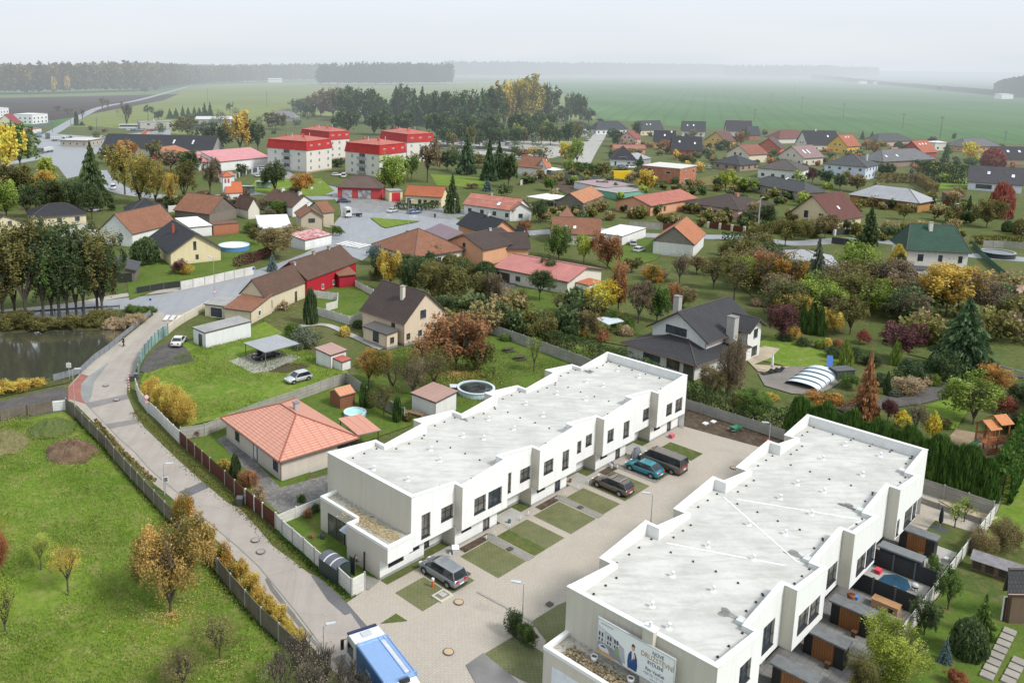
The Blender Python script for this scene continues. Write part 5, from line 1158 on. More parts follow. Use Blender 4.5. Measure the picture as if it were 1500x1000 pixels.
# -------- planting, read off region by region
T=tree
T('round',250,900,772,128,'oak','large orange brown tree on the lawn beside the wooden fence',trunk=.16)
T('sparse',100,872,795,50,'gold','thin young tree with few golden leaves on the lawn',trunk=.3)
T('sparse',60,835,785,44,'ygreen','small leaning tree with yellow green leaves on the lawn',trunk=.35)
T('sparse',8,930,850,70,'ygreen','thin yellow green fruit tree cut by the left edge',trunk=.2)
T('shrub',-12,835,770,60,'redor','red orange bush cut by the left edge of the lawn')
T('sparse',322,968,900,92,'olive','small olive green apple tree beside the fence end',trunk=.25)
T('sparse',268,1010,950,80,'obrown','low fruit tree with brown tinged leaves at the bottom edge',trunk=.2)
T('shrub',268,772,722,40,'orgreen','shrub with orange tips where the fence meets the pavement')
T('shrub',300,812,765,40,'gold','golden shrub growing through the wooden fence')
T('shrub',325,835,790,36,'orgreen','green shrub spilling onto the pavement')
for i,(x,y)in enumerate(((352,838),(366,856),(381,873),(395,889),(409,905),(423,921),(437,938))):
 T('shrub',x,y+8,y-18,30,'gold','low golden bush in the row between fence and pavement','low golden bushes between fence and pavement')
for i,(x,y,t,w_)in enumerate(((440,1010,930,70),(475,1020,950,66),(505,1030,962,60),(410,1025,955,70),(455,1050,985,90),(530,1045,985,60))):
 T('bare',x,y,t,w_,'bareb','bare twiggy bush beside the blue lorry','bare twiggy bushes at the bottom edge')
for x,y,t,w_ in((222,585,553,36),(238,598,560,40),(254,612,566,44),(268,625,578,42)):
 T('shrub',x,y,t,w_,'gold','olive gold bush behind the white slab fence','olive gold bushes behind the white slab fence')
PT=[(-42,474,335,62),(5,472,328,66),(38,470,322,60),(64,468,330,56),(87,466,322,54),(99,465,345,40),(123,462,338,60),(143,461,333,58)]
for x,y,t,w_ in PT:T('tall',x,y,t,w_*1.6,'olive' if x%3==2 else 'dgreen','tall slim tree of the dark row along the pond road','tall dark trees along the pond road',trunk=.2)
for x,y,t,w_ in((-30,480,455,60),(20,482,458,50),(60,483,462,50),(100,482,462,44),(135,480,460,40),(30,475,455,60),(150,470,452,44)):
 T('shrub',x,y,t,w_,'olive','low scrub on the far pond bank','low scrub on the far pond bank')
for x,y,t,w_ in((168,484,466,34),(185,482,465,36),(200,475,458,30)):T('shrub',x,y,t,w_,'tan','clump of dry reeds at the pond corner','dry reeds at the pond corner')
for x,y,t,w_ in((-20,578,560,44),(8,575,556,40),(32,571,556,36),(55,565,552,30)):T('shrub',x,y,t,w_,'gold','clump of golden reeds on the near pond bank','golden reeds on the near pond bank')
for x,y,t,w_ in((210,462,448,26),(195,458,446,24),(222,458,449,20)):T('shrub',x,y,t,w_,'green','low green growth beside the pond railing','green growth at the top of the railing')
for i,x in enumerate((-55,-18,22,76,112,150)):T('tall',x,466-i*.7,340+(i*37)%14,72,'green' if i%3==0 else 'dgreen','tall slim tree of the dark row along the pond road','tall dark trees along the pond road',trunk=.16)
T('round',30,250,180,66,'green','big green tree at the left edge beside the yellow one')
T('round',10,262,182,56,'yellow','big bright yellow tree at the left edge')
T('round',20,300,235,70,'olive','olive tree below the bright yellow tree')
T('round',70,275,230,36,'ygreen','yellow green tree in front of the lorry yard')
T('round',66,300,250,44,'gold','golden topped tree left of the dark spruce')
T('round',10,325,258,50,'lgreen','light green tree at the left edge above the bungalow')
T('round',75,310,262,50,'dgreen','dark green tree above the dark roofed bungalow')
T('round',40,320,272,44,'dgreen','round dark green tree left of the bungalow ridge')
T('spruce',136,300,210,52,'dgreen','tall dark spruce left of the birches')
T('round',110,312,262,40,'dgreen','dark bushy tree at the foot of the tall spruce')
T('round',135,322,268,40,'dgreen','dark tree right below the tall spruce')
T('tall',183,285,210,46,'birch','broad birch with orange top, left of its group',trunk=.15)
T('tall',205,300,222,50,'birch','large yellow green birch in the middle of its group',trunk=.12)
T('tall',228,302,232,40,'birch','yellow green birch behind the pavilion house',trunk=.12)
T('round',187,245,205,34,'orange','orange crowned tree before the dark barn')
T('tall',250,306,252,26,'gold','slender golden birch beside the chapel road',trunk=.2)
T('tall',270,302,235,40,'olive','tall olive birch left of the rust coloured one',trunk=.2)
T('tall',308,290,228,36,'brown','brown birch beside the chapel',trunk=.25)
T('round',250,252,220,44,'brown','brown tree below the dark barn')
T('round',275,256,222,44,'dgreen','dark brown green tree below the pink hall')
T('round',222,235,205,30,'olive','olive tree before the long dark barn')
T('round',155,240,213,24,'olive','small olive tree before the barn end')
T('round',403,285,238,46,'dgreen','dark round tree left of the orange one on the meadow',trunk=.15)
T('round',440,291,252,38,'orange','orange tree on the meadow by the apartment blocks',trunk=.3)
T('round',354,258,240,18,'dgreen','small round dark tree beside the kiosk')
T('round',352,228,165,46,'gold','large golden orange tree behind the pink hall')
T('round',322,222,180,40,'dgreen','dark tree left of the golden orange one')
T('round',298,205,178,34,'greyg','grey green tree before the white warehouse')
T('round',275,200,172,44,'olive','olive tree right of the flat office')
T('round',378,224,176,36,'dgreen','dark tree between the golden tree and the red mansards')
T('round',404,190,165,36,'olive','olive tree above the left red mansard')
T('bare',186,186,152,28,'brown','half bare tree before the white coach')
T('pine',217,177,153,20,'pinegreen','lone dark pine behind the flat office')
T('round',232,177,162,14,'pinegreen','small dark pine right of the lone pine')
for x,t,w_ in((249,160,12),(258,159,12),(268,156,10),(276,158,12),(285,157,12),(292,158,12),(300,152,14),(308,151,12)):
 T('spruce',x,174,t,w_,'pinegreen','small dark conifer in the row before the light meadow','small dark conifers before the light meadow')
T('pine',337,170,150,14,'pinegreen','single pine at the right end of the conifer row')
T('column',112,184,166,6,'pinegreen','thin columnar conifer beside the far road')
for x,y,t,w_ in((150,162,143,14),(158,160,145,12),(178,158,148,10),(121,176,160,12),(100,168,158,20),(85,163,155,24)):
 T('bare',x,y,t,w_,'brown','half bare roadside tree at the ploughed field','half bare trees at the ploughed field')
T('spruce',120,184,178,10,'pinegreen','low juniper beside the columnar conifer')
T('round',430,350,332,0+64,'obrown','wide brownish fruit tree in the garden right of the blue pool',trunk=.1)
T('round',400,378,334,66,'obrown','large olive brown tree above the slab wall')
T('round',378,360,330,30,'olive','olive bush at the edge of the pool lawn')
T('shrub',368,342,325,26,'green','round green bush behind the pool lawn')
T('round',405,315,294,34,'green','green tree beside the blotchy white roof')
T('round',352,303,290,34,'brown','brown bush between chapel and junction')
T('shrub',282,312,303,34,'maroon','dark maroon bush beside the grey shed')
T('spruce',399,398,372,20,'bluesp','small blue spruce behind the farmhouse')
T('ball',213,386,345,42,'dgreen','round dark bush below the white barn gable')
T('shrub',262,402,380,30,'maroon','dark reddish bush before the cream gable')
T('shrub',274,403,386,18,'gold','yellow bush before the cream gable')
T('ball',134,336,323,10,'dgreen','small dark bush beside the barn corner')
T('shrub',494,345,330,22,'green','green bush beside the junction garage')
T('column',455,475,428,19,'dgreen','dark columnar cypress behind the carport')
T('shrub',452,510,478,50,'greyg','grey green bush behind the carport')
T('shrub',430,495,472,30,'green','green bush at the head of the carport')
T('ball',505,492,476,16,'gold','small golden bush in the flower bed')
T('ball',525,480,468,18,'dgreen','clipped dark bush at the corner of the cream house')
T('shrub',415,455,440,18,'tan','dry shrub before the farmhouse wall')
T('shrub',455,432,422,26,'tan','dry grass clump before the farmhouse')
T('round',540,568,512,62,'orgreen','orange and green autumn tree beside the small white shed',trunk=.25)
T('sparse',575,575,520,56,'olive','sparse olive tree behind the thujas',trunk=.15)
T('sparse',605,580,525,56,'brown','sparse brown tree behind the rusty roofed shed',trunk=.15)
T('sparse',562,610,562,50,'olive','small olive tree inside the concrete fence',trunk=.2)
T('round',668,545,460,92,'rust','large rust red tree beside the cream house',trunk=.2)
T('sparse',625,545,488,70,'rust','thinning rusty tree before the cream house gable',trunk=.2)
T('sparse',635,568,512,80,'olive','sparse olive tree in front of the rust red tree',trunk=.15)
T('round',700,545,500,44,'olive','dark olive tree right of the rust red tree',trunk=.15)
T('column',532,596,562,12,'thuja','slim thuja at the fence behind the timber shed')
T('column',542,598,566,12,'thuja','slim thuja second from the timber shed')
T('column',582,618,584,14,'thuja','slim thuja at the corner of the white terrace')
T('shrub',598,618,606,16,'olive','small bush beside the corner thuja')
T('sparse',722,558,534,16,'lgreen','thin sapling on the lawn behind the terrace',trunk=.4)
T('sparse',782,546,490,28,'lgreen','young light green tree before the slab fence',trunk=.25)
T('sparse',850,528,508,28,'lgreen','young tree with few leaves beside the slab fence',trunk=.2)
T('ball',740,500,488,16,'green','small green bush before the slab fence')
for x,y,t,w_,c in((345,700,667,16,'dgreen'),):T('column',x,y,t,w_,c,'dark upright conifer in the bungalow front garden')
T('shrub',365,712,688,34,'rust','brown red bush in the bungalow front garden')
T('shrub',378,735,712,28,'tan','pale flowering grass in the bungalow front garden')
T('shrub',330,690,672,18,'gold','yellow bush behind the brown fence')
T('shrub',287,640,626,18,'maroon','dark red bush at the start of the brown fence')
T('shrub',441,736,722,16,'green','green herb clump on the grey gravel')
T('shrub',450,760,744,16,'rust','reddish bush in the terrace corner garden')
T('shrub',462,752,738,16,'dgreen','dark potted bush beside the terrace wing')
T('round',572,428,362,40,'gold','yellow green tree behind the steep brown roof')
T('round',600,435,378,40,'dgreen','dark tree between the two olive ones')
T('round',556,412,372,36,'dgreen','dark bushy tree beside the red annex')
T('round',545,388,358,30,'bluesp','grey green willow beside the hipped house')
T('round',632,440,385,56,'olive','olive tree behind the cream gable')
T('round',665,450,390,60,'olive','large olive tree above the slab fence')
T('round',700,455,398,52,'olive','olive tree left of the grey gravel yard')
T('round',722,462,400,34,'brown','brown tree beside the ribbed red roof')
T('round',648,470,435,50,'dgreen','dark undergrowth tree above the slab fence')
T('round',610,375,350,0+30,'olive','small olive tree before the salmon gables')
T('shrub',600,392,376,40,'olive','olive bush before the hipped house')
T('round',790,442,396,44,'dgreen','gnarled dark apple tree before the red ribbed roof',trunk=.3)
T('round',808,415,375,1+32,'dgreen','dark tree behind the ribbed red roof')
T('round',818,380,330,44,'green','round green tree before the skylight house',trunk=.12)
T('round',855,385,345,32,'ygreen','yellow green tree right of the round green one')
T('round',890,392,338,52,'rust','brown red tree beside the parked cars',trunk=.1)
T('shrub',766,340,322,26,'rust','rusty shrub before the brown orange roof')
T('round',792,328,294,30,'dgreen','dark tree between white gable and farm roofs')
T('spruce',662,312,255,28,'dgreen','dark conifer beside the yellow house')
T('round',575,285,228,66,'lgreen','big light green tree in front of the right red mansards')
T('round',603,262,230,30,'green','green tree at the corner of the third block')
T('round',626,268,205,40,'brown','tall brown tree beside the right red mansards',trunk=.3)
T('round',573,275,262,14,'ygreen','little yellow bush behind the yellow garage')
T('shrub',495,245,232,24,'dgreen','dark bush between the front blocks')
T('spruce',683,255,200,32,'pinegreen','broad dark spruce behind the small lawn')
T('spruce',716,265,205,26,'pinegreen','dark spruce with blue foot right of the small lawn')
T('spruce',730,262,208,26,'pinegreen','dark spruce next to the barn yard')
T('spruce',714,280,262,18,'bluesp','little blue spruce at the lawn corner')
T('round',745,275,225,34,'dgreen','bushy dark tree left of the orange roofed barn')
T('round',655,250,222,36,'dgreen','dark scrub tree behind the brown tree')
T('round',690,276,268,22,'brown','low brown bush on the small lawn')
T('shrub',700,246,226,34,'olive','olive bush behind the spruces')
T('round',782,232,216,22,'gold','yellow tree beside the orange roofed barn')
T('round',765,232,218,18,'rust','rusty tree left of the yellow one')
T('round',828,240,208,22,'yellow','yellow tree left of the concrete road')
T('round',845,242,204,28,'lgreen','light green tree beside the concrete road')
T('round',835,258,234,26,'lgreen','lime green bush tree at the foot of the concrete road')
T('round',862,260,238,36,'green','green scrub tree at the end of the concrete road')
T('round',885,262,240,30,'olive','olive scrub tree before the arched dormer house')
T('round',808,280,260,28,'green','green bush tree in the ploughed plot')
T('round',945,284,250,38,'gold','golden olive tree before the unfinished house')
T('round',978,220,206,30,'rust','rusty tree before the slate roofed row')
T('ball',1014,200,192,14,'maroon','round maroon tree at the field edge')
T('round',932,205,178,16,'dgreen','dark conifer left of the slate roofed row')
T('round',905,215,192,30,'dgreen','dark tree before the pink gable')
T('round',898,208,188,20,'pinegreen','small dark spruce beside the pink gable')
T('spruce',938,245,228,14,'dgreen','small conifer right of the arched dormer house')
T('round',1003,244,226,30,'olive','olive bush behind the unfinished house')
T('round',1062,280,248,28,'ygreen','yellow green tree in the dry meadow')
T('round',1092,282,260,36,'lgreen','broad light green tree before the pink bungalow')
T('spruce',1053,275,255,14,'dgreen','small dark conifer in the dry meadow')
T('column',1063,325,305,16,'dgreen','dark conifer at the pink bungalow steps')
T('round',1095,335,308,32,'dgreen','dark bush tree right of the pink bungalow')
T('round',1120,335,300,30,'dgreen','dark tree left of the maroon roofed house')
T('round',1085,216,192,16,'rust','rusty tree behind the cream gable')
T('shrub',1060,220,205,24,'dgreen','dark bush before the yellow gable')
T('round',1090,208,190,16,'dgreen','dark tree between yellow gable and orange gable')
T('round',1280,228,205,40,'orgreen','orange and green trees beside the bright yellow house')
T('spruce',1263,204,192,8,'pinegreen','small pine behind the yellow house')
T('spruce',1277,204,193,8,'pinegreen','second small pine behind the yellow house')
T('ball',1316,219,206,12,'dgreen','round dark bush beside the red gable')
T('round',1421,240,208,26,'yellow','bright orange yellow tree in the right background')
T('ball',1454,246,216,30,'red','round dark red tree right of the orange yellow tree')
T('round',1362,215,200,16,'maroon','maroon tree behind the curved white roof')
T('spruce',1385,232,210,10,'thuja','slim conifer in front of the curved white roof')
T('ball',1192,218,206,4+12,'dgreen','clipped bush before the mauve roof')
T('round',1182,240,224,18,'maroon','maroon tree below the mauve roof')
T('shrub',1210,226,217,24,'orange','orange hedge below the yellow gable')
T('round',1190,268,246,22,'maroon','dark red tree beside the white bungalow')
T('round',1213,272,248,30,'pinegreen','dark spruce group before the pale blue house')
T('round',1230,278,255,26,'dgreen','dark garden tree before the pale blue house')
T('round',1255,282,256,30,'obrown','olive brown tree before the pale blue house')
T('ball',1212,277,267,14,'ygreen','yellow round bush behind the maroon roof')
T('spruce',1334,262,246,14,'bluesp','blue spruce before the clipped hedge')
T('round',1300,262,240,26,'dgreen','dark tree left of the clipped hedge')
T('ball',1465,320,265,32,'red','dark red ball shaped maple right of the maroon garden house')
T('round',1445,334,292,44,'olive','olive dome shaped tree below the red maple')
T('spruce',1418,318,288,18,'dgreen','dark conifer below the maroon garden house')
T('round',1392,325,300,28,'obrown','brownish bush left of the dark conifer')
T('column',1366,308,292,7,'dgreen','small dark thuja on the lawn')
T('ball',1365,290,277,10,'greyg','little grey bush beside the grey ribbed roof')
T('ball',1390,300,284,12,'dgreen','small round bush before the maroon garden house')
T('ball',1405,322,310,12,'olive','small round bush beside the olive dome')
T('ball',1476,340,322,16,'dgreen','dark round bush near the right edge')
T('ball',1495,345,318,20,'olive','olive round bush at the right edge')
T('larch',1272,360,300,34,'dgreen','tall dark larch left of the green roof')
T('round',1324,322,300,24,'olive','olive tree behind the green roof')
T('round',1240,340,322,20,'dgreen','dark tree beside the cream maroon roofed house')
T('column',1234,335,330,8,'dgreen','tiny thuja by the fence posts')
T('round',1208,350,315,40,'obrown','brown green tree before the cream maroon roofed house')
T('round',1150,360,318,44,'olive','large olive tree left of the cream gable')
T('round',1178,352,322,34,'olive','olive tree below the balcony gable')
T('round',1110,372,330,44,'olive','olive tree above the garden of larches')
T('column',1312,405,362,26,'gold','golden green columnar conifer beside the green roofed villa')
T('column',1315,418,375,22,'dgreen','dark columnar conifer beside the green roofed villa')
T('round',1258,425,358,70,'lgreen','large yellow green tree left of the green roofed villa')
T('sparse',1290,440,378,70,'brown','wide twiggy brown tree below the yellow green one')
T('sparse',1235,448,385,66,'brown','twiggy brown tree above the small cypresses')
T('larch',1192,445,350,40,'greyg','tall grey green larch before the ribbed hip roof')
T('round',1158,436,375,56,'orgreen','green tree with orange top')
T('sparse',1120,432,372,50,'olive','half bare tree right of the white gable')
T('sparse',1075,440,368,60,'olive','tall half bare tree above the villa roof')
T('sparse',1045,425,375,50,'olive','thin tree left of the half bare one')
T('round',1088,425,375,44,'lgreen','light green tree behind the villa')
T('round',1130,450,415,30,'greyg','grey green bush behind the villa')
T('sparse',995,415,370,40,'brown','bare brown tree before the orange roofed house')
T('round',1385,465,388,96,'gold','wide golden yellow tree before the white balcony',trunk=.3)
T('sparse',1440,470,400,70,'brown','twiggy dark tree right of the golden yellow one')
T('round',1490,480,440,50,'olive','olive tree at the right edge')
T('sparse',1345,455,418,36,'brown','small bare bush left of the golden tree')
T('spruce',1408,545,438,98,'pinegreen','large broad dark green spruce in the villa garden')
T('round',1312,530,472,66,'maroon','dark purple Japanese maple in the villa garden')
T('round',1145,500,445,46,'maroon','red purple maple right of the villa')
for x,y,t in((1174,488,447),(1186,490,450),(1201,492,454)):T('thuja',x,y,t,13,'thuja','slim pointed cypress in the trio beside the maples','three slim pointed cypresses')
T('round',1245,490,438,60,'olive','broad olive tree right of the three cypresses')
T('round',1222,492,452,36,'gold','golden brown tree right of the three cypresses')
T('shrub',1265,504,482,24,'red','small red bush left of the purple maple')
T('shrub',1163,498,480,26,'gold','yellow bush below the cypress trio')
T('ball',1202,510,496,17,'lgreen','light green clipped ball bush at the lawn edge')
T('ball',1227,510,496,14,'rust','round rusty bush at the lawn edge')
T('ball',1212,512,494,12,'gold','small golden bush between two ball bushes')
for x,y,t,w_,c in((1180,508,494,24,'dgreen'),(1222,524,506,30,'dgreen'),(1250,528,508,34,'dgreen'),(1275,534,516,34,'dgreen'),(1150,500,488,26,'dgreen')):
 T('shrub',x,y,t,w_,c,'low dark shrub in the bed round the villa lawn','low dark shrubs round the villa lawn')
T('thuja',1238,536,501,18,'lgreen','light green cone shaped conifer at the lawn tip')
T('thuja',1312,535,500,16,'lgreen','light green cone shaped conifer before the purple maple')
T('thuja',1298,578,548,10,'dgreen','narrow dark conifer beside the rusty larch')
T('ball',1290,565,545,20,'dgreen','dark round bush behind the rusty larch')
T('shrub',1342,560,527,54,'pinegreen','dense dark juniper bush before the large spruce')
T('shrub',1378,560,515,46,'dgreen','dark bush at the foot of the large spruce')
T('shrub',1330,576,552,50,'tan','pale ornamental grass beside the gravel path')
T('ball',1310,580,570,20,'greyg','grey lavender mound beside the gravel path')
T('shrub',1355,566,552,22,'tan','small pale grass tuft at the path bend')
T('thuja',1370,566,550,14,'lgreen','small green cone conifer at the path bend')
T('ball',1385,560,552,10,'green','tiny clipped ball bush at the path bend')
T('shrub',1245,570,548,36,'green','green juniper beside the pool deck')
T('larch',1267,612,517,42,'rust','tall rusty brown larch behind the thuja hedge')
T('round',1205,602,570,56,'orange','orange pink bush tree behind the thuja hedge')
T('sparse',1250,612,578,40,'rust','russet bush left of the tall larch')
T('round',1300,618,585,28,'maroon','dark purple bush right of the tall larch')
T('sparse',1340,635,590,40,'brown','brown twiggy shrub above the thuja hedge')
T('shrub',1322,625,602,26,'yellow','yellow bush left of the brown twiggy shrub')
T('shrub',1365,645,605,24,'yellow','bright yellow shrub beside the playground')
T('round',1425,622,552,78,'lgreen','large yellow green tree beside the play tower',trunk=.15)
T('round',1455,580,536,50,'orange','bright orange tree beside the gravel path')
T('shrub',1382,628,612,26,'olive','olive shrub left of the large yellow green tree')
T('shrub',1475,605,578,40,'red','dark red bush behind the play tower')
T('shrub',1492,590,562,34,'dgreen','dark green bush at the right edge beside the red one')
T('shrub',1475,632,605,46,'dgreen','dark bush directly behind the play tower')
T('round',1064,590,490,50,'brown','tall brown tree before the villa',trunk=.06)
T('round',1042,592,538,40,'obrown','olive brown lower tree before the villa')
T('round',1105,618,572,56,'green','green leafed tree behind the far courtyard wall',trunk=.2)
T('round',1075,612,575,36,'olive','olive sapling behind the far courtyard wall',trunk=.3)
T('ball',1128,585,575,22,'gold','yellow bush beside the pool deck')
T('round',883,465,412,56,'yellow','brilliant yellow tree left of the villa',trunk=.1)
T('round',905,458,405,20,'yellow','thin yellow tree behind the brilliant one')
T('round',905,462,382,34,'rust','red brown tree behind the brilliant yellow tree')
T('round',935,475,412,40,'brown','dark bare looking tree right of the yellow tree')
T('round',962,470,412,40,'green','dense green tree left of the stone chimney',trunk=.08)
T('round',985,455,413,26,'rust','rusty tree beside the stone chimney')
T('round',953,425,388,36,'orgreen','orange brown bush tree behind the dense green tree')
T('round',1000,452,420,40,'obrown','brown tree behind the villa roof')
T('round',862,496,456,40,'obrown','yellow topped bush beside the slab fence')
T('shrub',895,486,450,24,'green','green bush left of the small pavilion')
T('shrub',918,485,465,24,'green','light bush before the small pavilion')
T('ball',916,492,476,24,'tan','pale grass clump before the small pavilion')
T('shrub',856,497,480,18,'gold','golden shrub beside the hedge')
T('shrub',880,500,482,26,'rust','rusty shrub beside the hedge')
T('spruce',890,473,458,16,'bluesp','small blue spruce before the pavilion')
T('spruce',966,462,448,12,'bluesp','tiny blue spruce left of the villa')
T('ball',1108,448,436,20,'tan','white flowered bush behind the villa')
T('sparse',820,462,428,40,'olive','low olive fruit tree in the orchard lawn')
T('sparse',850,470,438,44,'dgreen','low dark fruit tree in the orchard lawn')
T('sparse',762,450,424,34,'olive','thin fruit tree right of the gravel yard')
T('sparse',790,475,450,50,'green','fruit tree before the long hedge')
T('round',845,445,420,24,'dgreen','small dark tree at the shed corner')
T('round',925,400,378,30,'olive','olive bush right of the parked cars')
T('round',960,412,392,50,'brown','brown thicket tree below the orange roof')
T('round',1020,402,375,40,'obrown','thicket tree before the white gable wall')
T('round',1318,1000,918,110,'ygreen','large yellow green tree at the bottom beside the patios',trunk=.06)
T('round',1262,1030,965,60,'olive','olive green lower tree at the bottom edge',trunk=.06)
T('ball',1417,963,902,46,'dgreen','big dark green ball shaped shrub on the lawn')
T('larch',1437,935,872,42,'green','dark green conifer behind the ball shaped shrub')
T('round',1353,932,878,44,'dgreen','dark spruce like tree beside the patio fence end')
T('round',1388,895,835,40,'green','green bushy tree right of the slab fence')
T('spruce',1383,972,935,22,'bluesp','small grey blue spruce beside the ball shaped shrub')
T('shrub',1398,1004,978,30,'redor','small orange red maple at the bottom edge')
T('shrub',1470,805,760,46,'obrown','brown green bush beside the hen house')
T('shrub',1440,815,775,40,'obrown','second brown green bush left of the first')
T('sparse',1398,775,735,26,'lgreen','thin sapling on the sand strip',trunk=.3)
T('sparse',1412,765,728,24,'lgreen','second thin sapling on the sand strip',trunk=.3)
T('shrub',1370,840,812,24,'green','green bush at the end of the fence gap')
T('shrub',754,932,893,30,'dgreen','taller dark green bush beside the courtyard lamp')
T('shrub',770,945,912,34,'green','wider dark green bush in front of the courtyard lamp')
T('shrub',968,668,660,0+40,'dgreen','low dark heather beside the brown van')
# -------- tree belt behind the red roofs
rb=random.Random(21)
BELT=[(440,168,144,24,'greyg'),(452,172,150,24,'dgreen'),(470,170,133,34,'brown'),(488,172,128,34,'brown'),(505,178,130,30,'dgreen'),(518,176,126,32,'greyg'),(535,180,130,34,'dgreen'),(552,182,140,26,'dgreen'),(565,184,148,26,'pinegreen'),(580,178,130,28,'pinegreen'),(592,180,126,26,'dgreen'),(606,184,134,26,'pinegreen'),(618,182,131,24,'pinegreen'),(630,186,136,26,'dgreen'),(645,184,137,28,'dgreen'),(660,188,134,28,'dgreen'),(676,190,138,30,'pinegreen'),(690,188,132,28,'dgreen'),(705,192,134,28,'pinegreen'),(722,190,128,30,'dgreen'),(738,186,120,32,'gold'),(752,186,116,34,'birch'),(770,184,112,38,'birch'),(786,182,115,36,'birch'),(802,182,124,28,'dgreen'),(510,196,160,34,'dgreen'),(548,198,162,34,'dgreen'),(590,198,165,34,'dgreen'),(640,202,165,40,'dgreen'),(680,206,168,38,'dgreen'),(720,206,168,38,'dgreen'),(760,204,166,36,'dgreen'),(795,198,162,30,'dgreen')]
seen={}
for x,y,t,w_,c in BELT:
 nm={'greyg':'grey green','dgreen':'dark green','brown':'brown','pinegreen':'blackish green','gold':'golden','birch':'tall yellow brown'}[c]
 T('round' if c!='pinegreen' else 'spruce',x,y,t,w_*1.35,c,nm+' tree of the dense belt behind the red roofed blocks',nm+' trees of the belt behind the red roofed blocks',trunk=.1)
for x,y,t,w_,c,l in((836,178,136,22,'dgreen','round dark tree at the right end of the belt'),(850,180,141,26,'dgreen','broad dark tree standing clear of the belt'),(862,182,158,20,'dgreen','low dark tree beside the broad one'),(825,182,155,20,'dgreen','low dark tree between belt and broad tree')):
 T('round',x,y,t,w_,c,l,trunk=.1)
for i in range(16):
 x=650+i*13;T('round',x,214+rb.uniform(-4,6),186+rb.uniform(-8,8),rb.uniform(18,28),rb.choice(('dgreen','olive','dgreen','pinegreen')),'low dark tree along the car yard behind the blocks','low dark trees along the car yard')
for x,y,t in((756,208,180),(764,206,186),(800,200,176),(812,206,184),(740,204,184)):T('round',x,y,t,14,'ygreen','yellow green tree in the scrub left of the concrete road','yellow green trees in the scrub by the concrete road')
for x in(785,793,806,813):T('spruce',x,200,184,7,'pinegreen','small pointed conifer left of the concrete road','small pointed conifers left of the concrete road')
for grp,lab,col,area,n_ in(('garden shrubs behind the slab fence','low shrub in the thicket behind the long slab fence',('olive','dgreen','olive'),((655,455),(700,465),(760,480),(840,505)),18),('scrub between the streets','low scrub in the gardens right of the white gable',('olive','obrown','brown','dgreen'),((1062,385),(1100,395),(1180,400),(1240,440)),52),('scrub in the right hand gardens','low scrub below the green roofed villa',('brown','olive','obrown'),((1260,445),(1330,430),(1420,425),(1480,450)),44),('scrub below the junction','low scrub between hipped house and steep brown roof',('dgreen','olive'),((560,400),(610,395),(650,400),(700,410)),16),('bushes in the right background','garden bush among the houses near the field',('dgreen','olive','pinegreen','rust','obrown'),((900,215),(1050,228),(1200,235),(1440,245)),100),('bushes beside the residential street','garden bush along the residential street',('dgreen','olive','olive','obrown'),((780,322),(1000,322),(1150,335),(1400,352)),70),('bushes in the middle gardens','garden bush between the bungalows',('dgreen','olive','obrown'),((760,262),(950,268),(1150,290),(1420,305)),90),('bushes left of the junction','garden bush around the old barns',('dgreen','olive','brown'),((240,308),(330,300),(400,310),(440,300)),24),('trees in the car yard scrub','low scrub around the lorry yard',('dgreen','olive','brown'),((140,196),(200,240),(330,200),(420,180)),50),('bushes above the bungalow','dark bush above the long low bungalow',('dgreen','olive','dgreen'),((5,300),(60,300),(100,305),(170,300)),14)):
 FILL=[]
 for i in range(n_):
  t=i/(n_-1)*(len(area)-1.001);k=int(t);f_=t-k;x=area[k][0]*(1-f_)+area[k+1][0]*f_+rb.uniform(-12,12);y=area[k][1]*(1-f_)+area[k+1][1]*f_+rb.uniform(-12,12)
  p=P(x,y);s=1/mpp(p);hh=rb.uniform(2.2,4.6)*s;c=rb.choice(col)
  if n_>=50 and lab[:9]!='low scrub' or 'lorry' in lab:FILL.append((p,hh/s,hh/s*rb.uniform(.5,.85),c))
  else:T(rb.choice(('shrub','shrub','ball')),x,y,y-hh,hh*rb.uniform(1.0,1.7),c,lab,grp)
 if FILL:thicket(grp+', too many to tell apart',FILL,'shrub_thicket')
for grp,lab,col,(xa,xb,ya,yb),n_,hs in(('small trees of the right hand gardens','small tree in the dense gardens right of the villa',('olive','obrown','brown','lgreen','dgreen','gold'),(1130,1330,425,480),26,(5,8)),('small trees below the residential street','small tree in the gardens below the residential street',('olive','brown','dgreen','obrown','rust'),(1052,1128,380,428),16,(5,8)),('small trees at the right edge gardens','small tree in the gardens towards the right edge',('brown','olive','obrown','dgreen'),(1330,1510,430,520),22,(4,7)),('orchard trees behind the long slab fence','orchard tree behind the long slab fence',('olive','dgreen','obrown'),(640,900,455,500),20,(4,6.5)),('trees between the far gardens','tree between the houses near the large field',('dgreen','olive','rust','pinegreen','gold'),(880,1490,198,262),60,(3,6)),('trees in the central gardens','tree in the gardens between bungalows and street',('dgreen','olive','obrown','lgreen'),(700,1430,262,330),40,(3,6)),('trees around the car yard','tree in the scrub around the car yard',('dgreen','olive','greyg'),(600,860,190,250),46,(5,10)),('trees left of the red blocks','tree in the scrub left of the red blocks',('dgreen','olive','greyg','brown'),(230,470,168,200),30,(5,10))):
 FILL=[]
 for i in range(n_):
  x,y=rb.uniform(xa,xb),rb.uniform(ya,yb);p=P(x,y);s=1/mpp(p);hh=rb.uniform(*hs)*s
  if n_ not in(26,16):FILL.append((p,hh/s,hh/s*rb.uniform(.45,.65),rb.choice(col)))
  else:T(rb.choice(('round','round','sparse')),x,y,y-hh,hh*rb.uniform(.9,1.3),rb.choice(col),lab,grp,trunk=.1)
 if FILL:thicket(grp+' seen as one mass',FILL)
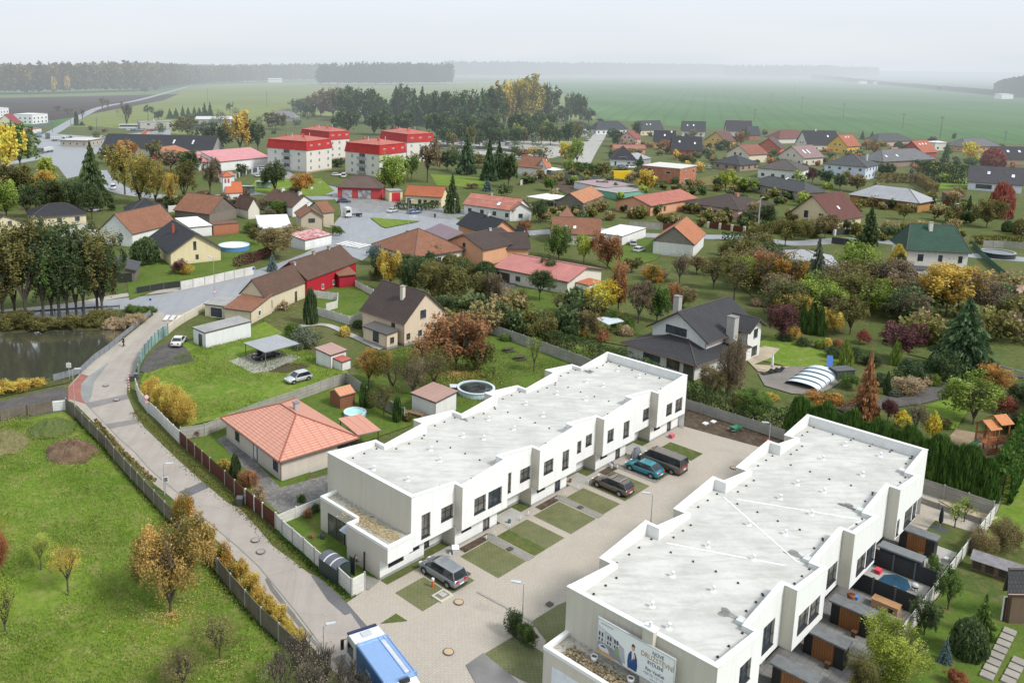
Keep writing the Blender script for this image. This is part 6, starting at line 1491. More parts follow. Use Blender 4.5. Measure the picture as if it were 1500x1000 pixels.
# -------- hedges and woods
def hedge(label,pts,w_,h_,col,z0=0.,dens=34,size=.22,name='clipped_hedge',round_=.15,world=False):
 q=[Vector(p)if world else P(*p)for p in pts];r=random.Random(int(q[0].x*10));P_=[];dd=[]
 for a,b in zip(q,q[1:]):
  L=(b-a).length;d=(b-a)/L;nr=Vector((-d.y,d.x,0));n_=int(L*(w_+2*h_)*dens)
  for i in range(n_):
   t=r.random()*L;s=r.random()*(w_+2*h_);k=1+round_*noise.noise((a+d*t)*.8)
   if s<h_:o,z=-w_/2,s
   elif s<h_+w_:o,z=s-h_-w_/2,h_
   else:o,z=w_/2,s-h_-w_
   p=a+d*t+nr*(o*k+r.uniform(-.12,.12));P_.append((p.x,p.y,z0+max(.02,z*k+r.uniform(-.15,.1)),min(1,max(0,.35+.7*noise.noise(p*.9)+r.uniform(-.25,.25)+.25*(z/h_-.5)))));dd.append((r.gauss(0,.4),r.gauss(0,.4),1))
  m=Matrix.Translation(a)@Matrix.Rotation(math.atan2(d.y,d.x),4,'Z')
 me=leaf_mesh(name,P_,size,5,dirs=dd,asp=1.5);o=bpy.data.objects.new(name,me);COL.objects.link(o)
 o['leaf_a'],o['leaf_b']=[x*1.8 for x in TC[col][0]],[x*1.6 for x in TC[col][1]];return tag(o,label,'hedge')
hedge('long dark hedge behind the grey concrete slab fence',[(655,462),(720,482),(800,505),(870,525),(920,540)],2.4,2.4,'dgreen',dens=26)
hedge('dark hedge between the villa and the terrace far end',[(930,550),(1008,593),(1090,618),(1154,638)],2.6,2.9,'dgreen',dens=24)
hedge('tall clipped dark hedge before the long grey roof',[(1345,262),(1417,271)],3.,7.0,'dgreen',dens=9,size=.5)
hedge('lower clipped hedge left of the tall dark one',[(1285,268),(1345,268),(1368,285)],2.5,3.6,'obrown',dens=10,size=.45)
hedge('long clipped hedge beside the round black pool',[(1423,358),(1500,358),(1560,362)],1.5,2.2,'olive',dens=14,size=.35)
hedge('clipped hedge in front of the pale yellow house',[(580,306),(612,309),(640,304)],2.5,1.8,'dgreen',dens=10,size=.4)
hedge('dark hedge before the maroon roofed house',[(1058,352),(1088,353)],1.5,2.,'dgreen',dens=12,size=.35)
hedge('dark green hedge beside the fence of the yellow gable',[(1130,335),(1165,345)],1.5,2.,'dgreen',dens=12,size=.35)
hedge('brownish beech hedge on the wall by the main street',[(343,392),(375,383),(400,372)],1.,2.2,'maroon',dens=22,size=.25)
hedge('hedge along the right hand garden fence',[(1462,738),(1487,688),(1512,636),(1560,555)],1.8,3.6,'thuja',dens=34,size=.34)
tp,tq=Q(58.6,15.6),Q(52.3,41)
tp,tq=P(1155,643),P(1448,735)
for i in range(34):
 f_=(i+.5)/34;p=tp.lerp(tq,f_)+Vector((rb.uniform(-.1,.1),rb.uniform(-.1,.1),0));hh=5.0+.5*math.sin(i*1.3)+rb.uniform(-.2,.3)
 o=tree('thuja',0,0,None,1,'thuja','pointed thuja in the dense row behind the billboard block','pointed thujas in the dense row',world=p,hmax=hh)if False else None
 root=thing('thuja','pointed thuja in the dense row behind the billboard block','tree',p,rb.uniform(0,6),'pointed thujas in the dense row')
 c=bpy.data.objects.new('foliage',proto('column' if i%4 else 'thuja',1,i%3));COL.objects.link(c);c.parent=root;c.scale=(1.2,1.2,hh);a,b_=TC['thuja'];c['leaf_a']=[x*1.9 for x in a];c['leaf_b']=[x*1.8 for x in b_]
def wood(label,px,ytops,cols,depth_rows,seed,name='wood',lw=1.6,zb=0.,wl=11.):
 """a far-off wood that reads as one mass: polyline of base pixels, tree tops at ytops"""
 r=random.Random(seed);P_=[]
 q=[P(*p)for p in px]
 for k in range(len(q)-1):
  a,b=q[k],q[k+1];L=(b-a).length;n_=max(2,int(L/wl*2))
  ha,hb=hgt(a,ytops[k]),hgt(b,ytops[k+1]);d=(b-a).normalized();away=Vector((a.x,a.y,0)).normalized()
  for i in range(n_):
   for row in range(depth_rows):
    f_=(i+r.random())/n_;c=a.lerp(b,f_)+away*row*wl*1.6+d*r.uniform(-4,4);h_=(ha+(hb-ha)*f_)*r.uniform(.78,1.05);rad=wl*r.uniform(.5,.85);tn=r.random()
    for j in range(110 if row==0 else 70):
     dv_=Vector((r.gauss(0,1),r.gauss(0,1),r.gauss(0,1))).normalized()*r.uniform(.75,1)
     z=h_*.55+dv_.z*h_*.45;P_.append((c.x+dv_.x*rad,c.y+dv_.y*rad,z,min(1,max(0,tn*.6+.25*dv_.z+r.uniform(-.15,.25)))))
 me=leaf_mesh(name,P_,wl*.42,seed,asp=1.1);o=bpy.data.objects.new(name,me);COL.objects.link(o);o['leaf_a'],o['leaf_b']=list(TC[cols][0]),list(TC[cols][1]);return tag(o,label,'wood',None,'stuff')
wood('wooded ridge across the left background',[(-300,140),(-60,139),(60,138),(200,134),(300,124),(400,120),(470,119)],[92,95,92,91,97,94,93],'obrown',4,3)
wood('second wooded rise behind the first on the left',[(-300,120),(0,118),(180,116),(320,114),(480,112)],[96,98,92,95,95],'dgreen',3,4,wl=16)
wood('dark rectangular wood standing in the fields',[(466,125),(540,125.5),(662,124)],[93,91.5,92.5],'dgreen',5,5,wl=10)
wood('hazy wood behind the rectangular one',[(650,113),(740,113),(860,112.5),(930,112),(1060,111.5)],[88,84,85,86,90],'pinegreen',4,6,wl=20)
wood('hazy nearer wood line across the middle of the fields',[(1000,107.5),(1060,108.5),(1050,107.8)],[87,90,92],'dgreen',2,7,wl=18)
wood('thin hazy tree line on the right horizon',[(1060,113),(1130,114),(1200,114),(1285,113)],[95,92,95,99],'pinegreen',2,8,wl=14)
wood('dark tree lined road crossing the right hand fields',[(1190,116),(1240,120),(1300,125),(1380,132),(1460,140),(1560,147)],[109,114,121,127,133,138],'dgreen',1,9,wl=12)
wood('dark copse at the right edge of the fields',[(1462,139),(1500,143),(1560,146)],[117,110,112],'dgreen',3,10,wl=12)
for x,y,t,w_ in((440,120,115,4),(45,138,104,16),(100,138,112,10),(80,140,112,8)):T('round',x,y,t,w_,'gold','golden tree standing out before the wooded ridge','golden trees before the wooded ridge')
for x,y,t,w_ in((212,137,127,12),(228,134,126,10),(262,128,119,10),(275,126,120,8),(1375,135,127,8),(1393,135,128,8)):T('round',x,y,t,w_,'dgreen','small dark tree along a far field road','small dark trees along far field roads')
# -------- fences and walls
PLANKW=bricks((.20,.17,.13),(.26,.22,.17),(.06,.05,.04),.14,40.,.018,uv=True,off=0.,name='weathered_planks',big=.2,rough=.9)
PLANKB=bricks((.13,.045,.03),(.16,.055,.035),(.06,.02,.015),.12,40.,.02,uv=True,off=0.,name='brown_boards')
SLABW=bricks((.68,.67,.63),(.72,.71,.67),(.5,.49,.45),2.2,.5,.02,uv=True,name='concrete_slabs',off=0.)
SLABG=bricks((.36,.35,.31),(.42,.40,.36),(.24,.23,.2),2.2,.5,.02,uv=True,name='concrete_slabs',off=0.,big=.14)
def fence(label,pts,h,pm,postm,step=2.5,th=.06,pr=.07,posth=.1,name='fence',cat='fence',world=False,base=0.,gapf=0.,smooth=False):
 q=[Vector(p)if world else P(*p)for p in pts]
 if smooth:q=smoothline(q,4)
 root=thing(name,label,cat,q[0]);o=q[0];L=0;np_=0
 for a,c in zip(q,q[1:]):
  d=(c-a).length;n=max(1,round(d/step));ang=math.atan2((c-a).y,(c-a).x)
  for i in range(n):
   p=a.lerp(c,i/n)-o;e=a.lerp(c,(i+1)/n)-o;w_=(e-p).length
   m=Matrix.Translation(p)@Matrix.Rotation(ang,4,'Z');b=MB();x0,x1=pr,w_-pr
   for y,rev in((-th/2,0),(th/2,1)):
    f=[(x0,y,base),(x1,y,base),(x1,y,h),(x0,y,h)];uv=[(L+x0,base),(L+x1,base),(L+x1,h),(L+x0,h)]
    b.face([m@Vector(k)for k in(f[::-1]if rev else f)],0,uv[::-1]if rev else uv)
   b.face([m@Vector(k)for k in((x0,-th/2,h),(x1,-th/2,h),(x1,th/2,h),(x0,th/2,h))],0,[(L,h)]*4)
   if np_<98:b.build('panel',pm,root);MB().box(-pr,pr,-pr,pr,0,h+posth,mat=m).build('post',postm,root);np_+=1
   L+=w_
 e=q[-1]-o;MB().box(-pr,pr,-pr,pr,0,h+posth,mat=Matrix.Translation(e)@Matrix.Rotation(ang,4,'Z')).build('post',postm,root)
 return root
GP=plain((.33,.32,.30),.7,name='post_paint');DP=plain((.09,.10,.11),.5,name='dark_metal');WP=plain((.6,.6,.58),.7)
fence('long weathered wooden plank fence between lawn and street',[(97,602),(111,613),(132,636),(156,660),(168,676),(183,693),(212,725),(242,758),(270,786),(302,822),(338,867),(383,918),(409,942),(437,968),(475,1005)],1.75,PLANKW,GP,2.4)
fence('weathered wooden fence along the gravel lane',[(-60,632),(0,617),(40,610),(77,602)],1.5,PLANKW,PLANKW,2.4)
fence('white twin cabinet fence piece at the lane corner',[(77,602),(97,600)],1.3,WP,WP,1.6,th=.4,name='utility_cabinet',cat='utility cabinet')
fence('white slab fence curving along the street before the olive gold bushes',[(199,572),(204,588),(216,604),(229,615),(246,633),(263,650)],1.7,SLABW,WP,2.2)
fence('dark brown board fence in front of the bungalow',[(264,651),(286,671),(308,691),(330,711),(359,739)],1.7,PLANKB,GP,2.6)
fence('dark brown gate with light metal frame beside the black bin',[(360,739),(373,750),(385,760),(404,775)],1.75,PLANKB,WP,2.2,name='gate',cat='gate')
fence('white slab fence beside the bicycle shelter',[(405,776),(414,786),(429,799),(445,813),(461,828),(478,843),(496,857),(515,875),(534,865)],1.75,SLABW,GP,2.2,th=.08)
fence('pale slab wall between gravel bed and terrace garden',[(405,772),(434,760),(472,745)],1.3,SLABW,WP,2.3)
fence('grey concrete slab fence behind the salmon roofed bungalow',[(265,645),(300,640),(335,625),(380,607),(430,590),(470,575),(507,562),(530,578),(555,597),(592,616)],1.7,SLABG,GP,2.3)
fence('long grey concrete slab fence across the gardens',[(657,470),(700,484),(750,501),(800,519),(868,545)],1.9,SLABG,GP,2.3)
fence('white slab fence round the farmhouse terrace',[(452,436),(495,441),(494,452),(478,457)],1.6,SLABW,WP,2.2)
fence('white slab fence below the farmhouse lawn',[(464,462),(488,469),(511,476),(529,471)],1.6,SLABW,WP,2.2)
fence('white slab fence between red wing and steep roofed house',[(521,421),(547,434)],1.4,SLABW,WP,2.2)
fence('grey white slab wall along the main street',[(265,425),(300,418),(343,408),(372,402)],1.8,SLABW,GP,2.3)
fence('dark mesh fence beside the slab wall on the main street',[(200,431),(240,424),(264,421)],1.4,plain((.03,.035,.03),.9),DP,3.)
fence('cream rendered wall at the street corner',[(306,452),(288,462),(270,472),(255,482),(246,490)],1.5,plaster((.62,.57,.46)),plaster((.62,.57,.46)),3.,th=.2,pr=.15,name='wall',cat='wall')
fence('green and white patchwork sheet fence on the street bend',[(246,491),(232,500),(222,510),(212,522),(205,535),(202,555)],1.9,plain((.22,.34,.32),.6,var=.6,scale=.35),DP,2.2)
fence('concrete slab wall closing the far end of the courtyard',[Q(56.2,-1.5),Q(56.2,14.5)],1.5,SLABG,GP,2.2,world=True)
fence('grey slab wall under the thuja row',[Q(54.2,27.),Q(54.0,33.6)],1.7,SLABG,GP,2.2,world=True)
fence('low grey retaining wall beside the sand strip',[Q(51.6,27.6),Q(51.3,33.2)],.7,SLABG,SLABG,2.2,world=True)
fence('long pale slab fence behind the patios',[Q(53.8,33.8),Q(46,33.8),Q(36,33.8),Q(25,33.8),Q(17.5,33.8)],1.4,SLABW,GP,2.2,world=True)
for u,l in((30.1,'black mesh screen between the two furnished patios'),(35.3,'black screen fence beside the black storage shed')):fence(l,[Q(u,28.4),Q(u,33.6)],1.8,plain((.03,.032,.035),.8),DP,1.8,world=True)
fence('dark railing along the pond pavement',[(221,462),(203,477),(183,494),(160,513),(138,529),(118,548),(90,556),(78,559)],1.1,plain((.20,.22,.24),.5),DP,2.,th=.02,pr=.03,name='railing',cat='railing')
fence('low dark guard rail along the pond road',[(0,463),(60,460),(120,456),(175,453)],.8,plain((.12,.14,.17)),DP,2.5,base=.45,name='guard_rail',cat='guard rail')
fence('white panel fence beside the pavilion house',[(247,311),(268,309)],2.,WP,WP,3.)
fence('brown board fence below the pavilion house',[(195,342),(221,342)],2.,PLANKB,DP,3.)
fence('pale slab fence round the farmyard plot',[(762,272),(782,262),(800,257)],2.,SLABW,GP,3.)
fence('grey post fence behind the ploughed plot',[(805,262),(865,268),(920,272)],2.4,plain((.22,.24,.22),.9),GP,3.)
fence('stone faced wall along the residential street',[(922,335),(968,337)],2.,SLABG,GP,3.)
fence('brown board fence along the residential street',[(970,337),(990,338)],2.,PLANKB,GP,3.)
fence('brown and cream fence before the pink bungalow',[(1037,334),(1090,341)],1.7,PLANKB,plaster((.6,.55,.45)),4.,pr=.3)
fence('dark fence with white pillars before the maroon roofed house',[(1222,345),(1245,343),(1268,342),(1312,340)],1.6,plain((.05,.05,.055)),WP,7.,pr=.3)
fence('black solid fence below the balcony gable',[(1218,357),(1255,361)],1.8,plain((.045,.045,.05)),DP,3.)
fence('dark fence with white posts beside the chapel',[(420-75,262),(360,256),(377,252)],1.8,plain((.06,.07,.06)),WP,5.,pr=.3)
fence('brown board fence before the maroon garden house',[(1380,302),(1420,306)],1.8,PLANKB,DP,3.)
fence('green mesh fence beside the round black pool',[(1425,362),(1445,385),(1480,415)],1.6,plain((.04,.11,.07)),DP,3.)
fence('wall of pale slabs behind the round black pool',[(1440,362),(1470,363),(1505,366)],1.8,SLABG,GP,3.)
fence('white railing beside the orange tree',[(1461,545),(1500,556)],1.2,plain((.5,.5,.5)),WP,3.,base=.9)
fence('green mesh fence behind the large spruce',[(1436,540),(1462,545)],1.5,plain((.03,.07,.05)),DP,3.)
fence('grey fence in front of the cubic villas',[(44,190),(70,184),(78,180)],2.,plain((.16,.17,.19)),DP,5.)
fence('dark fence of the car yard behind the blocks',[(640,216),(720,220),(770,226)],1.8,plain((.12,.12,.11)),DP,6.)
# -------- vehicles
RUB=plain((.02,.02,.022),.8,name='rubber');RIM=plain((.45,.46,.48),.35,.7,name='alloy');CG=glassm((.015,.018,.022),.05);LAMPR=plain((.5,.01,.01),.2);LAMPW=plain((.75,.75,.78),.15);BLKP=plain((.02,.02,.02),.5)
def carpaint(c):
 key=('cp',c)
 if key not in MC:
  n=NT('car_paint');f=n.noise(n.pos(),3,3);MC[key]=n.out(n.bsdf(n.mix(f,sc(c,.9),sc(c,1.1)),.28,.6,.25,**{'Coat Weight':.6,'Coat Roughness':.08}))
 return MC[key]
CT={'hatch':(4.0,1.72,1.46,.92,.04,.16,.58,.76,.90,.92),'mpv':(4.65,1.84,1.66,1.0,.02,.09,.62,.83,.98,1.0),'estate':(4.5,1.8,1.5,.95,.02,.11,.56,.75,.92,.95),'sedan':(4.4,1.75,1.42,.92,.16,.30,.58,.76,.88,.98),'van':(5.3,2.0,1.98,1.2,.005,.03,.74,.88,1.15,1.25),'lift':(4.3,1.76,1.45,.92,.06,.24,.58,.76,.88,.97)}
WHEELM={}
def wheel_objs(par,x,y,r=.32,w_=.21):
 if 'w' not in WHEELM:
  b=MB();prof=[(.62,-.5),(.95,-.5),(1,-.35),(1,.35),(.95,.5),(.62,.5)];n=20
  for(r0,y0),(r1,y1)in zip(prof,prof[1:]):
   for i in range(n):
    a,c=6.2832*i/n,6.2832*(i+1)/n;b.face([(r0*math.cos(a),y0,r0*math.sin(a)),(r0*math.cos(c),y0,r0*math.sin(c)),(r1*math.cos(c),y1,r1*math.sin(c)),(r1*math.cos(a),y1,r1*math.sin(a))])
  WHEELM['w']=b.mesh('wheel',RUB,True);m=MB()
  for s in(-1,1):
   for i in range(7):
    a=6.2832*i/7;m.face([(.12*math.cos(a-1.2),s*.42,.12*math.sin(a-1.2)),(.64*math.cos(a-.2),s*.46,.64*math.sin(a-.2)),(.64*math.cos(a+.2),s*.46,.64*math.sin(a+.2)),(.12*math.cos(a+1.2),s*.42,.12*math.sin(a+1.2))])
   m.face([(.6*math.cos(6.28*i/16),s*.3,.6*math.sin(6.28*i/16))for i in range(16)],1)
  WHEELM['r']=m.mesh('rim',[RIM,BLKP])
 o=bpy.data.objects.new('wheel',WHEELM['w']);COL.objects.link(o);o.parent=par;o.location=(x,y,r);o.scale=(r,w_,r)
 q=bpy.data.objects.new('rim',WHEELM['r']);COL.objects.link(q);q.parent=o;return o
def car(label,kind,p,head,col,group=None,simple=False,glass=None,rack=False,name='car',cat='car'):
 L,Wd,zr,zb,rb_,rt,ft,fb,zh,zt=CT[kind];w_=Wd/2;root=thing(name,label,cat,p,head,group);pm=carpaint(col)
 X=lambda t:-L/2+t*L
 st=[(0,.38,zt*.72,w_*.80),(.012,.30,zt*.9,w_*.9),(.05,.26,zt,w_*.97),(.3,.24,zb,w_),(.6,.24,zb*.99,w_),(fb-.01,.24,zb*.99,w_*.99),(fb+.03,.24,zh,w_*.98),(.93,.25,zh*.86,w_*.93),(.98,.28,zh*.70,w_*.82),(1.,.38,zh*.58,w_*.70)]
 b=MB();rings=[]
 for t,zl,ztp,ww in st:
  half=[(ww*.80,zl),(ww*.97,zl+.12),(ww,zl+(ztp-zl)*.5),(ww*.97,ztp-.10),(ww*.86,ztp)];rings.append([(X(t),y,z)for y,z in half]+[(X(t),-y,z)for y,z in half[::-1]])
 for r0,r1 in zip(rings,rings[1:]):
  for i in range(10):b.face([r0[i],r1[i],r1[(i+1)%10],r0[(i+1)%10]])
 b.face(rings[0]);b.face(rings[-1][::-1]);body=b.build('body',[pm,BLKP],root,smooth=True)
 g=MB();wb,wt=w_*.93,w_*.74
 bt=[(X(rb_),zb-.03),(X(fb),zb-.03)];tp=[(X(rt),zr-.04),(X(ft),zr-.04)]
 A=[(bt[0][0],-wb,bt[0][1]),(bt[1][0],-wb,bt[1][1]),(bt[1][0],wb,bt[1][1]),(bt[0][0],wb,bt[0][1])];B=[(tp[0][0],-wt,tp[0][1]),(tp[1][0],-wt,tp[1][1]),(tp[1][0],wt,tp[1][1]),(tp[0][0],wt,tp[0][1])]
 for i in range(4):g.face([A[i],A[(i+1)%4],B[(i+1)%4],B[i]])
 g.build('windows',glass or CG,root)
 r=MB();x0,x1=tp[0][0]-.05,tp[1][0]+.05
 for a,c,z0,z1,s0,s1 in((x0,x0+.25,zr-.05,zr,.97,1.),(x0+.25,x1-.3,zr,zr+.02,1.,1.),(x1-.3,x1,zr+.02,zr-.05,1.,.97)):
  q=[(a,-wt*s0-.02,z0-.03),(a,-wt*.8,z0),(a,wt*.8,z0),(a,wt*s0+.02,z0-.03)];e=[(c,-wt*s1-.02,z1-.03),(c,-wt*.8,z1),(c,wt*.8,z1),(c,wt*s1+.02,z1-.03)]
  for i in range(3):r.face([q[i],e[i],e[i+1],q[i+1]])
  r.face([q[0],(a,-wt-.02,z0-.08),(c,-wt-.02,z1-.08),e[0]]);r.face([q[3],e[3],(c,wt+.02,z1-.08),(a,wt+.02,z0-.08)])
 ts=[0.,1.]+([.42]if kind!='van' else[.3,.62])
 for s in(-1,1):
  for t in ts:
   pb=Vector((A[0][0]+(A[1][0]-A[0][0])*(t if t in(0,1)else t+.02),s*(wb+.005),zb-.03));pt=Vector((B[0][0]+(B[1][0]-B[0][0])*t,s*(wt+.005),zr-.04));r.bar(pb,pt,.045 if t in(0.,1.)else.03,n=4,mi=0 if t in(0.,1.)else 1)
 r.build('roof',[pm,BLKP],root)
 if simple:
  for x in(-.3*L,.31*L):
   for s in(-1,1):wheel_objs(root,x,s*(w_-.08))
  return root
 for x in(-.305*L,.305*L):
  for s in(-1,1):
   wheel_objs(root,x,s*(w_-.085),.33);a=MB();a.face([(x+.39*math.cos(t),s*(w_+.004),.35+.39*math.sin(t))for t in[math.pi*i/12-.15 for i in range(13)]]+[(x-.36,s*(w_+.004),.24),(x+.36,s*(w_+.004),.24)]);a.build('wheel_arch',BLKP,body)
 for s in(-1,1):
  MB().box(X(.0)-.015,X(.035),s*w_*.55-.14,s*w_*.55+.16 if s>0 else s*w_*.55+.14,zt*.72,zt*.92).build('tail_light',LAMPR,root)
  MB().box(X(.945),X(.985)+.02,s*w_*.62-.16,s*w_*.62+.16,zh*.62,zh*.78).build('headlight',LAMPW,root)
  MB().box(X(fb)-.25,X(fb)-.1,s*(w_+.02)-.08,s*(w_+.02)+.08,zb-.02,zb+.12).build('mirror',pm,root)
 MB().box(X(0)-.03,X(0)-.01,-.26,.26,zt*.55,zt*.66).build('license_plate',LAMPW,root);MB().box(X(0)-.02,X(.03),-w_*.78,w_*.78,.3,.45).build('bumper',BLKP,root)
 if rack:
  for x in(X(.22),X(.46)):MB().box(x-.04,x+.04,-wt,wt,zr+.08,zr+.13).build('roof_bar',RIM,root)
  for s in(-1,1):MB().box(X(.16),X(.52),s*wt-.02,s*wt+.02,zr+.01,zr+.06).build('roof_rail',RIM,root)
 return root
def puv(x,y):
 g=P(x,y)-O0;return g.dot(UU),g.dot(VV)
HN=math.atan2(-VV.y,-VV.x)
def baycar(label,kind,wa,wb_,col,du,**k):
 u,v=puv((wa[0]+wb_[0])/2,(wa[1]+wb_[1])/2);return car(label,kind,Q(u+du,v,.07),HN,col,**k)
baycar('metallic grey people carrier in the nearest parking bay','mpv',(621,842),(655,861.6),(.22,.24,.26),.85)
baycar('brown estate car with roof rails in a parking bay','estate',(874.4,714.4),(906,728),(.12,.09,.075),.85,rack=True)
baycar('turquoise hatchback parked beside the brown van','lift',(922.5,689.5),(953,702),(.02,.22,.28),.8)
baycar('long brown passenger van in the farthest occupied bay','van',(945,683),(983,694),(.12,.10,.085),.95,name='van',cat='van')
def hd(a,b):p,q=P(*a),P(*b);return math.atan2((q-p).y,(q-p).x)
car('silver hatchback standing on the grass beside the white shed','hatch',P(437,558,.1),hd((449,556),(426,562)),(.5,.52,.54))
car('old white car parked among boards by the patchwork fence','sedan',P(262,504,.1),hd((258,508),(268,496)),(.68,.68,.64))
car('black car parked under the grey carport','sedan',P(390,524,.1),hd((376,527),(408,519)),(.03,.032,.035))
G2=None
for l,k,x,y,a,c in(('silver car facing the white garage drive','estate',927.5,359,(0,1),(.5,.5,.5)),('pale silver car parked askew on the verge','hatch',936,369,(3,1),(.52,.53,.54)),('blue car beside the arched dormer house','estate',911,246,(6,.3),(.12,.2,.38)),('white car trailer beside the blue car','van',925,247,(6,.3),(.65,.65,.63)),('white car beside the unfinished house','estate',1025,246,(1,2),(.6,.6,.6)),('dark and white car beside the slate bungalow','hatch',1039,248,(4,1.5),(.3,.3,.3)),('dark blue car before the fire station','estate',504,297,(6,.2),(.04,.05,.08)),('silver white car before the yellow garage','sedan',575,311,(5,1.2),(.6,.6,.58)),('blue estate car beside the clipped hedge','estate',607,313,(6,.4),(.10,.16,.30)),('white car behind the nearest red blocks','estate',494,258,(6,.2),(.65,.65,.65)),('white van partly behind the right block','van',504,260,(1,1),(.65,.65,.65)),('white delivery van below the tall spruce','van',166,277,(0,1),(.65,.65,.65)),('silver car beside the white barn','estate',140,310,(6,1),(.45,.46,.47)),('white car between hall and first block','estate',386,248,(5,0),(.6,.6,.6)),('pale car below the hall','hatch',378,259,(1,1),(.6,.6,.6)),('white van on the far concrete road','van',861,206,(1,2),(.6,.6,.6)),('black car beside the white container yard','estate',752,212,(6,0),(.05,.05,.06)),('silver car half under the pavilion veranda','estate',217,331,(5,.5),(.5,.5,.5))):
 car(l,k,P(x,y),hd((x-a[0],y+a[1]),(x+a[0],y-a[1])),c,simple=True)
r5=random.Random(5)
cc=((.6,.6,.6),(.05,.05,.06),(.3,.31,.33),(.10,.16,.35),(.45,.05,.05),(.5,.5,.52),(.2,.3,.45))
for i in range(22):
 x=643+i*5.6;car('small distant car in the yard behind the red blocks',r5.choice(('hatch','estate','sedan')),P(x,208.5+r5.choice((0,3.5))+r5.uniform(-.4,.4)),r5.uniform(-.5,.5)+1.2,r5.choice(cc),'cars in the yard behind the blocks',simple=True)
for i in range(9):car('distant car parked in front of the flat office','estate',P(189+i*6.3,191.5+r5.uniform(-1,1)),r5.uniform(.9,1.6),cc[(i*3)%7],'cars before the flat office',simple=True)
def lorry(label,p,head,cabc,boxc,L=7.,hb=3.0,name='lorry',simple=True,boxz=1.1,bare=False):
 root=thing(name,label,'lorry',p,head);x1=L/2
 c=MB();pr=[(x1-2.0,.6),(x1-.05,.6),(x1,1.5),(x1-.12,2.2),(x1-.4,3.0),(x1-1.9,3.1)]
 for s in(-1,1):c.face([(x,s*1.22,z)for x,z in pr][::-s])
 for a,b_ in zip(pr,pr[1:]+pr[:1]):c.face([(a[0],-1.22,a[1]),(b_[0],-1.22,b_[1]),(b_[0],1.22,b_[1]),(a[0],1.22,a[1])])
 cab=c.build('cab',carpaint(cabc),root)
 MB().face([(x1-.03,-1.1,1.65),(x1-.03,1.1,1.65),(x1-.30,1.05,2.72),(x1-.30,-1.05,2.72)]).build('windscreen',CG,root)
 for s in(-1,1):
  MB().face([(x1-1.5,s*1.235,1.6),(x1-.25,s*1.235,1.6),(x1-.45,s*1.235,2.45),(x1-1.5,s*1.235,2.45)][::s]).build('side_window',CG,root)
  MB().box(x1-.35,x1-.2,s*1.42-.1,s*1.42+.1,1.6,2.4).build('mirror',BLKP,root);MB().box(x1-.05,x1+.02,s*.85-.2,s*.85+.2,.75,.95).build('headlight',LAMPW,root)
 MB().box(-L/2,x1-1.8,-.5,.5,.7,1.0).build('chassis',BLKP,root)
 for x in(x1-1.1,-L/2+1.0)+((-L/2+2.2,)if L>6.5 and not bare else()):
  for s in(-1,1):wheel_objs(root,x,s*1.02,.5,.32)
 if not bare and boxc:MB().box(-L/2,x1-2.15,-1.22,1.22,boxz,hb).build('cargo_box',boxc if not isinstance(boxc,tuple)else carpaint(boxc),root)
 return root
lorry('white tractor unit without trailer turning at the junction',P(517,318),hd((527,317),(508,318.5)),(.7,.7,.7),None,5.8,bare=True)
for l,x,y,a,cb,bx_,L in(('blue lorry in the yard at the far left',58,201,(1,3),(.15,.25,.45),(.2,.3,.45),7),('dark green lorry beside the blue one',70,203,(-1,3),(.05,.06,.05),(.1,.1,.09),8),('white box lorry before the flat workshop',86,207,(4,0),(.6,.6,.6),(.6,.6,.58),8),('blue white lorry behind the white box lorry',98,206,(4,0),(.2,.35,.5),(.5,.55,.6),7),('long flatbed lorry with white load in the left yard',67,224,(-5,-1),(.1,.1,.1),(.65,.65,.65),12)):
 lorry(l,P(x,y),hd((x-a[0],y+a[1]),(x+a[0],y-a[1])),cb,bx_,L,2.6)
bu=thing('coach','long white coach beside the flat office','coach',P(189,189),hd((175,189),(203,189)));Lb=(P(203,189)-P(175,189)).length;Lb=min(Lb,13)
MB().box(-Lb/2,Lb/2,-1.25,1.25,.4,3.4).build('body',carpaint((.65,.66,.68)),bu)
for s in(-1,1):MB().box(-Lb/2+.4,Lb/2-.3,s*1.26-.01,s*1.26+.01,1.6,2.7).build('windows',CG,bu)
for x in(-Lb*.3,Lb*.3):
 for s in(-1,1):wheel_objs(bu,x,s*1.05,.5,.3)
ex=thing('excavator','orange excavator beside the parked cars of the office','excavator',P(211,199),.4)
MB().box(-1.4,1.4,-1.2,1.2,.2,1.0).build('tracks',BLKP,ex);MB().box(-1.5,1.2,-1.2,1.2,1.05,2.3).box(.2,1.3,-.1,1.1,2.3,3.1).build('body',carpaint((.6,.12,.03)),ex);MB().bar((1.2,-.5,1.8),(3.5,-.5,3.6),.25).bar((3.5,-.5,3.6),(4.6,-.5,1.2),.2).build('boom',carpaint((.6,.12,.03)),ex)
sk=thing('skip','yellow skip container beside the unfinished house','skip',P(911,262),.1);MB().prism([(-4,-1.2),(4,-1.2),(4,1.2),(-4,1.2)],0,3.0).build('body',plain((.75,.50,.01),.5),sk);MB().box(-3.9,3.9,-1.25,1.25,3.01,3.15).build('lid',plain((.7,.46,.01),.5),sk)
fr,re=Q(-8.1,6.75),Q(-9.55,12.1);fr2=fr+(fr-re).normalized()*.0;d_=(fr-re).normalized();ctr=fr-d_*4.4;rl=thing('refuse_lorry','blue refuse lorry with white cab and hopper at the bottom edge','lorry',Vector((ctr.x,ctr.y,.02)),math.atan2(d_.y,d_.x))
WC=carpaint((.72,.73,.74));BC=carpaint((.03,.12,.36));BT=carpaint((.22,.36,.62));x1=4.4
c=MB();pr=[(x1-1.75,.6),(x1-.05,.6),(x1,1.4),(x1-.08,2.0),(x1-.22,2.85),(x1-.5,3.05),(x1-1.7,3.08)]
for s in(-1,1):c.face([(x,s*1.24,z)for x,z in pr][::-s])
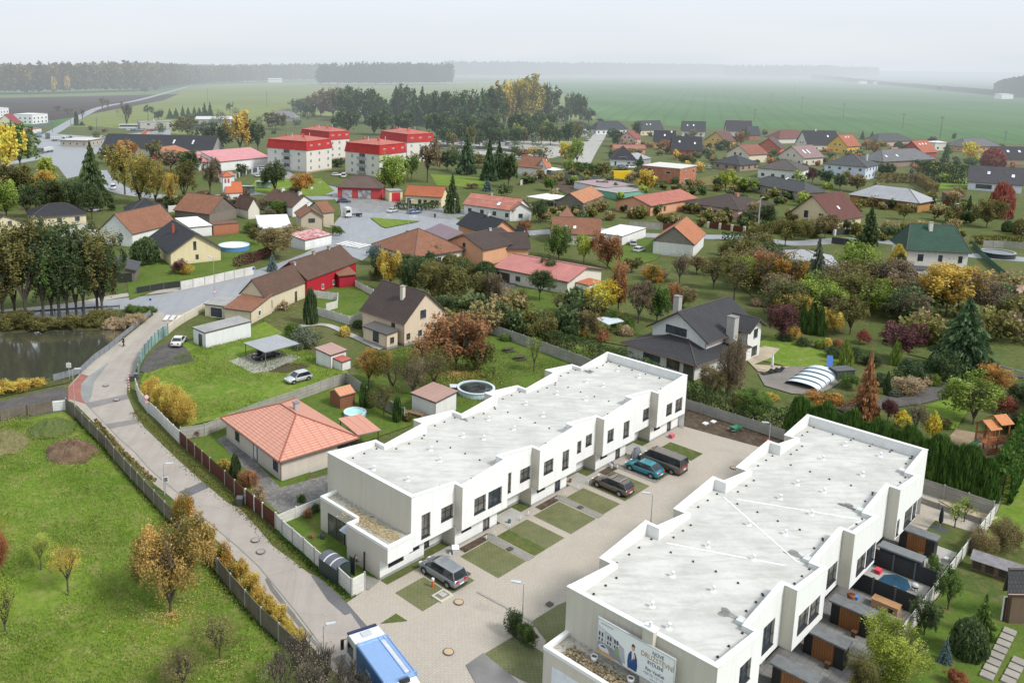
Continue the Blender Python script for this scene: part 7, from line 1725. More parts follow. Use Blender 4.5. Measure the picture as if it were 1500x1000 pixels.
for a,b_ in zip(pr,pr[1:]+pr[:1]):c.face([(a[0],-1.24,a[1]),(b_[0],-1.24,b_[1]),(b_[0],1.24,b_[1]),(a[0],1.24,a[1])])
c.build('cab',WC,rl);MB().box(x1-1.25,x1-.65,-.4,.4,3.07,3.12).build('roof_hatch',plain((.45,.47,.5),.4),rl);MB().box(x1-.32,x1-.1,-1.2,1.2,2.9,3.02).build('sun_visor',plain((.02,.03,.08),.4),rl)
MB().face([(x1-.0,-1.1,1.5),(x1-.0,1.1,1.5),(x1-.16,1.1,2.7),(x1-.16,-1.1,2.7)]).build('windscreen',CG,rl)
for s in(-1,1):
 MB().face([(x1-1.3,s*1.25,1.5),(x1-.25,s*1.25,1.5),(x1-.4,s*1.25,2.5),(x1-1.3,s*1.25,2.5)][::s]).build('side_window',CG,rl);m=MB();m.bar((x1-.1,s*1.2,2.5),(x1+.1,s*1.5,2.3),.03).box(x1,x1+.12,s*1.52-.12,s*1.52+.12,1.6,2.4);m.build('mirror',BLKP,rl)
 MB().box(x1-1.95,x1-1.8,s*1.1-.08,s*1.1+.08,3.1,3.25).build('beacon',plain((.8,.25,.02),.3),rl)
b=MB();b.box(-1.9,x1-1.95,-1.27,1.27,1.0,3.05,0);b.box(-1.9,x1-1.95,-1.27,1.27,3.052,3.2,1);b.box(x1-2.05,x1-1.93,-1.31,1.31,1.0,3.3,1);b.box(-2.0,-1.88,-1.31,1.31,1.0,3.28,1);b.build('body',[BC,BT],rl)
b=MB();[b.box(-1.85,x1-2.1,y-.03,y+.03,3.202,3.26,0)for y in(-1.2,-.9,-.5,1.2)];b.box(-1.7,x1-2.3,-.88,-.52,3.205,3.23,1);b.build('roof_rail',[BT,plain((.5,.52,.55),.4)],rl)
b=MB();pr=[(-2.02,.9),(-2.02,2.95),(-3.6,2.75),(-4.3,1.6),(-4.2,.8)]
for s in(-1,1):b.face([(x,s*1.2,z)for x,z in pr][::s])
for a,e in zip(pr,pr[1:]+pr[:1]):b.face([(a[0],1.2,a[1]),(e[0],1.2,e[1]),(e[0],-1.2,e[1]),(a[0],-1.2,a[1])])
b.build('hopper',WC,rl);b=MB();b.bar((-2.1,-.4,3.0),(-2.6,.3,3.1),.06).bar((-2.6,.3,3.1),(-3.4,-.2,2.9),.03).box(-2.3,-1.95,-.6,.1,2.9,3.12);b.build('hydraulics',BLKP,rl)
MB().box(-4.1,x1-1.7,-.6,.6,.6,.98).build('chassis',BLKP,rl)
for x in(x1-1.0,-1.6,-2.9):
 for s in(-1,1):wheel_objs(rl,x,s*1.05,.5,.32)
def text(par,s,size,m,mat,name='lettering',ext=.004):
 cu_=bpy.data.curves.new(name,'FONT');cu_.body=s;cu_.size=size;cu_.align_x='LEFT';cu_.extrude=ext
 t=bpy.data.objects.new(name,cu_);COL.objects.link(t);bpy.context.view_layer.update()
 me=bpy.data.meshes.new_from_object(t.evaluated_get(bpy.context.evaluated_depsgraph_get()));bpy.data.objects.remove(t)
 me.materials.clear();me.materials.append(mat);o=bpy.data.objects.new(name,me);COL.objects.link(o);o.parent=par;o.matrix_local=m;return o
text(rl,'H42',.42,Matrix.Translation((.9,1.28,2.1))@Matrix.Rotation(math.pi,4,'Z')@Matrix.Rotation(math.pi/2,4,'X'),plain((.7,.7,.7)))
# -------- billboard on the low roof of the right-hand block
ub=1.86;va,vb=20.6,28.0;zb0,zt0=3.75,6.05
va=wpu(876.8,904,ub)[0];ve_=wpu(989,964.6,ub)[0];zt0=wpu(876.8,904,ub)[1];zb0=max(3.5,wpu(873.8,951,ub)[1])
bb=thing('billboard','white housing billboard with a man in a blue jacket leaning on the end wall','billboard',Q(ub,va,0),BA-math.pi/2);Wb=7.4;bb.scale=((ve_-va)/7.4,1,1)
MB().box(0,Wb,0,.1,zb0,zt0).build('panel',plain((.78,.79,.80),.5,var=.03),bb)
fr_=MB();
for a,c,z0,z1 in((-.05,0,zb0-.05,zt0+.05),(Wb,Wb+.05,zb0-.05,zt0+.05),(0,Wb,zt0,zt0+.05),(0,Wb,zb0-.05,zb0)):fr_.box(a,c,-.03,.12,z0,z1)
fr_.build('frame',plain((.4,.42,.43),.4),bb)
def flat(par,name,polys,mats,y=-.004,k=.0006):
 b=MB()
 for i,(pts,mi)in enumerate(polys):
  for q in geometry.tessellate_polygon([[Vector((p[0],p[1],0))for p in pts]]):
   b.face([(pts[j][0],y-i*k,pts[j][1])for j in q],mi)
 return b.build(name,mats,par)
Hb=zt0-zb0;zf_=lambda t:zb0+t*Hb
ph=[([(.04,zf_(.12)),(2.9,zf_(.06)),(2.7,zf_(.5)),(1.6,zf_(.66)),(.04,zf_(.8))],0),([(.04,zf_(.02)),(1.9,zf_(.02)),(2.7,zf_(.0)),(2.3,zf_(.2)),(1.2,zf_(.35)),(.04,zf_(.3))],4),([(.04,zf_(.35)),(.75,zf_(.35)),(.75,zf_(.72)),(.04,zf_(.78))],1),([(.9,zf_(.33)),(1.5,zf_(.33)),(1.5,zf_(.62)),(.9,zf_(.68))],1),([(1.62,zf_(.32)),(2.2,zf_(.3)),(2.2,zf_(.52)),(1.62,zf_(.58))],1)]
for x in(.12,.42,1.0,1.25,1.7,1.95):ph+=[([(x,zf_(.5)),(x+.17,zf_(.5)),(x+.17,zf_(.62)),(x,zf_(.63))],2),([(x,zf_(.36)),(x+.15,zf_(.36)),(x+.15,zf_(.45)),(x,zf_(.45))],2)]
ph+=[([(.1,zf_(.16)),(.3,zf_(.26)),(.75,zf_(.3)),(1.15,zf_(.2)),(1.3,zf_(.08)),(.3,zf_(.08))],3),([(.35,zf_(.22)),(.7,zf_(.27)),(.95,zf_(.2)),(.4,zf_(.19))],2),([(.04,zf_(.0)),(1.9,zf_(.0)),(1.9,zf_(.04)),(.04,zf_(.08))],5),([(1.75,zf_(.2)),(2.3,zf_(.2)),(2.2,zf_(.42)),(1.8,zf_(.4))],6)]
flat(bb,'picture',ph,[plain((.42,.43,.46)),plain((.58,.58,.6)),plain((.07,.075,.09)),plain((.62,.63,.65)),plain((.26,.26,.27)),plain((.65,.33,.08)),plain((.25,.33,.2))])
px_=3.55
mn=[([(px_-.42,zf_(.03)),(px_+.44,zf_(.03)),(px_+.5,zf_(.2)),(px_+.42,zf_(.42)),(px_+.24,zf_(.56)),(px_-.2,zf_(.56)),(px_-.42,zf_(.42)),(px_-.48,zf_(.2))],0),([(px_-.06,zf_(.3)),(px_+.1,zf_(.3)),(px_+.14,zf_(.56)),(px_-.1,zf_(.56))],1),([(px_+.02+.17*math.cos(a),zf_(.68)+.24*math.sin(a))for a in[6.283*i/16 for i in range(16)]],2),([(px_+.02+.175*math.cos(a),zf_(.71)+.22*math.sin(a))for a in[3.1416*i/10 for i in range(11)]],3),([(px_-.3,zf_(.18)),(px_+.05,zf_(.26)),(px_+.22,zf_(.4)),(px_+.15,zf_(.44)),(px_-.02,zf_(.32)),(px_-.34,zf_(.26))],4),([(px_+.1,zf_(.36)),(px_+.24,zf_(.38)),(px_+.26,zf_(.5)),(px_+.12,zf_(.52))],2)]
flat(bb,'portrait',mn,[plain((.03,.07,.20)),plain((.7,.7,.72)),plain((.62,.36,.26)),plain((.08,.05,.035)),plain((.05,.10,.26))],y=-.012)
def bt(s,x,z,size,col):text(bb,s,size,Matrix.Translation((x,-.012,z))@Matrix.Rotation(math.pi/2,4,'X'),plain(col))
NV=(.03,.07,.12);GD=(.35,.24,.12)
bt('NOVÉ',5.35,zf_(.80),.40,NV);bt('DRUŽSTEVNÍ',4.3,zf_(.62),.52,GD);bt('BYDLENÍ',4.95,zf_(.47),.38,NV);bt('Petr Vaníček',4.8,zf_(.27),.34,NV);bt('+420 721 127 171',4.6,zf_(.15),.26,(.3,.32,.35));bt('Praha & okolí reality',5.3,zf_(.05),.15,(.3,.32,.35));bt('REALITNÍ KANCELÁŘ',.3,zf_(.88),.13,(.3,.32,.35))
for v_ in(va+.05,va+3.):
 pw_=thing('bucket','white bucket of ballast at the left foot of the billboard' if v_<va+1 else 'white bucket of ballast below the man on the billboard','bucket',Q(ub-.35,v_,3.37));MB().lathe([(.0,0),(.2,0),(.25,.42),(.21,.42),(.2,.36),(0,.36)],14).build('body',[plain((.7,.7,.7))],pw_,True);MB().lathe([(.2,.365),(0,.39)],12).build('filling',plain((.1,.09,.08)),pw_)
MB_=MB().box(-.05,.05,-28.4,-26.2,1.0,2.9)
wb_=MB();v0,v1=18.7,22.5;wb_.box(-.235,-.203,-v1,-v0,.9,2.5);wb_.build('blank_poster',plain((.66,.70,.74)),T2)
# -------- lamps, signs, poles
GALV=plain((.42,.43,.44),.45,.3,name='galvanised_steel')
def lamp(label,p,h,ang,arm=.7,head=(.75,.28),name='street_lamp'):
 root=thing(name,label,'street lamp',p,ang);MB().bar((0,0,0),(0,0,h*.45),.065,.055,n=8).bar((0,0,h*.45),(0,0,h),.045,.035,n=8).bar((0,0,h),(arm*.4,0,h+.08),.03,n=6).build('pole',GALV,root)
 MB().prism([(arm*.3,-head[1]/2),(arm*.3+head[0],-head[1]*.35),(arm*.3+head[0],head[1]*.35),(arm*.3,head[1]/2)],h+.04,h+.15).build('lamp_head',plain((.5,.52,.54),.4),root);return root
for l,x,y,t,a,k in(('courtyard street lamp standing behind the pair of dark bushes',765,912,855,2.9,1),('street lamp above the bend beside the red paving',110,606,541,.1,1),('street lamp on the pavement beside the wooden fence',241,726,680,.1,1),('tall street lamp beside the slab wall on the main street',314,432,378,2.4,1),('tall lamp on the grass island of the junction',598,331,293,.2,1),('lamp before the green roofed villa',1396,322,299,.3,1),('arched street lamp beside the white roadside garage',486,368,333,2.8,1),('street lamp beside the white house with red striped roof',666,322,293,1.5,1),('street lamp on the meadow below the apartment blocks',466,285,268,1.,1),('street lamp in front of the right hand dark tree',1110,335,290,.5,1),('street lamp beside the white membrane canopy',811,312,277,.5,1)):
 p=P(x,y);lamp(l,p,hgt(p,t),a,arm=.8 if p.length<150 else 1.6,head=(.8,.3)if p.length<150 else(1.2,.5))
lamp('courtyard street lamp half hidden by the right hand block',Q(24.1,12.3),4.6,2.9);lamp('courtyard street lamp at the far end near the slab wall',Q(49.3,12.6),4.6,2.9)
lamp('low lamp at the bottom of the street beside the refuse lorry',P(474,966),2.9,.3)
def sign(label,p,h,shape,col,rim,r=.3,ang=-1.57,name='road_sign',sym=None):
 root=thing(name,label,'road sign',p,ang);MB().bar((0,0,0),(0,0,h+.1),.035,n=6).build('pole',GALV,root)
 n={'round':20,'tri':3,'sq':4}[shape];o={'round':0,'tri':math.pi/2,'sq':math.pi/4}[shape]
 for q,x,c,nm in((r,.045,rim,'plate'),(r*.78,.062,col,'face')):
  b=MB();pts=[(q*math.cos(o+6.2832*i/n),q*math.sin(o+6.2832*i/n)+h-r)for i in range(n)];b.face([(x,-a,z)for a,z in pts]);b.face([(x-.01,-a,z)for a,z in pts][::-1]);b.build(nm,plain(c,.4),root)
 if sym:MB().box(.065,.068,-.025,.025,h-r-.1,h-r+.13).build('symbol',BLKP,root)
 return root
RD=(.55,.02,.02);W_2=(.75,.75,.75)
s=sign('pole with round and triangular red rimmed road signs by the slab fence',P(216,608),2.9,'round',W_2,RD,.36);b=MB()
for q,x,c,nm in((.42,.045,RD,'plate'),(.3,.062,W_2,'face')):
 b=MB();b.face([(x,-q*math.cos(a),1.85+q*math.sin(a))for a in(math.pi/2,math.pi*7/6,math.pi*11/6)]);b.build(nm,plain(c,.4),s)
MB().box(.065,.068,-.03,.03,1.75,2.0).build('symbol',BLKP,s)
sign('round blue road sign at the top of the pond bank',P(221,456),2.6,'round',(.03,.12,.42),W_2,.33);sign('square white sign at the pond corner',P(102,556),2.7,'sq',(.5,.5,.45),W_2,.5)
sign('square white sign on the street lamp by the wooden fence',P(243,722),2.0,'sq',(.12,.12,.14),W_2,.42,-1.2);sign('yellow rimmed pedestrian crossing sign at the junction',P(540,368),3.3,'sq',(.5,.6,.7),(.7,.6,.03),.6)
sign('small white sign board on the meadow',P(457,283),2.4,'sq',W_2,W_2,.6);sign('road sign on a pole on the grass island',P(568,331),3.4,'sq',(.5,.5,.5),W_2,.45);sign('road sign pair beside the junction lorry',P(556,320),3.6,'round',(.2,.3,.5),W_2,.45)
sign('blue road sign at the street side of the slab wall',P(372,412),3.2,'sq',(.04,.12,.4),W_2,.45);sign('red and white give way sign under the tall street lamp',P(315,441),2.4,'tri',W_2,RD,.5)
G_='red and white marker posts on the street bend'
for i,y in enumerate((552,560,568,572)):
 r_=thing('marker_post','red and white marker post on the street bend','marker post',P(188.5+i*.3,y+3),0,G_);MB().bar((0,0,0),(0,0,.9),.07,n=8).build('post',plain((.7,.7,.7)),r_)
 for z in(.2,.6):MB().bar((0,0,z),(0,0,z+.18),.075,n=8,cap=False).build('band',plain(RD),r_)
G_='short light posts in the front gardens'
for x,y in((774,757),(761.6,764),(746,776),(847,719),(861,711),(828,729),(724,786),(712,793),(659,818),(904,689)):
 r_=thing('garden_light','short white garden light post between the parking bays','garden light',P(x,y),0,G_);MB().bar((0,0,0),(0,0,.35),.035,n=6).build('post',GALV,r_);MB().bar((0,0,.35),(0,0,.62),.06,n=8).build('lamp_head',plain((.75,.75,.78),.3),r_)
def upole(label,x,yb,yt,cross=True,g=None,c=(.12,.11,.10)):
 p=P(x,yb);h=hgt(p,yt);r_=thing('utility_pole',label,'utility pole',p,.3,g);MB().bar((0,0,0),(0,0,h),.22,.14,n=6).build('pole',plain(c,.9),r_)
 if cross:MB().box(-1.9,1.9,-.1,.1,h-.9,h-.6).box(-1.4,1.4,-.1,.1,h-.1,h+.1).build('crossbar',plain(c,.9),r_)
for i,(x,a,b_)in enumerate(((1105,178,160),(1130,150,138),(1163,140,126),(1174,161,142),(1235,172,152),(1322,188,167),(1377,203,171),(1472,208,192))):upole('wooden power pole standing in the large green field',x,a,b_,True,'power poles in the large green field')
for x,a,b_,l in((391,158,133,'tall thin pole in the light meadow'),(304,150,129,'second thin pole in the light meadow'),(104,184,171,'wooden pole beside the columnar conifer'),(142,193,172,'wooden pole at the flat workshop'),(77,193,178,'wooden pole beside the blue lorry'),(45,145,118,'far pole before the wooded ridge'),(795,190,150,'pole beside the tree belt')):upole(l,x,a,b_,False)
upole('concrete pole beside the pink bungalow',1110,338,292,False,None,(.4,.4,.4))
def bin_(label,p,c=(.06,.065,.07),h=1.0,ang=0.):
 r_=thing('wheelie_bin',label,'bin',p,ang);b=MB();s0,s1=.22,.3;q=[(-s0,-s0),(s0,-s0),(s0,s0),(-s0,s0)];t=[(-s1,-s1),(s1,-s1),(s1,s1),(-s1,s1)]
 for i in range(4):j=(i+1)%4;b.face([(*q[i],.08),(*q[j],.08),(*t[j],h-.1),(*t[i],h-.1)])
 b.build('body',plain(c,.5),r_);MB().slab([(-.33,-.33,h-.02),(.33,-.33,h-.02),(.33,.33,h+.04),(-.33,.33,h+.04)],.06).build('lid',plain(sc(c,1.5),.5),r_);MB().bar((-.3,.3,.1),(.3,.3,.1),.1,n=8).build('wheel',RUB,r_)
bin_('black wheelie bin beside the brown gate',P(351.5,741));bin_('dark wheelie bin at the patchwork fence',P(193,559),ang=.3);bin_('grey wheelie bin beside the marker posts',P(200,556),(.1,.11,.12));bin_('white plastic bin at the second terrace door',Q(8.0,1.6),(.6,.6,.6),.8)
bin_('dark bin beside the salmon bungalow canopy',P(512,650),(.05,.055,.06));bin_('black bin at the corner of the residential street',P(637,319),(.04,.04,.04),1.2)
def manhole(p,r=.36,c=(.46,.34,.22),z=.12):
 m=MB();m.lathe([(r*1.18,.0),(r*1.18,.012),(r,.012)],24,mi=1).lathe([(r,.014),(0,.016)],24);o=m.build('manhole_cover',[plain(c,.8),plain((.08,.07,.06),.8)],None,loc=Vector((p.x,p.y,z)));return o
for x,y,l,c in((672,884,'rusty manhole cover in the courtyard before the grey car',(.46,.34,.22)),(657,957,'rusty manhole cover nearest the refuse lorry',(.46,.34,.22)),(1075,687,'rusty manhole cover at the far end of the courtyard',(.42,.33,.22)),(374,793,'upper round manhole cover on the street',(.3,.27,.25)),(382,810,'lower round manhole cover on the street',(.3,.27,.25)),(155,566,'manhole cover on the street bend',(.28,.27,.25)),(171,587,'manhole cover below the asphalt patch',(.28,.27,.25))):tag(manhole(P(x,y),c=c,z=.20),l,'manhole cover')
for x,y,l in((747,806,'square drain grate beside the third parking bay'),(684,843,'square drain grate beside the grey people carrier'),(850,745,'square drain grate between two grass bays'),(805,887,'square drain grate before the right hand block')):
 p=P(x,y);tag(MB().box(-.3,.3,-.25,.25,0,.02).build('drain_grate',plain((.07,.06,.05)),None,loc=(p.x,p.y,.2),rz=BA),l,'drain grate')
hy=thing('hydrant_marker','orange red marker post with white cap beside the grey car','marker post',P(634,861),0);MB().bar((0,0,0),(0,0,.75),.11,n=10).build('post',plain((.65,.12,.03),.4),hy);MB().bar((0,0,.75),(0,0,.95),.13,n=10).build('cap',plain((.7,.7,.7)),hy)
ub_=thing('utility_box','low framed inspection chamber beside the orange marker post','utility box',P(648,875),BA);MB().box(-.75,.75,-.6,.6,0,.26).build('frame',plain((.5,.46,.38),.9),ub_);MB().box(-.55,.55,-.42,.42,.262,.28).build('gravel',plain((.2,.19,.13),.9),ub_);MB().box(-.28,.28,-.28,.28,.281,.36).build('lid',plain((.4,.39,.38)),ub_)
bs=thing('bicycle_shelter','black arched shelter behind the white slab fence','shelter',Q(-2.6,-3.2),BA-math.pi/2)
b=MB();n_=8;Ls,Ws=2.6,1.7
for i in range(n_):
 a0,a1=math.pi*.16+(math.pi*.68)*i/n_,math.pi*.16+(math.pi*.68)*(i+1)/n_;f=lambda a:(-math.cos(a)*Ws/2/.87,1.35+.65*math.sin(a))
 for k,(x0,x1)in enumerate(((-1.3,-.55),(-.55,-.4),(-.4,.35),(.35,.5),(.5,1.3))):
  y0,z0=f(a0);y1,z1=f(a1);b.face([(x0,y0,z0),(x1,y0,z0),(x1,y1,z1),(x0,y1,z1)],1 if k in(1,3)else 0)
b.build('roof',[plain((.10,.11,.13),.35),plain((.6,.6,.6),.4)],bs);MB().box(-1.25,1.25,-.8,-.76,0,1.6).box(-1.25,1.25,.76,.8,0,1.6).box(1.2,1.25,-.76,.76,0,1.85).build('wall',plain((.03,.045,.04),.5),bs)
gt=thing('garden_gate','black metal gate frame beside the worker','gate',Q(-1.3,-2.0),BA);
for x in(0,1.15):MB().box(x-.05,x+.05,-.05,.05,0,2.0).build('post',BLKP,gt)
MB().box(.05,.09,-.05,.75,.1,1.75).build('gate_leaf',plain((.06,.065,.07)),gt)
# -------- people
def skin(name,verts,edges,radii,mat,par,lvl=2):
 me=bpy.data.meshes.new(name);me.from_pydata(verts,edges,[]);o=bpy.data.objects.new(name,me);COL.objects.link(o);o.parent=par
 m=o.modifiers.new('skin','SKIN');m.use_smooth_shade=True
 for i,r_ in enumerate(radii):me.skin_vertices[0].data[i].radius=(r_,r_)if isinstance(r_,(int,float))else r_
 me.skin_vertices[0].data[0].use_root=True;s=o.modifiers.new('sub','SUBSURF');s.levels=s.render_levels=lvl;me.materials.append(mat);return o
def person(label,p,ang,stride,jacket,trousers,hair,arms,lean=.05,pack=None):
 root=thing('person',label,'person',p,ang);S_=plain((.5,.3,.22),.6,name='skin')
 hip=(0,0,.92);v=[hip,(lean*.4,0,1.12),(lean,0,1.38),(lean,0,1.46),(lean*1.2+.01,0,1.56),(lean*1.2+.02,0,1.70)];e=[(0,1),(1,2),(2,3),(3,4),(4,5)];r_=[(.14,.11),(.14,.10),(.17,.10),.055,.085,.075]
 for s in(-1,1):
  k=len(v);f=stride*s;v+=[(0,s*.10,.86),(f*.5+.04,s*.11,.48),(f,s*.11,.08),(f+.16,s*.12,.04)];e+=[(0,k),(k,k+1),(k+1,k+2),(k+2,k+3)];r_+=[.085,.06,.045,.035]
  k=len(v);a=arms[0 if s<0 else 1];v+=[(lean,s*.19,1.40),a[0],a[1]];e+=[(2,k),(k,k+1),(k+1,k+2)];r_+=[.06,.042,.03]
  d=(Vector(a[1])-Vector(a[0])).normalized();h=Vector(a[1])+d*.06;kk=len(v);v.append(tuple(h));e.append((k+2,kk));r_.append(.03)
  for j in range(5):
   o_=Vector((0,(j-2)*.018,.01*(j%2)));v.append(tuple(h+d*(.075-.008*abs(j-2))+o_+(Vector((0,-s*.03,.02))if j==(0 if s>0 else 4)else Vector())));e.append((kk,len(v)-1));r_.append(.009)
 skin('body',v,e,r_,S_,root)
 jv=[(lean*.1,0,.90),(lean*.4,0,1.12),(lean,0,1.37),(lean,0,1.45)];je=[(0,1),(1,2),(2,3)];jr=[(.175,.135),(.17,.13),(.195,.13),.08]
 for s in(-1,1):a=arms[0 if s<0 else 1];k=len(jv);jv+=[(lean,s*.20,1.40),a[0],tuple(Vector(a[0]).lerp(Vector(a[1]),.9))];je+=[(2,k),(k,k+1),(k+1,k+2)];jr+=[.08,.06,.05]
 skin('jacket',jv,je,jr,plain(jacket,.8),root)
 tv=[(0,0,.93)];te=[];tr=[(.165,.13)]
 for s in(-1,1):k=len(tv);f=stride*s;tv+=[(0,s*.10,.84),(f*.5+.04,s*.11,.48),(f,s*.11,.10)];te+=[(0,k),(k,k+1),(k+1,k+2)];tr+=[.10,.078,.065]
 skin('trousers',tv,te,tr,plain(trousers,.9),root)
 for s in(-1,1):MB().box(stride*s-.08,stride*s+.2,s*.115-.05,s*.115+.05,.0,.09).build('shoe',BLKP,root)
 hx=lean*1.2+.01;MB().lathe([(0,1.80),(.06,1.79),(.10,1.74),(.105,1.68),(.098,1.62)],12,c=(hx-.015,0)).build('hair',plain(hair),root,True)
 f_=MB();f_.bar((hx+.08,0,1.64),(hx+.125,0,1.615),.012,.02,n=5);f_.build('nose',S_,root)
 for s in(-1,1):MB().bar((hx+.085,s*.032,1.655),(hx+.097,s*.032,1.655),.012,n=6).build('eye',BLKP,root);MB().bar((hx,s*.09,1.63),(hx,s*.105,1.64),.03,.025,n=6).build('ear',S_,root)
 MB().box(hx+.088,hx+.094,-.028,.028,1.572,1.582).build('mouth',plain((.3,.1,.09)),root)
 if pack:MB().prism([(-.28+lean,-.15),(-.13+lean,-.17),(-.13+lean,.17),(-.28+lean,.15)],1.08,1.42).build('backpack',plain(pack),root)
 return root
person('person in dark jacket with red backpack beside the bicycle shelter',Q(-.85,-2.5),BA-.2,.06,(.05,.05,.06),(.035,.035,.045),(.12,.05,.03),(((.2,-.24,1.15),(.42,-.18,1.2)),((.2,.24,1.15),(.42,.15,1.2))),.10,(.35,.03,.05))
person('person in black walking along the pond pavement',P(181,508),.9,.22,(.02,.02,.022),(.02,.02,.02),(.03,.025,.02),(((-.08,-.24,1.14),(.06,-.26,.92)),((.1,.24,1.14),(.22,.26,.95))),.03)
# -------- pools, play tower, garden furniture
def ringpool(label,p,r,h,wall,rim,water,name='pool'):
 t=thing(name,label,'pool',p);MB().lathe([(r,0),(r,h)],32).build('wall',plain(wall,.5),t);MB().lathe([(r*1.03,h-.05),(r*1.03,h+.04),(r*.9,h+.04),(r*.9,h-.12)],32).build('rim',plain(rim,.5),t);MB().lathe([(r*.9,h-.1),(0,h-.1)],32).build('water',glassm(water,.05,name='pool_water'),t);return t
ringpool('small light blue inflatable pool beside the timber shed',P(520,609),1.45,.6,(.35,.55,.75),(.6,.72,.8),(.25,.45,.42))
t=ringpool('large round pool with pale rim behind the terrace',P(697,576),2.6,.9,(.5,.6,.66),(.55,.63,.68),(.03,.035,.035));MB().slab([(-3.6,.1,.85),(-2.5,.1,.85),(-2.5,1.3,.85),(-3.6,1.3,.85)],.08).build('step',plain((.6,.65,.7)),t)
ringpool('round steel blue pool with white cover on the lawn',P(343,366),3.7,1.3,(.10,.24,.50),(.45,.6,.7),(.72,.78,.8));ringpool('round black pool behind the clipped hedge',P(1461,376),3.6,1.3,(.03,.035,.04),(.3,.32,.33),(.02,.02,.02))
pe=thing('pool_enclosure','white arched pool enclosure with dark ribs on the timber deck','pool enclosure',P(1188,567),0);A_,B_,C0=P(1149,563),P(1197,575),P(1228,558)
o_=P(1188,567);ax=(P(1222,561)-P(1160,556));ax=(B_-A_);D1_=A_-o_;L1=(B_-A_);wv=P(1206,546)-P(1173,567)
for i in range(5):
 g=MB();rb_=MB();hh=[.85,.95,1.05,1.15,1.25][i];n_=10
 for k in range(n_):
  t0,t1=k/n_,(k+1)/n_;p0=D1_+wv*(i+t0*0)/5;
  a0,a1=math.pi*t0,math.pi*t1
  P0=D1_+wv*(i/5)+L1*(.5-.5*math.cos(a0));P1=D1_+wv*(i/5)+L1*(.5-.5*math.cos(a1));Q0,Q1=P0+wv/5,P1+wv/5;z0,z1=hh*math.sin(a0)**.6,hh*math.sin(a1)**.6
  g.face([(P0.x,P0.y,z0),(Q0.x,Q0.y,z0),(Q1.x,Q1.y,z1),(P1.x,P1.y,z1)]);rb_.bar((P0.x,P0.y,z0+.03),(P1.x,P1.y,z1+.03),.06,n=4,cap=False)
 s_=g.build('canopy_segment',plain((.62,.70,.76),.2,var=.06),pe);rb_.build('rib',plain((.1,.13,.15)),s_)
for i,x in enumerate((1123,1131,1139)):
 lg=thing('sun_lounger','dark sun lounger beside the pool enclosure','sun lounger',P(x,549-i*1.5),.4,'dark sun loungers on the timber deck');MB().box(-.9,.5,-.35,.35,.25,.36).build('seat',BLKP,lg);MB().slab([(.5,-.35,.36),(1.1,-.35,.8),(1.1,.35,.8),(.5,.35,.36)],.06).build('backrest',BLKP,lg);MB().box(-.8,.45,-.3,.3,0,.24).build('frame',plain((.08,.08,.09)),lg)
def umbrella(label,p,h,c,closed=True,r=.22):
 t=thing('parasol',label,'parasol',p);MB().bar((0,0,0),(0,0,h),.03,n=6).build('pole',GALV,t);MB().lathe([(.35,0),(.35,.08),(.05,.12)],16).build('base',BLKP,t)
 MB().lathe([(.06,h*.28),(r,h*.4),(r*.8,h*.75),(.04,h)],10).build('canopy',plain(c,.8),t);return t
umbrella('closed white parasol beside the loungers',P(1130,546),3.0,(.7,.7,.7));u_=umbrella('closed black parasol on the pale patio',Q(46.9,30.8,.1),2.5,(.02,.022,.025),r=.2);MB().lathe([(.75,0),(.75,.1),(0,.12)],20).build('plinth',plain((.06,.065,.07)),u_)
sl=thing('pool_slide','blue pool slide beside the pool enclosure','slide',P(1214,548),1.1);MB().slab([(0,-.4,.3),(2.4,-.4,2.2),(2.4,.4,2.2),(0,.4,.3)],.08).build('chute',plain((.06,.14,.42),.3),sl);MB().bar((2.4,0,0),(2.4,0,2.1),.06).build('post',GALV,sl)
cb=thing('storage_box','black storage box at the end of the pool deck','box',P(1232,553),.2);MB().box(-1.5,1.5,-.9,.9,0,1.4).build('body',plain((.05,.055,.06)),cb);MB().box(-1.58,1.58,-.98,.98,1.401,1.5).build('lid',plain((.09,.095,.1)),cb)
pv=thing('garden_pavilion','small pavilion with pale flat roof before the shrubs','pavilion',P(892,490),.5);MB().slab([(-1.8,-1.5,2.5),(1.8,-1.5,2.6),(1.8,1.5,2.8),(-1.8,1.5,2.7)],.12).build('roof',plain((.5,.55,.6),.5),pv)
for x in(-1.5,1.5):
 for y in(-1.2,1.2):MB().bar((x,y,0),(x,y,2.5),.07).build('post',plain((.1,.07,.05)),pv)
WD=plain((.36,.14,.06),.7,var=.25);ORT=bricks((.55,.22,.09),(.60,.26,.11),(.3,.1,.04),.2,30.,.02,uv=False,name='orange_boards',off=0.)
pt=thing('play_tower','orange timber play tower with green slide','play tower',P(1450,663),.25);pt.scale=(.68,.7,.98);s_=1.25
for x in(-2.2,-.2,2.0):
 for y in(-1.2,1.2):MB().box(x-.09,x+.09,y-.09,y+.09,0,3.7).build('post',WD,pt)
for z in(1.5,):MB().box(-2.3,2.1,-1.3,1.3,z,z+.12).build('platform',WD,pt)
for k,(x0,x1,z)in enumerate(((-2.6,-.1,3.6),(-.4,2.4,4.1))):
 r_=MB();r_.slab([(x0,-1.7,z),(x1,-1.7,z),(x1,0,z+.8),(x0,0,z+.8)],.06);r_.slab([(x0,0,z+.8),(x1,0,z+.8),(x1,1.7,z),(x0,1.7,z)],.06);r_.build('roof',ORT,pt)
for y in(-1.25,1.25):b=MB();[b.box(x-.05,x+.05,y-.03,y+.03,1.62,2.5)for x in[-2.1+i*.28 for i in range(16)]];b.box(-2.2,2.05,y-.05,y+.05,2.45,2.53);b.build('railing',WD,pt)
b=MB();[b.box(-1.9+.0,1.9,-1.3,-1.2,.3+k*.28,.45+k*.28)for k in range(3)];b.build('boarding',WD,pt)
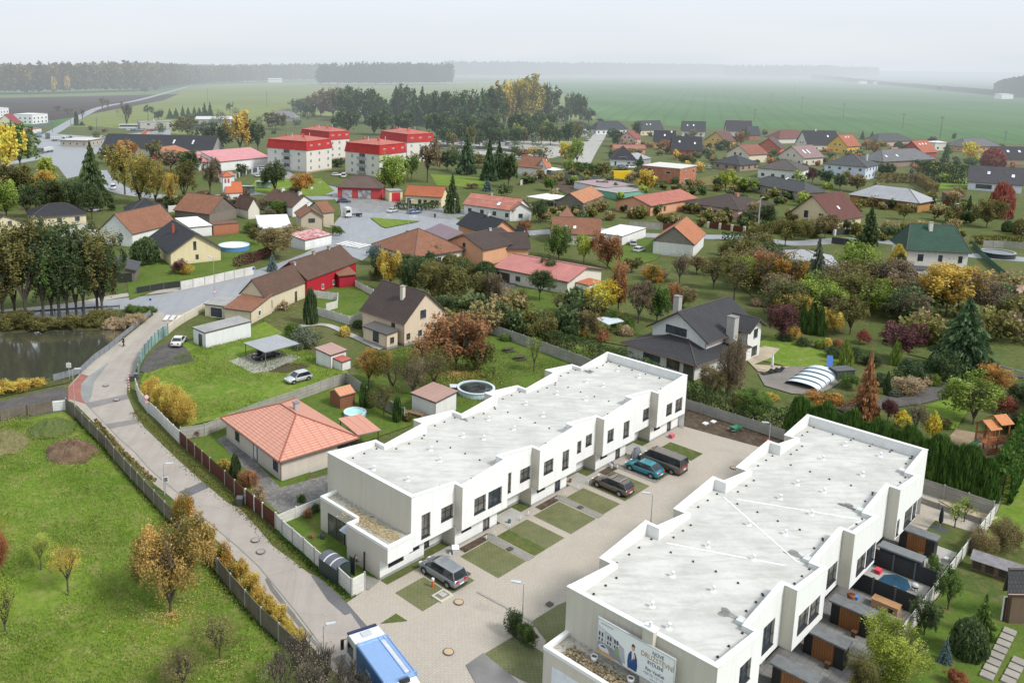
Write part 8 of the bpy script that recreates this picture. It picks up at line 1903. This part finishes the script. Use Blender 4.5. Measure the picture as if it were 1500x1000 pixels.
b=MB();q=[(-2.3,.4,1.6),(-3.4,.5,1.25),(-4.4,.5,.75),(-5.6,.4,.3)]
for a,c in zip(q,q[1:]):b.slab([(c[0],c[1]-.3,c[2]),(a[0],a[1]-.3,a[2]),(a[0],a[1]+.3,a[2]),(c[0],c[1]+.3,c[2])],.08);b.bar((a[0],a[1]-.32,a[2]+.12),(c[0],c[1]-.32,c[2]+.12),.06).bar((a[0],a[1]+.32,a[2]+.12),(c[0],c[1]+.32,c[2]+.12),.06)
b.build('slide',plain((.02,.20,.10),.3),pt);b=MB();b.bar((-.3,-4.2,0),(.2,-2.9,2.7),.08).bar((.7,-4.2,0),(.2,-2.9,2.7),.08).bar((.2,-2.9,2.7),(.2,-1.2,2.7),.08);b.build('swing_frame',WD,pt)
MB().lathe([(.55,.6),(.62,.66),(.62,.74),(.55,.78),(.48,.72),(.55,.6)],18,c=(-.4,-2.6)).build('nest_swing',plain((.04,.06,.14)),pt)
CLAD=bricks((.28,.12,.045),(.34,.15,.055),(.10,.04,.02),30.,.14,.015,uv=False,name='wood_cladding',off=0.)
for u,l in((13.0,'timber clad garden store nearest the bottom of the patio row'),(18.7,'timber clad garden store second in the patio row'),(24.1,'timber clad garden store beside the barbecue patio'),(40.8,'timber clad garden store beside the pale patio')):
 s_=thing('garden_store',l,'garden store',Q(u,29.0),BA-math.pi/2);d=3.0
 MB().box(.1,d,-.55,.55,0,2.05).build('wall',BLKP,s_);MB().box(.75,2.3,-.58,-.551,.1,2.0).build('door',CLAD,s_);MB().box(-.1,d+.15,-.7,.7,2.051,2.2).build('roof',plain((.14,.145,.15),.8,var=.25),s_)
 ww=thing('side_table','small dark wooden side table before the store at the '+{13.0:'bottom',18.7:'second patio',24.1:'barbecue patio',40.8:'pale patio'}[u],'table',Q(u-.95,31.1),BA);MB().box(-.25,.25,-.2,.2,.62,.68).build('tabletop',plain((.12,.06,.03)),ww)
 for x in(-.2,.2):MB().box(x-.03,x+.03,-.15,.15,0,.62).build('leg',plain((.10,.05,.03)),ww)
bk=thing('garden_store','long black garden store with flat grey roof','garden store',Q(35.9,28.9),BA-math.pi/2);MB().box(0,3.3,-.55,.6,0,2.05).build('wall',plain((.022,.025,.028),.4),bk);MB().box(-.15,3.4,-.65,.7,2.051,2.2).build('roof',plain((.16,.17,.175),.8),bk);MB().box(1.3,1.34,-.57,-.551,1.0,1.2).box(1.4,1.44,-.57,-.551,1.0,1.2).build('handle',GALV,bk)
um=thing('parasol','pale blue parasol leaning open on the dark patio','parasol',Q(32.1,31.2),BA+.4);m=Matrix.Translation((0,0,.95))@Matrix.Rotation(math.radians(68),4,'Y');b=MB();n_=8
for i in range(n_):a0,a1=6.2832*i/n_,6.2832*(i+1)/n_;b.face([m@Vector((1.25*math.cos(a0),1.25*math.sin(a0),0)),m@Vector((1.25*math.cos(a1),1.25*math.sin(a1),0)),m@Vector((0,0,.5))])
b.build('canopy',plain((.16,.42,.68),.7,var=.15),um);MB().bar(m@Vector((0,0,.5)),m@Vector((0,0,-1.2)),.025).build('pole',GALV,um)
tb=thing('outdoor_kitchen','wooden outdoor kitchen counter on the stone patio','kitchen counter',Q(28.9,30.9),BA-math.pi/2);MB().box(-.3,1.7,-.45,.45,0,.85).build('cabinet',plain((.42,.26,.16),.7,var=.2),tb);MB().box(-.35,1.75,-.5,.5,.851,.91).build('worktop',plain((.36,.2,.1),.6,var=.3),tb);MB().box(1.0,1.4,-.47,-.451,.25,.65).build('oven_door',BLKP,tb)
gr=thing('barbecue','round black kettle barbecue with white lid on the dark patio','barbecue',Q(33.6,32.4),0);MB().lathe([(.0,.45),(.25,.5),(.33,.7)],16).build('bowl',BLKP,gr,True);MB().lathe([(.33,.7),(.27,.88),(.0,.95)],16).build('lid',plain((.5,.5,.5),.3),gr,True)
for i in range(3):MB().bar((.2*math.cos(i*2.1),.2*math.sin(i*2.1),.5),(.35*math.cos(i*2.1),.35*math.sin(i*2.1),0),.02).build('leg',BLKP,gr)
def clutter(label,name,cat,p,s,c,ang=0.,h=None,shape='box'):
 t=thing(name,label,cat,p,ang)
 if shape=='box':MB().prism([(-s/2,-s*.35),(s/2,-s*.35),(s*.45,s*.35),(-s*.45,s*.3)],0,h or s*.6).build('body',plain(c,.6),t);MB().box(-s*.46,s*.46,-s*.3,s*.3,(h or s*.6)+.001,(h or s*.6)+.05).build('top',plain(sc(c,1.3),.6),t)
 else:MB().lathe([(s*.3,0),(s*.42,(h or s)*.8),(s*.4,h or s),(s*.34,(h or s)*.9),(0,(h or s)*.9)],12).build('body',plain(c,.6),t,True);MB().lathe([(s*.33,(h or s)*.91),(0,(h or s)*.96)],10).build('content',plain(sc(c,.4)),t)
CL=((34.2,29.3,.7,(.6,.05,.08),'red and white toy box under the dark patio wall','toy_box','box'),(31.6,28.9,.6,(.1,.35,.08),'green plant pot beside the blue parasol','plant_pot','pot'),(30.9,33.0,.6,(.35,.5,.15),'green and white folded chair at the patio fence','folded_chair','box'),(27.9,29.2,.8,(.3,.12,.06),'brown pot beside the outdoor kitchen','plant_pot','pot'),(28.6,29.4,.5,(.08,.2,.5),'blue bag on the outdoor kitchen side','bag','box'),(27.3,30.4,.3,(.5,.42,.35),'pale small pot on the stone patio','plant_pot','pot'),(41.0,32.9,.6,(.4,.4,.38),'pale grey stone cube beside the last garden store','stone_block','box'),(44.2,29.0,.9,(.08,.14,.09),'dark green garden box on the pale patio','garden_box','box'),(33.9,1.6,.5,(.5,.5,.52),'white flower pot beside the third terrace door','plant_pot','pot'),(34.4,1.4,.45,(.05,.08,.14),'dark blue bucket beside the third terrace door','bucket','pot'),(16.0,1.5,.4,(.12,.16,.2),'blue grey pot at the second terrace path','plant_pot','pot'),(27.6,.5,.4,(.3,.1,.05),'rusty pot at the third entrance','plant_pot','pot'),(46.5,2.0,.7,(.5,.1,.15),'red and white children bike heap at the last door','toy_bicycle','box'),(53.5,2.8,.9,(.5,.5,.5),'white board lying on the soil by the far wall','board','box'),(54.8,3.2,.8,(.55,.55,.54),'second white board lying on the soil by the far wall','board','box'),(-.4,-9.3,.5,(.25,.1,.06),'terracotta pot beside the terrace wing corner','plant_pot','pot'),(.3,-8.6,.6,(.05,.055,.06),'black round garden grill in the corner garden','garden_grill','pot'),(53.9,10.6,.5,(.5,.03,.05),'red gas bottle at the far courtyard wall','gas_bottle','pot'))
for u,v,s,c,l,nm,sh in CL:clutter(l,nm,nm.replace('_',' '),Q(u,v,.1),s,c,BA,None if nm!='board' else.1,sh)
gc=thing('wheelbarrow','green wheelbarrow among the rubble by the far wall','wheelbarrow',Q(54.2,6.5,.1),.4);b=MB();q=[(-.4,-.3),(.4,-.25),(.4,.25),(-.4,.3)];t_=[(x*1.7,y*1.6)for x,y in q]
for i in range(4):j=(i+1)%4;b.face([(*q[i],.3),(*q[j],.3),(*t_[j],.65),(*t_[i],.65)])
b.face([(x,y,.3)for x,y in q]);b.build('tray',plain((.03,.22,.12),.5),gc);MB().lathe([(.2,0),(.2,.08),(0,.08)],12,c=(.8,0)).build('wheel',RUB,gc);MB().bar((-.3,.3,.3),(-1.1,.35,.45),.03).bar((-.3,-.3,.3),(-1.1,-.35,.45),.03).build('handle',GALV,gc)
ld=thing('trailer_cover','grey folded garden swing cover behind the turquoise car','cover',Q(38.2,2.2),BA);MB().lathe([(.9,.2),(.8,.8),(.4,1.4),(0,1.5)],12,sy=.6).build('cover',plain((.12,.13,.15),.7),ld,True);MB().bar((-1.0,0,0),(-.7,0,1.7),.04).bar((-.6,.3,0),(-.7,0,1.7),.04).build('frame',GALV,ld)
hn=thing('hen_house','weathered wooden hen house with sloping grey roof','hen house',P(1459,845),-.75);hn.scale=(.72,1,1);WO=plain((.17,.12,.085),.9,var=.4,scale=2)
MB().box(-2.6,2.6,-.5,.5,.25,1.25).build('wall',WO,hn);MB().slab([(-2.8,-.75,1.3),(2.8,-.75,1.3),(2.8,.7,1.65),(-2.8,.7,1.65)],.07).build('roof',plain((.20,.19,.20),.9,var=.3),hn)
for x in(-2.,-.7,.7,2.):MB().box(x-.45,x+.45,-.53,-.501,.4,1.1).build('hatch',plain((.06,.045,.035),.9),hn);MB().box(x-.05,x+.05,-.4,.4,0,.25).build('leg',WO,hn)
for x,y,a,l in((745,516,.5,'dark picnic table on the lawn behind the terrace'),(762,528,.4,'second dark picnic bench near the young tree')):
 t=thing('picnic_table',l,'table',P(x,y),a);MB().box(-.9,.9,-.35,.35,.68,.74).build('tabletop',plain((.07,.055,.045)),t)
 for s in(-1,1):MB().box(-.9,.9,s*.7-.13,s*.7+.13,.4,.45).build('bench',plain((.07,.055,.045)),t);MB().bar((s*.7,-.7,0),(s*.7,.3,.7),.04).bar((s*.7,.7,0),(s*.7,-.3,.7),.04).build('leg',plain((.06,.05,.04)),t)
for x,y,l in((360,283,'glass bus shelter beside the chapel'),(386,276,'small bus shelter on the meadow edge')):
 t=thing('bus_shelter',l,'bus shelter',P(x,y),-.1);MB().box(-3,3,-1,1,2.5,2.65).build('roof',plain((.35,.4,.38),.4),t);MB().box(-2.9,2.9,.9,.95,.2,2.4).build('glass_wall',glassm((.2,.26,.24),.1),t)
 for x_ in(-2.9,2.9):MB().bar((x_,-.8,0),(x_,-.8,2.5),.06).build('post',GALV,t)
wl_=thing('wood_pile','stacked firewood beside the rusty roofed shed','wood pile',P(610,610),-.55);b=MB();r6=random.Random(2)
[b.bar((x*.22,-.5,.12+z*.2),(x*.22+r6.uniform(-.1,.1),.5,.12+z*.2),.09,n=6)for x in range(-9,10)for z in range(3-abs(x)//5)];b.build('logs',plain((.2,.14,.09),.9,var=.4,scale=4),wl_)
for x,y,l in((1286,124,'tiny white barn on the far field road'),(1263,123,'second tiny white barn on the far field road'),(1470,145,'tiny white shed at the far right copse')):
 t=thing('far_barn',l,'barn',P(x,y),.3);MB().box(-12,12,-6,6,0,7).build('wall',plain((.7,.7,.7)),t);MB().slab([(-12.5,-6.5,7.05),(12.5,-6.5,7.05),(12.5,6.5,8),(-12.5,6.5,8)],.3).build('roof',plain((.6,.6,.6)),t)
for x,y,l in((403,121,'white farm hall before the wooded ridge'),(367,120,'pale farm building left of the white hall')):
 t=thing('far_barn',l,'barn',P(x,y),0.);MB().box(-16,16,-6,6,0,8).build('wall',plain((.7,.68,.6)),t);MB().slab([(-17,-7,8.05),(17,-7,8.05),(17,7,10),(-17,7,10)],.3).build('roof',plain((.55,.55,.52)),t)
r7=random.Random(9)
def scatter(label,x,y,rx,ry,n_,cols,size=.07):
 c=P(x,y);b=MB()
 for i in range(n_):
  a=r7.uniform(0,6.283);q=abs(r7.gauss(0,.5));p=Vector((c.x+rx*q*math.cos(a),c.y+ry*q*math.sin(a),0));s=size*r7.uniform(.6,1.4);t=r7.uniform(0,6.3)
  b.face([(p.x+s*math.cos(t+k)*(1 if j%2 else.6),p.y+s*math.sin(t+k)*(1 if j%2 else.6),.36+r7.uniform(0,.05))for j,k in enumerate((0,1.57,3.14,4.71))],r7.randrange(len(cols)))
 return tag(b.build('fallen_leaves',[plain(k,.9)for k in cols]),label,'leaves',None,'stuff')
LC=((.45,.25,.06),(.30,.16,.05),(.5,.4,.15))
scatter('orange fallen leaves under the large tree on the lawn',250,905,6,5,1300,LC,.055);scatter('yellow fallen leaves under the brilliant yellow tree',883,468,6,6,900,((.6,.45,.04),(.5,.35,.04)),.12);scatter('fallen leaves under the rust red tree',668,550,8,7,1500,LC,.09)
scatter('scattered leaves on the lawn beside the fence end',325,975,6,4,350,((.4,.35,.12),(.3,.25,.08)))
def tufts(label,pts,w_,n_,col,h=.22,z=.06):
 q=[P(*p)for p in pts];P_=[];dd=[]
 tot=sum((b-a).length for a,b in zip(q,q[1:]))
 for a,b in zip(q,q[1:]):
  d=(b-a);L=d.length;nr=Vector((-d.y,d.x,0)).normalized()
  for i in range(int(n_*L/tot)):p=a+d*r7.random()+nr*r7.gauss(0,w_/2);P_.append((p.x,p.y,z+h*r7.random()*.6,r7.random()));dd.append((r7.gauss(0,.5),r7.gauss(0,.5),1))
 me=leaf_mesh('weeds',P_,h,3,dirs=dd,asp=1.6);o=bpy.data.objects.new('weeds',me);COL.objects.link(o);o['leaf_a'],o['leaf_b']=[x*1.8 for x in TC[col][0]],[x*1.5 for x in TC[col][1]];return tag(o,label,'weeds',None,'stuff')
tufts('green weeds along the foot of the white slab fence',[(404,778),(429,802),(461,830),(496,859),(514,876)],.5,2600,'green');tufts('short grass along the street verge',[(197,604),(238,640),(293,695),(353,743),(399,785),(452,830)],.9,4200,'olive',.14)
tufts('weeds along the foot of the wooden fence',[(111,613),(156,661),(212,726),(270,787),(338,868),(409,943)],.35,3000,'green',.2);tufts('leaves clinging along the top of the wooden fence',[(140,630),(183,680),(227,722)],.25,500,'obrown',.3,1.3)
def turf(label,pts,n_,size,ca,cb_,z=.05,clump=.12):
 q=[P(*p)for p in pts];x0,x1=min(p.x for p in q),max(p.x for p in q);y0,y1=min(p.y for p in q),max(p.y for p in q);P_=[];dd=[]
 def inside(x,y):
  c=False
  for a,b in zip(q,q[1:]+q[:1]):
   if(a.y>y)!=(b.y>y)and x<(b.x-a.x)*(y-a.y)/(b.y-a.y)+a.x:c=not c
  return c
 while len(P_)<n_:
  x,y=r7.uniform(x0,x1),r7.uniform(y0,y1)
  if inside(x,y)and noise.noise(Vector((x,y,0))*clump)>r7.uniform(-.5,.3):P_.append((x,y,z+.02,min(1,max(0,.5+noise.noise(Vector((x,y,7))*.35)+r7.uniform(-.3,.3)))));dd.append((r7.gauss(0,.8),r7.gauss(0,.8),1))
 me=leaf_mesh('grass_tufts',P_,size,3,dirs=dd,asp=1.3);o=bpy.data.objects.new('grass_tufts',me);COL.objects.link(o);o['leaf_a'],o['leaf_b']=ca,cb_;return tag(o,label,'grass',None,'stuff')
turf('uneven grass of the big lawn at the lower left',[(-80,625),(90,604),(132,642),(260,782),(340,874),(470,1010),(-80,1010)],42000,.13,[.14,.21,.03],[.32,.35,.10],.32)
turf('rough grass in the garden with the carport',[(210,560),(225,535),(330,495),(430,500),(505,550),(440,578),(270,622)],12000,.13,[.13,.20,.03],[.30,.33,.09],.32)
turf('rough grass of the garden behind the terrace',[(545,522),(660,500),(800,525),(860,548),(700,600),(640,590)],9000,.15,[.08,.14,.02],[.24,.25,.07],.32)
